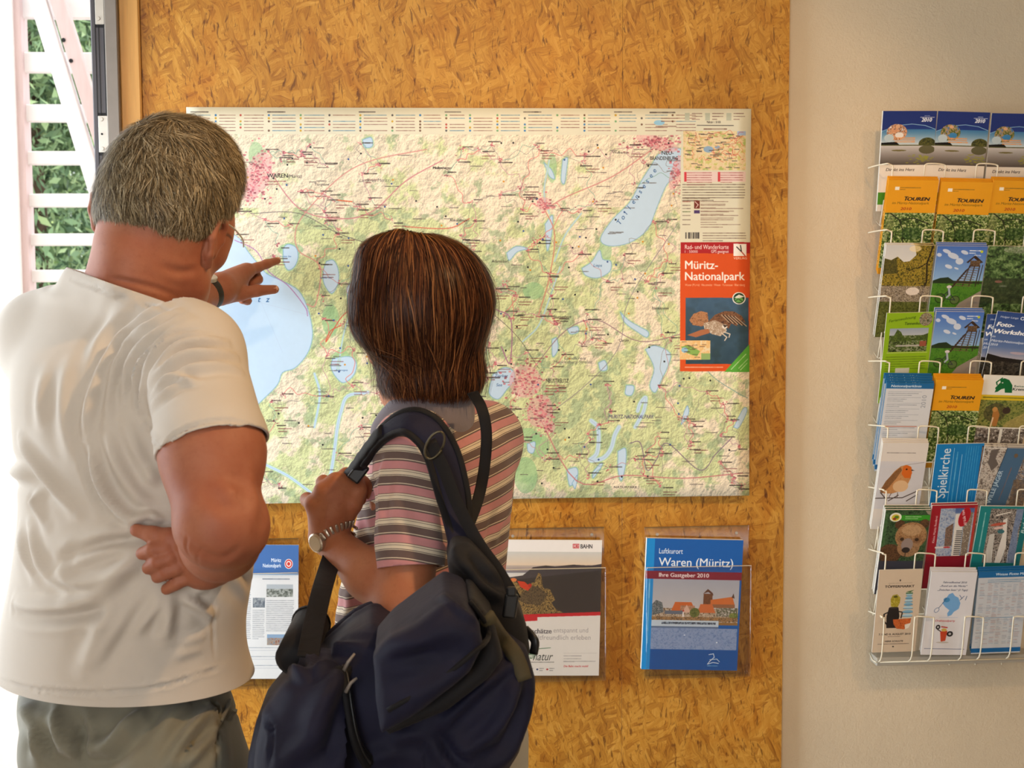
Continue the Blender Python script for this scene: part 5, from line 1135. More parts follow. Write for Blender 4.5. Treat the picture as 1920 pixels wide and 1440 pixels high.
def strands(name, mat, parent, roots, dirs, length, steps, width, sdf, lift, r, gravity=(0, 0, -1), follow=.7, zcut=None, wav=.0, tip=.15, keep=None):
    """many thin tapering ribbons that lie along a surface"""
    n = len(roots); P = roots.copy(); D = dirs.copy(); pts = [P.copy()]; nr = []; L = (length/steps)[:, None]; up = lift[:, None]
    G = sdf.grad(P); nr.append(G); gvec = np.asarray(gravity, float)
    off = np.linspace(0, 1, steps+1)
    for i in range(steps):
        D = D+gvec*follow/steps*2+r.normal(0, wav, (n, 3)); D = D-G*((D*G).sum(1))[:, None]; D /= np.linalg.norm(D, axis=1)[:, None]+1e-9
        P = P+D*L; v = sdf.vals(P); G = sdf.grad(P); P = P-G*(v-0)[:, None]*.95; pts.append(P.copy()); nr.append(G)
    ok = np.stack([np.linalg.norm(q-roots, axis=1) for q in pts], 1).max(1) < length*1.25+.01; pts = [q[ok] for q in pts]; nr = [q[ok] for q in nr]; up = up[ok]; width = width[ok]; n = int(ok.sum())
    A = np.stack(pts, 1); NN = np.stack(nr, 1); A = A+NN*(up*off[None]**.8)[..., None]
    T = np.gradient(A, axis=1); S = np.cross(T, NN); S /= np.linalg.norm(S, axis=2)[..., None]+1e-9
    wprof = width[:, None]*(1-(1-tip)*off[None]**2)
    Lf = A-S*wprof[..., None]*.5+NN*0; Rt = A+S*wprof[..., None]*.5
    V = np.stack([Lf, Rt], 2).reshape(-1, 3); m = steps+1
    b = (np.arange(n)[:, None]*m+np.arange(steps)[None])*2
    F = np.stack([b, b+1, b+3, b+2], -1).reshape(-1, 4)
    tone = np.repeat(r.random(n), m*2); al = np.tile(np.repeat(off, 2), n)
    o = mesh_obj(name, V, F, mat, parent, True, None, {'tone': tone, 'along': al}); o['kind'] = 'stuff'; return o

def skin_mat(name, base, red, dark):
    t = NT(name, .55, .35); v = t.coord('Object')
    f = t.noise(v, 18, 5, .6); f2 = t.noise(v, 140, 3)
    c = t.mix(t.ramp(f, [(.35, (0, 0, 0, 1)), (.7, (1, 1, 1, 1))]), srgb(base), srgb(red)); c = t.mix(t.math('MULTIPLY', t.ramp(f2, [(.55, (0, 0, 0, 1)), (.75, (1, 1, 1, 1))]), .25), c, srgb(dark)); t.color(c)
    t.b.inputs['Subsurface Weight'].default_value = .12; t.b.inputs['Subsurface Radius'].default_value = (.9, .35, .2); t.b.inputs['Subsurface Scale'].default_value = .008
    n = t.noise(v, 420, 4, .6); w = t.noise(t.coord('Object', (1, 1, 3)), 60, 4); t.bump(t.math('ADD', n, w), .12, .002); return t.m
def cloth_mat(name, c, rough=.85, weave=900, vary=.05, bump=.1, wr=40, sheen=.2):
    t = NT(name, rough, .2); v = t.coord('Object'); f = t.noise(v, 9, 4); a = srgb(c)
    t.color(t.ramp(f, [(.3, tuple(x*(1-vary) for x in a[:3])+(1,)), (.7, tuple(min(1, x*(1+vary)) for x in a[:3])+(1,))]))
    n = t.noise(v, weave, 2); w = t.noise(v, wr, 3, .55, .6); t.bump(t.math('ADD', t.math('MULTIPLY', n, .35), w), bump, .004); t.b.inputs['Sheen Weight'].default_value = sheen; return t.m
def hair_mat(name, stops, rough=.45):
    t = NT(name, rough, .12); a = t.add('ShaderNodeAttribute', attribute_name='tone'); t.color(t.ramp(a.outputs['Fac'], stops)); return t.m
def hand_fingers(s, chains, k=.004):
    for pts, rs in chains: s.chain(pts, rs, k)
def clump(P, f):
    return np.clip(.5+.5*(np.sin(P[:, 0]*f*1.7+np.sin(P[:, 2]*f)*1.3)*np.sin(P[:, 1]*f*1.3+np.cos(P[:, 0]*f)*1.1)+.6*np.sin(P[:, 2]*f*2.1+P[:, 1]*f*1.4)), 0, 1)
# ------------------------------------------------------------------ the man in the pale T-shirt
R_ = np.random.default_rng(21)
M_SKIN = skin_mat('tanned_skin', (168, 106, 78), (156, 90, 64), (134, 76, 52))
M_NAIL = simple_mat('fingernail', (226, 176, 150), .3, .5, vary=.04)
def rotm(yaw, pitch=0, roll=0):
    """columns right, forward, up of a head looking along +y, turned right by yaw, nodded down by pitch, tilted right by roll"""
    f = np.array((math.sin(yaw)*math.cos(pitch), math.cos(yaw)*math.cos(pitch), -math.sin(pitch))); r = np.array((math.cos(yaw), -math.sin(yaw), 0.0)); u = np.cross(r, f)
    r2 = r*math.cos(roll)-u*math.sin(roll); u2 = r*math.sin(roll)+u*math.cos(roll); return np.stack([r2, f, u2], 1)
def face(s, c, R, sc=1.0, ear=True):
    """jaw, brow, nose, lips, chin, eyelids on the front of a skull centred at c"""
    L = lambda r, f, u: c+R @ (np.array((r, f, u))*sc)
    s.ell(L(0, .022, -.075), np.array((.056, .068, .070))*sc, R, .03)      # lower face
    s.rc(L(-.045, .02, -.10), L(0, .085, -.118), .024*sc, .022*sc, .02); s.rc(L(.045, .02, -.10), L(0, .085, -.118), .024*sc, .022*sc, .02)
    s.rc(L(-.03, .092, -.008), L(.03, .092, -.008), .012*sc, .012*sc, .015)
    s.rc(L(0, .098, -.015), L(0, .117, -.050), .009*sc, .013*sc, .008); s.rc(L(-.012, .104, -.055), L(.012, .104, -.055), .009*sc, .009*sc, .006)
    s.rc(L(-.02, .098, -.080), L(.02, .098, -.080), .006*sc, .006*sc, .005); s.rc(L(-.018, .097, -.090), L(.018, .097, -.090), .007*sc, .007*sc, .004)
    for q in (-1, 1): s.ell(L(q*.031, .083, -.025), np.array((.016, .012, .011))*sc, R, .004); s.ell(L(q*.043, .058, -.05), np.array((.020, .025, .02))*sc, R, .02); s.ell(L(q*.052, .050, -.012), np.array((.018, .030, .028))*sc, R, .03)
def ear_add(s, c, R, side, sc=1.0):
    L = lambda r, f, u: c+R @ (np.array((side*r, f, u))*sc)
    ring = [L(.0, .010, -.020), L(.008, .014, .005), L(.014, .008, .026), L(.018, -.010, .034), L(.020, -.024, .022), L(.018, -.026, .0), L(.012, -.016, -.022), L(.004, -.002, -.034)]
    s.chain(ring, [.006, .006, .0055, .0055, .0055, .0055, .0065, .0075], .004)
    s.ell(L(.006, -.006, .0), np.array((.006, .016, .026))*sc, R, .006)
    s.rc(L(.002, .008, -.006), L(.004, .009, -.016), .005*sc, .005*sc, .003)

HC = W(322, 352, -.90); HR = rotm(.36, .24, .10)
skull = SDF()
skull.ell(HC, (.088, .100, .096), HR, .02)
def man_body():
    s = SDF(); L = lambda r, f, u: HC+HR @ np.array((r, f, u))
    s.ell(HC, (.085, .097, .093), HR, .02)
    s.ell(L(0, -.03, -.05), (.072, .062, .062), HR, .03)
    face(s, L(0, .006, -.03), HR, 1.02)
    # neck with the roll of flesh at the nape
    nb = W(250, 560, -.955); s.rc(L(0, -.018, -.085), nb, .064, .060, .04); s.rc(L(-.01, .03, -.11), W(300, 555, -.90), .05, .054, .03)
    s.rc(W(228, 470, -.955), W(212, 545, -.95), .030, .036, .04); s.rc(W(245, 492, -.975), W(325, 512, -.935), .030, .027, .03)
    ear_add(s, W(394, 452, -.925), HR @ np.array([[1, 0, 0], [0, 1, 0], [0, 0, 1.0]]), 1, 1.0)
    e2 = L(-.085, -.005, -.05); ear_add(s, e2, HR, -1, 1.0)
    # trunk under the shirt
    s.rc(W(245, 590, -.94), W(235, 800, -.96), .04, .08, .03); s.rc(W(235, 800, -.98), W(235, 1240, -.96), .06, .11, .05)
    s.rc(W(245, 605, -.93), W(100, 655, -.84), .022, .036, .02); s.rc(W(250, 605, -.95), W(362, 672, -1.07), .022, .042, .02)
    # right arm, hand on the back of the hip
    s.rc(W(365, 665, -1.08), W(398, 850, -1.20), .052, .060, .03); s.rc(W(398, 850, -1.20), W(405, 975, -1.255), .0595, .050, .03)
    s.rc(W(412, 985, -1.262), W(436, 990, -1.245), .046, .040, .02)
    wr = W(398, 1052, -1.125); s.rc(W(420, 985, -1.245), W(412, 1015, -1.19), .050, .047, .02); s.rc(W(412, 1015, -1.19), wr, .047, .031, .02)
    return s
def man_arm_left(s):
    sh = W(100, 650, -.84); el = W(238, 655, -.52); w1 = W(385, 552, -.215)
    s.rc(sh, el, .056, .044, .03); s.rc(el, (el*.35+w1*.65), .043, .037, .02); s.rc(el*.35+w1*.65, w1, .037, .029, .02)
    wr = W(408, 543, -.185); s.rc(w1, wr, .029, .027, .015)
    # pointing hand: knuckles
    k1, k2, k3, k4 = W(463, 508, -.105), W(452, 512, -.085), W(446, 530, -.075), W(443, 548, -.085)
    s.rc(wr, k1, .025, .017, .015); s.rc(wr, k2, .026, .017, .015); s.rc(wr, k4, .024, .016, .015); s.rc(W(420, 540, -.18), W(445, 538, -.125), .026, .020, .015)
    s.chain([k1, W(482, 502, -.085), W(500, 495, -.066), W(520, 488.5, -.046)], [.0125, .0105, .0095, .0078], .005)
    s.chain([W(424, 553, -.165), W(450, 551, -.150), W(482, 545, -.140), W(515, 542.5, -.128)], [.018, .0145, .0115, .0092], .006)
    s.chain([k2, W(478, 512, -.060), W(484, 524, -.072), W(472, 531, -.090)], [.013, .0105, .0098, .009], .004)
    s.chain([k3, W(472, 530, -.050), W(478, 543, -.068), W(464, 547, -.085)], [.0125, .010, .0095, .0088], .004)
    s.chain([k4, W(458, 556, -.058), W(464, 564, -.075), W(454, 563, -.092)], [.0115, .0092, .0086, .008], .004)
    return k1
def man_hand_back(s, shirt):
    def on(px, py, up): 
        p = hit(px, py, shirt); return p+np.array((0, -up, 0))
    wr = W(398, 1052, -1.125); heel = on(388, 1055, .022); pc = on(352, 1040, .016)
    s.rc(wr, heel, .030, .026, .015); s.rc(heel, pc, .026, .018, .012); s.rc(heel, on(345, 1022, .016), .024, .017, .012); s.rc(heel, on(368, 1068, .014), .022, .015, .012)
    s.rc(on(383, 1032, .03), on(350, 1012, .022), .018, .015, .012)
    s.chain([on(362, 1018, .024), on(325, 1004, .020), on(290, 999, .013), on(258, 992, .008)], [.0165, .0130, .0105, .0085], .006)
    s.chain([on(345, 1022, .014), on(318, 1020, .024), on(293, 1024, .024), on(271, 1034, .013)], [.0135, .0108, .0098, .0086], .0022)
    s.chain([on(348, 1036, .014), on(328, 1038, .027), on(303, 1046, .026), on(282, 1061, .013)], [.0135, .0108, .0098, .0086], .0022)
    s.chain([on(356, 1052, .014), on(340, 1056, .027), on(318, 1065, .025), on(299, 1078, .013)], [.0130, .0102, .0094, .0082], .0022)
    s.chain([on(370, 1066, .012), on(356, 1076, .024), on(336, 1087, .022), on(315, 1101, .011)], [.0120, .0094, .0086, .0076], .0022)
def man_shirt():
    s = SDF(); rows = []
    for py, xl, xr, yc, ph, rt in ((1345, 8, 461, -.950, .62, .74), (1270, 3, 463, -.955, .62, .76), (1200, 0, 460, -.965, .64, .78), (1155, 2, 464, -.972, .66, .78), (1093, 14, 474, -.982, .68, .77), (1010, 25, 482, -.985, .70, .76), (960, 29, 474, -.985, .70, .75),
                             (877, 22, 452, -.982, .70, .72), (805, 14, 440, -.975, .68, .70), (733, 8, 430, -.965, .66, .66), (672, 12, 415, -.955, .62, .60), (620, 48, 385, -.945, .58, .54), (572, 100, 345, -.94, .55, .50)):
        m = (xl+xr)/2; p = W(m, py, yc); a0 = (xr-xl)/2*SC(m, py, yc); a = a0/math.sqrt(math.cos(ph)**2+(rt*math.sin(ph))**2)
        rows.append((p[2], p[0], p[1], a, rt, ph))
    s.loft(rows, .6, .7, .05, cap=1)
    s.rc(W(240, 556, -.945), W(86, 634, -.855), .050, .064, .05); s.rc(W(262, 560, -.955), W(362, 664, -1.075), .048, .062, .05)
    s.rc(W(86, 634, -.855), W(170, 690, -.66), .066, .064, .03)
    # right sleeve
    s.rc(W(362, 664, -1.075), W(398, 835, -1.195), .064, .0685, .028)
    s.rc(W(398, 835, -1.195), W(402, 880, -1.212), .0690, .0690, .01)
    # collar stand
    s.rc(W(160, 525, -.925), W(250, 548, -1.005), .030, .030, .03); s.rc(W(250, 548, -1.005), W(322, 572, -.975), .030, .034, .03)
    return s
M_TEE = cloth_mat('pale_cotton', (204, 194, 182), .9, 1100, .03, .10, 26)
M_TEE2 = cloth_mat('pale_cotton_band', (216, 202, 186), .9, 700, .03, .16, 26)
def build_man():
    foot = W(240, 1300, -.95); root = empty('person', (foot[0], -.95, 0), 'grey haired person in a pale T-shirt pointing at the map, seen from behind', 'person')
    shirt = man_shirt(); body = man_body(); man_arm_left(body); man_hand_back(body, shirt)
    for sx in (-1, 1):                                       # legs inside the trousers, down to the shoes
        hx, hy = foot[0]+sx*.085*math.cos(.62), -.95-sx*.085*math.sin(.62)
        body.rc((hx, hy, .86), (hx+sx*.01, hy+.01, .48), .075, .05, .04); body.rc((hx+sx*.01, hy+.01, .48), (hx+sx*.015, hy-.01, .09), .05, .038, .03)
    lo, hi = (-.78, -1.36, .05), (-.18, -.02, 1.82)
    V, Q = body.mesh(lo, hi, .0028, 1); N = vnormals(V, Q)
    V = fold_disp(V, N, [([(352, 1006), (348, 1024), (356, 1044)], .0022, -.0014), ([(345, 1000), (330, 992)], .0016, -.0009), ([(385, 1024), (372, 1040), (376, 1064)], .0022, -.0012), ([(405, 900), (425, 918), (446, 928)], .010, .0022), ([(395, 930), (420, 950), (452, 952)], .009, -.0018), ([(345, 1010), (380, 1035), (420, 1046), (455, 1020)], .006, -.002), ([(470, 880), (478, 930), (470, 980)], .010, .003),
        ([(205, 520), (240, 528), (290, 540), (330, 555)], .004, -.0025), ([(300, 500), (340, 510), (372, 505)], .006, -.003), ([(376, 440), (388, 455), (386, 478)], .003, -.003)], body)
    mesh_obj('body', V, Q, M_SKIN, root)
    # T-shirt
    V, Q = shirt.mesh((-.86, -1.42, .90), (-.12, -.55, 1.62), .0042, 2)
    N = vnormals(V, Q); o = lambda z: [(x/2.77, 480+y/2.77) for x, y in z]; p = lambda z: [(x/2.77, 920+y/2.77) for x, y in z]
    f = [(o([(850, 255), (740, 330), (640, 420), (560, 540), (500, 680), (455, 800), (440, 960)]), .011, .008), (o([(905, 285), (790, 360), (690, 440), (610, 560), (570, 700), (558, 860)]), .010, .008),
         (o([(960, 310), (850, 370), (760, 450), (680, 570), (645, 700), (640, 780)]), .009, .007), (o([(1000, 330), (880, 400), (800, 480), (735, 590), (705, 700), (700, 800)]), .008, .006), (o([(700, 250), (600, 330), (520, 440), (470, 560)]), .014, .004),
         (o([(1085, 385), (950, 390), (860, 430), (780, 520), (735, 620), (725, 760), (760, 880), (800, 960), (845, 1035)]), .0035, -.005), (o([(1085, 395), (960, 402), (868, 444), (792, 530), (748, 630), (738, 760), (772, 880), (812, 960)]), .006, .004),
         (o([(1180, 450), (1050, 440), (930, 470), (830, 560), (770, 640)]), .008, .006), (o([(1225, 520), (1100, 510), (980, 520), (860, 580), (770, 680)]), .009, .007), (o([(1250, 590), (1120, 570), (1000, 590), (880, 640), (780, 740)]), .009, .006), (o([(1040, 640), (940, 660), (850, 720), (780, 800)]), .008, .005), (o([(1010, 660), (960, 640), (900, 640), (820, 690)]), .006, .004),
         (o([(100, 950), (180, 1080), (280, 1200), (400, 1330)]), .012, .007), (o([(50, 1000), (100, 1130), (180, 1280), (240, 1400)]), .012, .006), (o([(470, 960), (500, 1120), (560, 1260), (660, 1360), (780, 1385)]), .010, .008), (o([(430, 1000), (470, 1160), (540, 1290), (640, 1370)]), .008, -.004), (o([(560, 900), (600, 1060), (680, 1200), (790, 1330)]), .012, .006), (o([(650, 850), (700, 1000), (780, 1150), (850, 1250)]), .012, .005), (o([(350, 560), (330, 720), (340, 900), (390, 1080)]), .016, .004), (o([(230, 600), (210, 760), (220, 900)]), .016, .0035),
         (p([(310, 360), (400, 310), (520, 268), (640, 250), (740, 248)]), .010, -.009), (p([(300, 385), (330, 430), (400, 480), (520, 455), (640, 390), (730, 310)]), .013, .009), (p([(360, 330), (460, 272), (600, 228), (720, 222)]), .009, .006), (p([(75, 625), (180, 655), (320, 655), (470, 640), (560, 645)]), .011, -.007), (p([(70, 590), (200, 615), (380, 590), (540, 520), (650, 430), (740, 380)]), .013, .008), (p([(600, 560), (560, 660), (500, 780), (440, 930)]), .016, .006), (p([(680, 590), (640, 680), (560, 800), (510, 900)]), .010, .004), (p([(880, 520), (870, 640), (860, 780)]), .012, .006), (p([(950, 560), (1030, 600), (1105, 655)]), .008, .007), (p([(820, 520), (800, 620), (700, 740)]), .010, .005),
         (p([(1112, 560), (1108, 700), (1112, 860)]), .0035, -.0014), (p([(150, 180), (200, 360), (290, 470), (380, 560)]), .012, .006), (p([(100, 200), (130, 340), (180, 440)]), .012, .005), (p([(1230, 300), (1280, 400), (1300, 480)]), .010, .005), (p([(1180, 420), (1240, 480), (1290, 560)]), .012, .003), (p([(1000, 540), (1040, 510), (1090, 490)]), .011, .003), (p([(700, 175), (740, 168), (778, 152), (800, 172), (880, 182)]), .006, -.006), (p([(690, 150), (760, 140), (860, 160)]), .009, .006), (p([(930, 800), (1000, 775), (1070, 752)]), .011, .0022), (p([(900, 860), (980, 836), (1060, 812)]), .010, .002),
         (o([(845, 1005), (868, 962), (940, 908), (1080, 862), (1200, 856), (1320, 890)]), .003, -.003), ([(132, 523), (180, 540), (226, 557), (280, 572), (322, 586)], .003, -.003), (p([(14, 955), (120, 1000), (300, 1030), (500, 1038), (700, 1028), (900, 990), (1080, 930), (1262, 850)]), .003, -.003)]
    f = [(a, w_*.74, h_*1.85) for a, w_, h_ in f]
    V = fold_disp(V, N, f, shirt)
    # openings: hem, sleeve end, neck
    zh = W(180, 1322, -1.12)[2]
    hemz = zh+.0
    sl_a, sl_b = W(362, 664, -1.075), W(402, 880, -1.212); ax = (sl_b-sl_a)/np.linalg.norm(sl_b-sl_a)
    hp = W(398, 826, -1.195); hp0 = hp
    # sleeve hem plane through three points seen in the photograph
    A_, B_, C_ = W(311, 860, -1.20), W(400, 797, -1.262), W(486, 812, -1.20); hn = np.cross(B_-A_, C_-A_); hn /= np.linalg.norm(hn); hn = hn if hn[2] < 0 else -hn
    arm = np.linalg.norm((V-hp0)-((V-hp0) @ ax)[:, None]*ax, axis=1) < .082
    cen = V.mean(0)
    nb_ = W(245, 545, -.95)
    P1, P2, P3 = W(128, 501, -.90), W(226, 538, -1.06), W(326, 568, -.95); cn = np.cross(P2-P1, P3-P1); cn /= np.linalg.norm(cn); cn = cn if cn[2] > 0 else -cn
    lsl = ((V-W(130, 665, -.74)) @ (W(170, 690, -.66)-W(86, 634, -.855)) > .03) & (V[:, 1] > -.70)
    V2, Q2, u = keep_faces(V, Q, ~lsl)
    V2, F2 = clip_plane(V2, Q2, (0, 0, hemz), (0, 0, -1))
    rel = V2-hp0; al = rel @ ax; arm = (np.linalg.norm(rel-al[:, None]*ax, axis=1) < .084) & (al > -.06)
    V2, F2 = clip_plane(V2, F2, A_, hn, arm)
    V2, F2 = clip_plane(V2, F2, P1, cn, (np.hypot(V2[:, 0]-nb_[0], V2[:, 1]+.93) < .16) & (V2[:, 2] > 1.40))
    Q2 = F2
    wv = np.clip(1-(V2[:, 2]-hemz)/.10, 0, 1)**2; hc = np.array((W(240, 1300, -.955)[0], -.955)); dv = V2[:, :2]-hc; V2[:, :2] += dv/np.linalg.norm(dv, axis=1)[:, None]*(wv*.014)[:, None]
    tee = mesh_obj('t_shirt', V2, Q2, M_TEE, root); so = tee.modifiers.new('cloth', 'SOLIDIFY'); so.thickness = .003; so.offset = -1
        # stitched collar band and hem band
    # trousers
    tr = SDF(); rows = []
    for py, xl, xr, yc in ((1250, 46, 416, -.955), (1330, 30, 446, -.952), (1385, 42, 456, -.95), (1440, 66, 461, -.945), (1520, 74, 458, -.94)):
        m = (xl+xr)/2; q = W(m, py, yc); a = (xr-xl)/2*SC(m, py, yc)/math.sqrt(math.cos(.62)**2+(.78*math.sin(.62))**2); rows.append((q[2], q[0], q[1], a))
    tr.loft(rows, .62, .78, .03, cap=1)
    tr.ell(W(150, 1425, -1.035), (.080, .062, .075), None, .05); tr.ell(W(320, 1440, -1.085), (.078, .062, .075), None, .05)
    c0 = W(262, 1440, -.945)
    for sx in (-1, 1):
        hx, hy = c0[0]+sx*.088*math.cos(.62), c0[1]-sx*.088*math.sin(.62)
        tr.rc((hx, hy, .80), (hx+sx*.008, hy+.01, .45), .098, .082, .05); tr.rc((hx+sx*.008, hy+.01, .45), (hx+sx*.012, hy-.005, .10), .082, .070, .03)
    V, Q = tr.mesh((-.80, -1.36, .03), (-.16, -.68, 1.02), .006, 2); wq = np.clip((V[:, 2]-(hemz-.03))/.03, 0, 1); hq = np.array((W(240, 1300, -.955)[0], -.955)); V[:, :2] = hq+(V[:, :2]-hq)*(1-.07*wq)[:, None]; N = vnormals(V, Q)
    V = fold_disp(V, N, [(p([(100, 1110), (170, 1180), (200, 1290), (190, 1400)]), .014, .010), (p([(270, 1120), (290, 1220), (330, 1320), (420, 1350)]), .012, .010), (p([(390, 1150), (420, 1250), (430, 1330), (440, 1420)]), .009, -.010), (p([(430, 1330), (560, 1340), (660, 1250), (720, 1200)]), .014, .010), (p([(460, 1400), (560, 1400), (700, 1290)]), .014, -.006),
        (p([(1130, 1130), (1010, 1230), (920, 1380), (870, 1440)]), .012, .011), (p([(1090, 1220), (980, 1330), (900, 1430)]), .009, -.008), (p([(1130, 1210), (1000, 1380), (960, 1440)]), .010, .009), (p([(170, 1130), (200, 1230), (260, 1330)]), .010, -.007), (p([(1230, 970), (1235, 1080), (1200, 1160), (1150, 1195), (1115, 1150)]), .004, .006), (p([(1110, 1060), (1120, 1150), (1145, 1190)]), .004, -.006), (p([(1140, 1200), (1135, 1320), (1130, 1435)]), .003, -.004), (p([(760, 1110), (700, 1180), (600, 1240)]), .014, .006), (p([(1000, 1090), (900, 1180), (820, 1300)]), .016, .006)], tr, .8, 1.7)
    keep = (V[:, 2] > .075) & (V[:, 2] < hemz+.035); V2, Q2, _ = keep_faces(V, Q, keep)
    pant = mesh_obj('trousers', V2, Q2, cloth_mat('olive_cotton', (126, 122, 106), .75, 900, .10, .16, 22, .25), root)
    pk = [q for q in (hit(x, y, tr)+np.array((0, -.004, 0)) for x, y in p([(1205, 1040), (1195, 1085), (1180, 1130), (1150, 1190)])) if q[1] < -.5]
    tube_obj('pocket_edge', smooth_path(pk, 4), .0028, pant.data.materials[0], pant)
    for sx in (-1, 1):
        hx, hy = c0[0]+sx*.096*math.cos(.62), c0[1]-sx*.096*math.sin(.62); sh = SDF(); d = np.array((math.sin(.45), math.cos(.45), 0.0))
        b = np.array((hx, hy-.03, 0)); sh.rc(b+d*-.04+(0, 0, .045), b+d*.17+(0, 0, .035), .045, .038, .02).rc(b+(0, 0, .06), b+d*.02+(0, 0, .09), .045, .045, .02)
        V, Q = sh.mesh((hx-.2, hy-.2, 0), (hx+.25, hy+.3, .16), .007, 1); V[:, 2] = np.maximum(V[:, 2], .002); mesh_obj('shoe', V, Q, M_SHOE, root)
    # hair: a close cap with short strands growing out of it
    cap = SDF(); LL = lambda r, f, u: HC+HR @ np.array((r, f, u))
    cap.ell(HC, (.094, .103, .100), HR, .02); cap.ell(LL(0, -.032, -.045), (.082, .069, .066), HR, .03); cap.ell(LL(.0, .03, .045), (.070, .062, .056), HR, .04)
    V, Q = cap.mesh(HC-.17, HC+.17, .005, 2); q = (V-HC) @ HR
    line = np.interp(q[:, 1], [-.12, -.055, -.028, -.012, .002, .022, .045, .06, .075, .11], [-.094, -.099, -.088, -.064, -.044, -.034, -.02, .012, .042, .06])
    V3, Q3, _ = keep_faces(V, Q, q[:, 2] > line)
    m_cap = simple_mat('hair_underlayer', (70, 60, 48), .8, .2, vary=.3, scale=240)
    hair = mesh_obj('hair', V3, Q3, m_cap, root); hair['kind'] = 'stuff'
    r = R_; tri = Q3; n = 30000; fi = r.integers(0, len(tri), n); w = r.dirichlet((1, 1, 1, 1), n); P = np.einsum('nk,nkd->nd', w, V3[tri[fi]])
    crown = LL(-.01, -.045, .088); D = P-crown; cl = clump(P, 55); D += r.normal(0, .010, (n, 3))+(cl-.5)[:, None]*np.array((.10, .05, .04)); G = cap.grad(P); D -= G*((D*G).sum(1))[:, None]; D /= np.linalg.norm(D, axis=1)[:, None]+1e-9
    swirl = np.cross(G, D); D = D+swirl*r.normal(.12, .30, n)[:, None]
    ql = (P-HC) @ HR; near = np.clip((ql[:, 2]-np.interp(ql[:, 1], [-.12, -.055, -.028, -.012, .002, .022, .045, .06, .075, .11], [-.094, -.099, -.088, -.064, -.044, -.034, -.02, .012, .042, .06]))/.05, .22, 1)
    strands('hair_strands', hair_mat('grey_brown_hair', [(0, (52, 43, 32)), (.35, (100, 84, 60)), (.7, (152, 133, 100)), (1, (208, 194, 164))]), hair, P, D, r.uniform(.022, .042, n)*near, 4, np.full(n, .0010)*r.uniform(.7, 1.3, n), cap, r.uniform(.001, .007, n)*(.45+.55*near)*(.5+1.0*clump(P, 80)), r, follow=.12, wav=.10)
    # eyebrow-level spectacles: temple bar, rim and bridge
    E = lambda a, f, u: LL(0, .006, -.03)+HR @ (np.array((a, f, u))*1.02)
    gl = mesh_obj('glasses', *tube_geo(smooth_path([LL(.083, -.012, -.046), LL(.086, .03, -.040), LL(.078, .085, -.045), LL(.062, .122, -.050)], 4), .0013, 6), m_steel, root)
    tube_obj('temple_bar', smooth_path([LL(-.083, -.012, -.046), LL(-.086, .03, -.040), LL(-.078, .085, -.045), LL(-.062, .122, -.050)], 4), .0013, m_steel, gl)
    for q_ in (-1, 1): tube_obj('rim', [E(q_*.030+.022*math.cos(t), .094-.012*abs(math.cos(t)), -.022+.016*math.sin(t)) for t in np.linspace(0, 2*math.pi, 20)], .0011, m_steel, gl, 6)
    tube_obj('bridge', [E(-.010, .112, -.020), E(0, .118, -.016), E(.010, .112, -.020)], .0011, m_steel, gl, 6)
    # wristwatch with a dark strap on the pointing arm
    wa, wb_ = W(385, 552, -.215), W(408, 543, -.185); ax = (wb_-wa)/np.linalg.norm(wb_-wa); cw = wa+ax*.006; _, s1, u1 = frame_dir(ax)
    ring = [cw+(s1*math.cos(t)+u1*math.sin(t))*.0315 for t in np.linspace(0, 2*math.pi, 33)]; nr = np.array([(s1*math.cos(t)+u1*math.sin(t)) for t in np.linspace(0, 2*math.pi, 33)])
    wt = ribbon_obj('wristwatch', ring, nr, .024, .0038, M_STRAPBROWN, root)
    best = nr[int(np.argmax(nr @ np.array((.1, -.55, .7))))]; cc = cw+best*.034
    V, F = tube_geo([cc-best*.003, cc+best*.003, cc+best*.0042], [.0155, .0155, .0135], 20); mesh_obj('watch_case', V, F, m_steel, wt, False)
    # thumb nail and finger nails that face the lens
    def nail(a, b, r, out): 
        d = (b-a)/np.linalg.norm(b-a); out = np.array(out, float); out -= d*(d @ out); out /= np.linalg.norm(out); s_ = np.cross(d, out)
        V, F = [], []; 
        for i in range(5):
            for j in range(5):
                u, v = (j-2)/2, i/4; sq = 1-.25*(v > .9)-.15*(v < .1)
                V.append(b-d*r*.9+d*v*r*1.5+s_*u*r*.72*sq+out*(r*(1.0-.34*u*u)-.28*r*max(0, v-.6)))
        for i in range(4):
            for j in range(4): F.append((i*5+j, i*5+j+1, i*5+j+6, i*5+j+5))
        mesh_obj('fingernail', V, F, M_NAIL, root)
    nail(W(482, 545, -.140), W(515, 542.5, -.128), .0092, (.3, -.9, .3)); nail(W(500, 495, -.066), W(520, 488.5, -.046), .0078, (.0, -.6, .9))
    return root, shirt, body
M_SHOE = simple_mat('dark_leather', (52, 44, 38), .5, .4); M_STRAPBROWN = simple_mat('dark_watch_strap', (44, 36, 30), .55, .4, vary=.2, scale=120)
man, man_shirt_sdf, man_body_sdf = build_man()
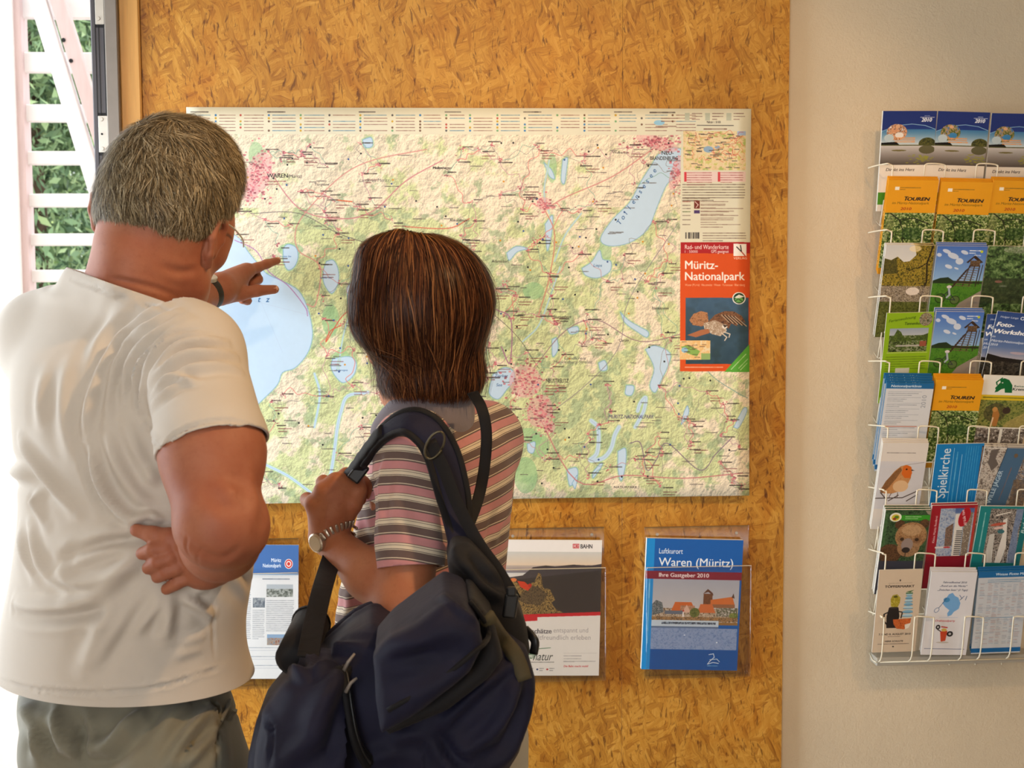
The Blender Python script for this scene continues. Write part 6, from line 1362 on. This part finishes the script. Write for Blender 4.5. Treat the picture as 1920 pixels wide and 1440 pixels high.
# ------------------------------------------------------------------ the woman in the striped polo shirt
H2 = W(788, 572, -.82); HR2 = rotm(-.75, .12, -.03)
def wloft(s, rows, k=.04, phi=-.55, rt=.70):
    o = []
    for py, xl, xr, yc in rows:
        m = (xl+xr)/2; q = W(m, py, yc); a = (xr-xl)/2*SC(m, py, yc)/math.sqrt(math.cos(phi)**2+(rt*math.sin(phi))**2); o.append((q[2], q[0], q[1], a))
    return s.loft(o, phi, rt, k, cap=1)
def stripe_mat():
    t = NT('striped_jersey', .85, .2); a = t.add('ShaderNodeAttribute', attribute_name='stripe')
    fr = t.math('FRACT', t.math('DIVIDE', a.outputs['Fac'], -.0360))
    pk, br, cr, dk = (206, 142, 142), (112, 92, 86), (228, 212, 186), (92, 74, 70)
    st_ = [(0, pk), (.29, dk), (.315, cr), (.38, dk), (.40, cr), (.53, dk), (.555, cr), (.585, br), (.88, cr), (.915, dk), (.94, br), (.975, pk)]
    c = t.ramp(fr, [(p_, srgb(c_)) for p_, c_ in st_], 'CONSTANT'); v = t.coord('Object'); t.color(t.mix(1.0, c, t.ramp(t.noise(v, 30, 4), [(.3, (.9, .9, .9, 1)), (.7, (1.05, 1.05, 1.05, 1))]), 'MULTIPLY'))
    t.bump(t.math('ADD', t.math('MULTIPLY', t.noise(v, 1000, 2), .35), t.noise(v, 34, 3, .5, .6)), .12, .004); t.b.inputs['Sheen Weight'].default_value = .2; return t.m
M_STRIPE = stripe_mat(); M_COLLAR = cloth_mat('grey_knit_collar', (124, 116, 122), .9, 800, .06, .2, 90)
def build_woman():
    root = empty('person', (W(800, 900, -.8)[0], -.8, 0), 'brown bobbed person in a striped polo shirt with a navy bag on the shoulder', 'person')
    L = lambda r, f, u: H2+HR2 @ np.array((r, f, u))
    b = SDF(); b.ell(H2, (.074, .088, .084), HR2, .02).ell(L(0, -.03, -.04), (.062, .054, .054), HR2, .03); face(b, L(0, .004, -.026), HR2, .90)
    for q in (-1, 1): ear_add(b, L(q*.056, -.008, -.045), HR2, q, .9)
    b.rc(L(0, -.02, -.07), W(806, 790, -.80), .048, .056, .03); b.rc(W(806, 790, -.80), W(806, 1000, -.79), .045, .06, .03); b.rc(W(806, 1000, -.79), W(806, 1280, -.785), .06, .085, .03)
    sl, el, wr = W(772, 842, -.925), W(763, 1140, -1.030), W(612, 1006, -.885)
    b.rc(W(806, 800, -.80), sl, .04, .04, .03); b.rc(sl, W(770, 1000, -.985), .043, .041, .02); b.rc(W(770, 1000, -.985), el, .041, .036, .02)
    b.rc(el, W(752, 1148, -1.035), .034, .030, .02); mid = el*.55+wr*.45; b.rc(el, mid, .036, .034, .02); b.rc(mid, wr, .034, .0235, .02)
    # left fist round the strap
    k1, k2, k3, k4 = W(652, 912, -.900), W(630, 905, -.905), W(607, 921, -.905), W(588, 945, -.900)
    hb = W(618, 985, -.893); b.rc(wr, hb, .024, .026, .015)
    for kx, r0 in ((k1, .0155), (k2, .016), (k3, .0155), (k4, .0145)): b.rc(hb, kx, .024, r0, .012)
    b.rc(W(625, 960, -.905), W(640, 940, -.900), .022, .020, .012)
    for kx, (dx, dz), r0 in ((k1, (.020, .000), .0125), (k2, (.014, .006), .013), (k3, (-.002, .008), .0125), (k4, (-.012, .002), .0115)):
        c1 = kx+np.array((dx, .030, dz)); c2 = c1+np.array((.016, .012, -.022)); c3 = c2+np.array((.004, -.018, -.014)); b.chain([kx, c1, c2, c3], [r0, r0*.92, r0*.84, r0*.74], .004)
    b.chain([W(642, 975, -.895), W(662, 945, -.905), W(672, 920, -.900), W(668, 900, -.888)], [.0165, .0135, .0120, .0098], .006)
    # right arm reaches forward, out of sight
    sr, er, wr2 = W(912, 826, -.715), W(900, 1050, -.56), W(800, 1105, -.42); b.rc(W(806, 810, -.80), sr, .034, .036, .03).rc(sr, er, .038, .036, .02).rc(er, wr2, .035, .023, .02)
    p2 = W(770, 1100, -.40); b.rc(wr2, p2, .024, .022, .012)
    for i in range(4): b.chain([p2+np.array((-.01, .0, .024-.016*i)), p2+np.array((-.045, .01, .022-.016*i)), p2+np.array((-.06, -.005, .016-.014*i))], [.0105, .0092, .0078], .004)
    b.chain([p2+np.array((.0, .0, .024)), p2+np.array((-.02, -.01, .045)), p2+np.array((-.04, -.01, .05))], [.012, .010, .0085], .005)
    hipc = W(806, 1340, -.79)
    for sx in (-1, 1):
        hx, hy = hipc[0]+sx*.085*math.cos(-.55), hipc[1]-sx*.085*math.sin(-.55); b.rc((hx, hy, .84), (hx, hy, .46), .07, .048, .03); b.rc((hx, hy, .46), (hx, hy, .08), .048, .034, .03)
    V, Q = b.mesh((-.22, -1.12, .04), (.14, -.30, 1.70), .0034, 1); mesh_obj('body', V, Q, skin_mat('tanned_arm_skin', (176, 114, 80), (166, 98, 66), (140, 80, 52)), root)
    # trousers and shoes
    tr = SDF(); wloft(tr, ((1180, 640, 950, -.80), (1260, 640, 952, -.80), (1340, 642, 962, -.79), (1440, 650, 960, -.785), (1500, 660, 958, -.78)), .04, -.5, .78)
    for sx in (-1, 1):
        hx, hy = hipc[0]+.01+sx*.078*math.cos(-.5), hipc[1]-sx*.078*math.sin(-.5); tr.rc((hx, hy, .80), (hx, hy, .45), .082, .076, .03); tr.rc((hx, hy, .45), (hx, hy, .09), .080, .070, .03)
    V, Q = tr.mesh((-.26, -1.04, .03), (.16, -.52, 1.08), .008, 2); V2, Q2, _ = keep_faces(V, Q, (V[:, 2] > .07) & (V[:, 2] < W(800, 1190, -.8)[2])); mesh_obj('trousers', V2, Q2, cloth_mat('stone_cotton', (190, 184, 168), .8, 900, .05, .14, 24), root)
    for sx in (-1, 1):
        hx, hy = hipc[0]+.01+sx*.08*math.cos(-.5), hipc[1]-sx*.08*math.sin(-.5); sh = SDF(); d = np.array((math.sin(-.45), math.cos(-.45), 0.0)); q = np.array((hx, hy-.02, 0))
        sh.rc(q+d*-.035+(0, 0, .042), q+d*.15+(0, 0, .032), .040, .034, .02).rc(q+(0, 0, .06), q+d*.02+(0, 0, .085), .04, .04, .02)
        V, Q = sh.mesh((hx-.2, hy-.2, 0), (hx+.2, hy+.28, .15), .007, 1); V[:, 2] = np.maximum(V[:, 2], .002); mesh_obj('shoe', V, Q, M_SHOE, root)
    # polo shirt
    po = SDF(); wloft(po, ((786, 752, 890, -.81), (830, 706, 950, -.805), (880, 690, 964, -.80), (960, 672, 962, -.80), (1040, 650, 955, -.80), (1110, 636, 950, -.80), (1180, 630, 954, -.80), (1270, 628, 968, -.80)), .05, -.55, .68)
    po.rc(W(805, 812, -.81), W(772, 842, -.915), .046, .054, .04); po.rc(W(825, 802, -.80), W(908, 824, -.72), .046, .058, .04); po.rc(W(908, 824, -.715), W(902, 960, -.62), .056, .052, .03)
    V, Q = po.mesh((-.24, -1.06, .98), (.16, -.52, 1.50), .0045, 2); N = vnormals(V, Q)
    z7 = lambda z: [(560+x/3, 420+y/3) for x, y in z]; z8 = lambda z: [(460+x/2.4, 840+y/2.4) for x, y in z]
    V = fold_disp(V, N, [(z8([(1090, 300), (1060, 400), (1080, 500), (1130, 560)]), .010, .005), (z8([(1200, 240), (1150, 330), (1110, 440)]), .010, .005), (z8([(520, 300), (540, 400), (590, 460)]), .010, -.006), (z8([(430, 560), (460, 660), (480, 760)]), .010, .005), (z8([(500, 640), (470, 700), (440, 780)]), .010, .005)], po)
    keep = (V[:, 2] > W(800, 1262, -.85)[2]); V2, Q2, _ = keep_faces(V, Q, keep)
    ra, rb_ = W(908, 824, -.715), W(902, 960, -.62); rx = (rb_-ra)/np.linalg.norm(rb_-ra); rel = V2-ra; al = rel @ rx
    V2, Q2 = clip_plane(V2, Q2, rb_-rx*.012, rx, (np.linalg.norm(rel-al[:, None]*rx, axis=1) < .075) & (al > .06) & (V2[:, 1] > -.70))
    c = W(806, 800, -.80); ax = np.array((-.30, .05, 1.0)); ax /= np.linalg.norm(ax)
    polo = mesh_obj('polo_shirt', V2, Q2, M_STRIPE, root, True, None, {'stripe': 10+(V2-c) @ ax+.006*np.sin(V2[:, 0]*30+V2[:, 2]*20)*.3})
    so = polo.modifiers.new('cloth', 'SOLIDIFY'); so.thickness = .002; so.offset = -1
    sv = SDF(); s0, s1 = W(770, 838, -.925), W(771, 1010, -.988); sv.rc(s0, s1, .0570, .0475, .02); sv.rc(s1, W(770, 1100, -1.015), .0475, .0475, .02)
    V, Q = sv.mesh((-.20, -1.10, 1.02), (.08, -.80, 1.46), .004, 2); N = vnormals(V, Q)
    V = fold_disp(V, N, [(z8([(640, 30), (620, 120), (610, 240), (604, 400)]), .007, .006), (z8([(600, 40), (585, 140), (580, 260)]), .006, -.005), (z8([(700, 150), (690, 280), (720, 420)]), .012, .004), (z8([(860, 200), (840, 330), (870, 480)]), .012, .004), (z8([(605, 520), (740, 534), (890, 540)]), .003, -.002)], sv)
    A_, B_, C_ = W(709, 1060, -1.00), W(772, 1074, -1.05), W(834, 1066, -1.00); hn = np.cross(B_-A_, C_-A_); hn /= np.linalg.norm(hn); hn = hn if hn[2] < 0 else -hn
    hem = W(772, 1064, -1.0); dd = (V-hem) @ np.array((0, 0, -1.0)) ; hn = np.array((.03, -.30, -1.0)); hn /= np.linalg.norm(hn); dd = (V-hem) @ hn
    V2, Q2 = clip_plane(V, Q, hem, hn)
    slv = mesh_obj('sleeve', V2, Q2, M_STRIPE, polo, True, None, {'stripe': 10.004+(V2-hem) @ np.array((.06, .25, 1.0))+.004*np.sin(V2[:, 0]*40)}); so = slv.modifiers.new('cloth', 'SOLIDIFY'); so.thickness = .002; so.offset = -1
    # collar
    cl = SDF(); wloft(cl, ((816, 694, 892, -.825), (796, 697, 893, -.825), (770, 712, 891, -.822), (740, 738, 887, -.818), (715, 744, 882, -.815)), .02, -.5, .80)
    V, Q = cl.mesh(W(680, 822, -.99)-np.array((.02, .02, .02)), W(900, 715, -.66)+.02, .0045, 2); tilt = .10
    mesh_obj('collar', V, Q, M_COLLAR, polo)
    # bobbed hair
    hv = SDF(); hv.ell(W(793, 556, -.82), (.103, .108, .096), None, .03); hv.rc(W(792, 592, -.82), W(806, 690, -.815), .1005, .074, .03); hv.rc(W(722, 492, -.87), W(714, 600, -.87), .030, .034, .04); hv.rc(W(704, 482, -.86), W(745, 468, -.85), .018, .024, .03); hv.rc(W(850, 700, -.83), W(768, 712, -.83), .040, .036, .03)
    V, Q = hv.mesh(H2-np.array((.17, .17, .23)), H2+np.array((.17, .17, .17)), .005, 2); zb = W(800, 722, -.88)[2]; V3, Q3, _ = keep_faces(V, Q, V[:, 2] > zb)
    hb_ = mesh_obj('hair', V3, Q3, simple_mat('brown_hair_underlayer', (44, 24, 14), .9, .05, vary=.25, scale=60, stretch=(8, 8, .6)), root); hb_['kind'] = 'stuff'
    r = np.random.default_rng(5); n = 15000; cr = W(748, 452, -.84); fi = r.integers(0, len(Q3), n); w = r.dirichlet((1, 1, 1, 1), n); P = np.einsum('nk,nkd->nd', w, V3[Q3[fi]])
    part = W(775, 455, -.80); D = (P-part)*np.array((1, 1, .35)); D[:, 2] -= .05; G = hv.grad(P); D -= G*((D*G).sum(1))[:, None]; D /= np.linalg.norm(D, axis=1)[:, None]+1e-9; D += r.normal(0, .07, (n, 3))
    Ln = np.minimum(r.uniform(.07, .17, n), (P[:, 2]-zb)*1.1+r.uniform(.006, .030, n))
    strands('hair_strands', hair_mat('auburn_hair', [(0, (34, 18, 11)), (.4, (62, 34, 20)), (.75, (96, 56, 32)), (1, (138, 92, 56))], .38), hb_, P, D, Ln, 9, r.uniform(.0010, .0024, n), hv, r.uniform(.0, .007, n)*np.where(r.random(n) < .06, 3.2, 1), r, follow=.8, wav=.045)
    # steel bracelet watch
    fd = (wr-el)/np.linalg.norm(wr-el); d = fd+np.array((-.25, 0, .05)); d /= np.linalg.norm(d); cw = wr-fd*.027; _, s_, u_ = frame_dir(d)
    m_chrome = simple_mat('watch_steel', (196, 184, 168), .25, .5, metal=.85)
    V, F = tube_geo([cw-d*.003, cw+d*.003], .0225, 24, False); wtch = mesh_obj('wristwatch', V, F, m_chrome, root)
    def rim_(nn):
        r_ = .016
        while r_ < .052 and float(b((cw+nn*r_)[None])[0]) < .0038: r_ += .0008
        return r_
    arc = smooth_path(np.array([(598, 1018, 0), (604, 1008, 0), (614, 999, 0), (627, 992, 0), (640, 987, 0), (651, 983, 0), (660, 981, 0)]), 3)[:, :2]
    A = np.array([hit(x, y, b, -1.2, -.5) for x, y in arc]); A = A[A[:, 1] < -.55]; G = b.grad(A)
    seg = [(q+g*.0012, tt, g) for q, g, tt in list(zip(A, G, np.gradient(A, axis=0)))[::2]]
    for k in range(26):                                       # the side away from the lens
        t = 2*math.pi*k/26; nn = s_*math.cos(t)+u_*math.sin(t); rq = rim_(nn)
        if nn[1] > .05 and rq < .042: seg.append((cw+nn*rq, np.cross(d, nn), nn))
    for q, tt, g in seg:
        tt = tt-g*(tt @ g); tt /= np.linalg.norm(tt)+1e-9; ww = np.cross(g, tt)
        bm = bmesh.new(); add_box(bm, (0, 0, 0), (.0044, .0125, .0042), None, .0012, 2); bm.transform(Matrix.Translation(Vector(q)) @ Matrix(np.stack([tt, ww, g], 1).tolist()).to_4x4()); bm_obj('bracelet_link', bm, m_chrome, wtch, True)
    nn = np.array((-.80, -.55, -.15)); nn -= d*(d @ nn); nn /= np.linalg.norm(nn); q = hit(598, 1016, b, -1.2, -.5); nn = b.grad(q[None])[0]; nn = nn*.8+np.array((-.3, -.3, 0)); nn /= np.linalg.norm(nn); q = q+nn*.004
    V, F = tube_geo([q-nn*.004, q+nn*.003, q+nn*.0045], [.0145, .0145, .0120], 22); cs = mesh_obj('watch_case', V, F, m_chrome, wtch, False)
    V, F = tube_geo([q+nn*.0044, q+nn*.0050], [.0112, .0110], 22); mesh_obj('watch_dial', V, F, simple_mat('watch_dial', (206, 190, 160), .2, .5), wtch, False)
    return root, po
woman, polo_sdf = build_woman()

# ------------------------------------------------------------------ the navy bag on the woman's shoulder
def bag_cloth(name, c):
    t = NT(name, .6, .22); v = t.coord('Object'); a = srgb(c); f = t.noise(v, 14, 4)
    t.color(t.ramp(f, [(.3, tuple(x*.8 for x in a[:3])+(1,)), (.7, tuple(x*1.2 for x in a[:3])+(1,))]))
    w = t.add('ShaderNodeTexWave', wave_type='BANDS'); w.inputs['Scale'].default_value = 420; t.link(v, w.inputs['Vector']); n = t.noise(v, 26, 5, .6, .8)
    t.bump(t.math('ADD', t.math('MULTIPLY', w.outputs['Fac'], .12), n), .30, .006); t.b.inputs['Sheen Weight'].default_value = .03; return t.m
M_NAVY = bag_cloth('navy_nylon', (22, 22, 44)); M_BLK = bag_cloth('black_webbing', (17, 16, 19)); M_PLAST = simple_mat('black_plastic', (24, 24, 26), .35, .5); M_CHAR = bag_cloth('charcoal_nylon', (27, 26, 29)); M_KHAKI = bag_cloth('khaki_mesh', (74, 66, 46))
def build_bag():
    c = W(730, 1300, -1.1); root = empty('duffel_bag', (c[0], c[1], W(730, 1640, -1.1)[2]), 'large navy and black duffel bag hanging from the shoulder of the striped shirt wearer', 'bag')
    z8 = lambda z: [(460+x/2.4, 840+y/2.4) for x, y in z]
    def outline(pts, y): return [(float(q[0]), float(q[2])) for q in (W(x, y_, y) for x, y_ in pts)]
    zr = W(700, 1270, -1.1)[2]
    lean = lambda X, Z: np.clip(Z-zr, 0, .3)*.22
    full = SDF(); full.poly(outline([(474, 1440), (480, 1372), (494, 1312), (530, 1268), (572, 1232), (612, 1205), (662, 1165), (700, 1146), (760, 1170), (850, 1140), (930, 1150), (980, 1190), (996, 1245), (986, 1300), (966, 1370), (925, 1436), (890, 1540), (830, 1630), (540, 1640), (480, 1550)], -1.1), -1.23, -1.005, .055, .02, lean)
    V, Q = full.mesh((-.36, -1.32, .50), (.20, -.70, 1.24), .006, 2); N = vnormals(V, Q)
    V = fold_disp(V, N, [(z8([(200, 930), (300, 900), (420, 890), (560, 900)]), .008, .006), (z8([(340, 860), (420, 800), (520, 720), (600, 690)]), .010, -.006), (z8([(880, 1260), (960, 1170), (1080, 1060), (1240, 950)]), .008, .008), (z8([(960, 1380), (1080, 1300), (1170, 1180), (1230, 1000)]), .010, .006), (z8([(870, 1280), (930, 1380), (1000, 1440)]), .008, -.008), (z8([(800, 1330), (830, 1440)]), .004, -.005), (z8([(1080, 1400), (1180, 1330), (1240, 1200), (1275, 1060)]), .012, -.008), (z8([(640, 1330), (700, 1300), (800, 1290)]), .012, .006), (z8([(530, 1430), (640, 1380), (760, 1390)]), .012, .005)], full, .85, 1.7)
    mesh_obj('main_compartment', V, Q, M_NAVY, root)
    # left end pocket with its zip
    lp = SDF(); lp.poly(outline([(482, 1445), (486, 1375), (500, 1318), (540, 1262), (578, 1236), (625, 1240), (648, 1252), (662, 1330), (690, 1430), (700, 1540), (520, 1560)], -1.2), -1.285, -1.12, .045, .02, lambda X, Z: np.clip(Z-zr, 0, .3)*.3)
    V, Q = lp.mesh((-.36, -1.36, .62), (-.10, -1.02, 1.12), .0055, 2); N = vnormals(V, Q)
    V = fold_disp(V, N, [(z8([(120, 1060), (240, 1010), (330, 990), (400, 960)]), .008, .007), (z8([(130, 1020), (240, 960), (340, 930)]), .007, -.006), (z8([(105, 1130), (112, 1260), (105, 1420)]), .004, -.005), (z8([(250, 1300), (320, 1200), (380, 1080), (420, 990)]), .016, .007), (z8([(160, 1420), (280, 1320), (340, 1250)]), .016, .006), (z8([(350, 1420), (400, 1330), (430, 1200)]), .012, -.005)], lp, .85, 1.6)
    mesh_obj('end_pocket', V, Q, M_NAVY, root)
    def onb(pts, sdf, up, n=5):
        P = np.array([hit(x, y, sdf) for x, y in pts]); P[:, 1] -= up; return smooth_path(P, n)
    zp = z8([(440, 985), (455, 1070), (470, 1180), (490, 1290), (520, 1370), (560, 1420)])
    both = SDF(); both.p = full.p+lp.p
    P = onb(zp, both, .002); zn = both.grad(P); zf = ribbon_obj('zip_flap', P, zn, .022, .006, M_BLK, root); ribbon_obj('zip_teeth', P+zn*.004, zn, .005, .002, M_PLAST, zf)
    for q, ln in (((445, 990), .022), ((455, 1085), .018)):
        h = hit(*z8([q])[0], both)+np.array((0, -.012, 0)); pl = tube_obj('zip_pull', [h, h+np.array((.006, -.003, .012)), h+np.array((.014, -.002, ln))], [.0026, .0022, .0016], m_frame2, zf, 8)
    # right front pocket, boxy with a darker gusset
    rp = SDF(); o1 = [(702, 1218), (735, 1180), (835, 1107), (872, 1120), (895, 1160), (902, 1195), (880, 1240), (800, 1305), (716, 1350), (706, 1290)]
    rp.poly(outline(o1, -1.28), -1.345, -1.17, .016, .01, lambda X, Z: (Z-zr)*.10)
    V, Q = rp.mesh((-.20, -1.42, .84), (.10, -1.08, 1.24), .0045, 2); N = vnormals(V, Q)
    V = fold_disp(V, N, [(z8([(600, 900), (760, 890), (900, 820), (1060, 850)]), .020, .006), (z8([(640, 960), (780, 930), (850, 900)]), .010, -.006), (z8([(700, 1150), (860, 1060), (1000, 960)]), .016, .005), (z8([(880, 660), (960, 720), (1050, 800)]), .006, .004)], rp, .85, 1.5)
    pk = mesh_obj('side_pocket', V, Q, M_NAVY, root)
    gp = SDF(); gp.poly(outline([(712, 1345), (800, 1300), (885, 1238), (905, 1190), (902, 1160), (872, 1112), (888, 1112), (925, 1160), (942, 1225), (915, 1262), (840, 1320), (730, 1366)], -1.24), -1.275, -1.10, .014, .01)
    V, Q = gp.mesh((-.19, -1.34, .82), (.12, -1.04, 1.22), .005, 2); mesh_obj('pocket_gusset', V, Q, M_CHAR, root)
    P = onb(z8([(1010, 690), (1070, 770), (1095, 840), (1050, 900), (900, 1020), (760, 1110), (640, 1180)]), SDFU(rp, gp), .001); ribbon_obj('piping', P, (0, -1, 0), .006, .005, M_BLK, pk)
    # upper right flap hanging behind the arm
    up = SDF(); up.poly(outline([(846, 1008), (880, 1012), (925, 1055), (962, 1112), (984, 1160), (992, 1215), (960, 1250), (915, 1230), (880, 1180), (848, 1110), (838, 1050)], -1.1), -1.16, -1.0, .035, .02)
    V, Q = up.mesh((-.10, -1.24, .94), (.14, -.92, 1.30), .005, 2); N = vnormals(V, Q); V = fold_disp(V, N, [(z8([(930, 470), (1010, 560), (1090, 640), (1180, 680)]), .008, .006), (z8([(1000, 450), (1080, 560), (1160, 650)]), .008, -.005), (z8([(920, 600), (1000, 640), (1060, 720)]), .010, .006)], up, .9, 1.5)
    mesh_obj('top_flap', V, Q, M_CHAR, root)
    P = onb(z8([(1090, 760), (1150, 850), (1215, 930), (1255, 1040)]), SDFU(full, up, gp), .006); ribbon_obj('mesh_trim', P, (0.3, -1, 0), .022, .010, M_KHAKI, root)
    # rolled dark case strapped on the left end
    a, b_ = W(552, 1235, -1.12), W(584, 1168, -1.02); dd = b_-a; V, F = tube_geo([a-dd*.1, a, b_, b_+dd*.08], [.015, .026, .026, .012], 20); cs = mesh_obj('side_case', V, F, M_CHAR, root); 
    t_, s1, u1 = frame_dir(dd); tube_obj('case_zip', [b_-dd*.02+(s1*math.cos(k)+u1*math.sin(k))*.0268 for k in np.linspace(0, 2*math.pi, 22)], .0016, M_PLAST, cs, 6)
    # straps
    cen = W(790, 930, -.90)
    S = smooth_path([W(649, 905, -.885), W(668, 884, -.905), W(690, 852, -.935), W(722, 812, -.975), W(762, 792, -1.0), W(800, 808, -1.012), W(828, 852, -1.020), W(846, 915, -1.035), W(858, 975, -1.055), W(868, 1035, -1.09)], 6)
    n = len(S); u = np.linspace(0, 1, n); nr = (S-cen); nr[:, 1] -= .05; wd = np.interp(u, [0, .12, .30, .42, .55, .8, 1], [.016, .020, .026, .040, .048, .046, .036])
    ps = ribbon_obj('shoulder_strap', S, nr, wd, .011, M_NAVY, root)
    nn = nr/np.linalg.norm(nr, axis=1)[:, None]; Tn = np.gradient(S, axis=0); Tn /= np.linalg.norm(Tn, axis=1)[:, None]; sd = np.cross(Tn, nn)
    for sg in (-1, 1): ribbon_obj('strap_binding', S[10:]+(sd*sg*(wd*.46)[:, None])[10:]+nn[10:]*.003, nr[10:], .010, .007, M_BLK, ps)
    a = int(n*.0); m2 = int(n*.36); ribbon_obj('gathered_webbing', S[a:m2]+nn[a:m2]*.004, nr[a:m2], np.interp(u[a:m2], [0, .36], [.020, .024])*(1+.12*np.sin(np.arange(m2-a)*2.1)), .013, M_BLK, ps)
    adj = W(672, 886, -.918); box_obj('adjuster', adj, (.030, .010, .020), M_PLAST, ps, Matrix.Rotation(-.9, 3, 'Y'), .003, 2)
    e0 = W(815, 834, -1.055); ring = [e0+np.array((math.cos(t)*.009+math.sin(t)*.010, -.006-.003*math.sin(t), math.sin(t)*.018-math.cos(t)*.006)) for t in np.linspace(0, 2*math.pi, 24)]
    tube_obj('strap_ring', ring, .0017, simple_mat('dull_brass', (90, 82, 62), .35, .5, metal=.7), ps, 8)
    def web(name, pts, w, th=.0025, nrm=(0, -1, .1)): return ribbon_obj(name, smooth_path([W(*q) for q in pts], 6), nrm, w, th, M_BLK, root, False)
    web('webbing_strap', [(806, 826, -1.045), (832, 880, -1.055), (858, 945, -1.07), (895, 1015, -1.09), (935, 1072, -1.12), (966, 1125, -1.15)], .017)
    web('thin_strap', [(886, 736, -.90), (903, 765, -.925), (912, 810, -.935), (909, 870, -.945), (898, 930, -.965), (878, 985, -1.02), (858, 1018, -1.07)], .0165, .003, (.25, -1, .2))
    web('webbing_strap', [(640, 985, -.862), (632, 1015, -.875), (620, 1052, -.93), (604, 1105, -1.03), (590, 1165, -1.10), (577, 1232, -1.18)], .028)
    # buckle and hanging tab on the right
    bk = W(957, 1136, -1.175); bu = box_obj('buckle', bk, (.018, .010, .032), M_PLAST, root, Matrix.Rotation(.15, 3, 'Y'), .003, 2); box_obj('buckle_prong', bk+np.array((.001, -.004, .020)), (.012, .008, .012), M_PLAST, bu, None, .002, 2)
    tb = smooth_path([W(985, 1180, -1.10), W(996, 1192, -1.11), W(1003, 1205, -1.115), W(1000, 1226, -1.115)], 4); ribbon_obj('hanging_tab', tb, (-.3, -1, 0), .012, .005, M_PLAST, root)
    return root
def SDFU(*a):
    s = SDF(); s.p = [q for x in a for q in x.p]; return s
bag = build_bag()
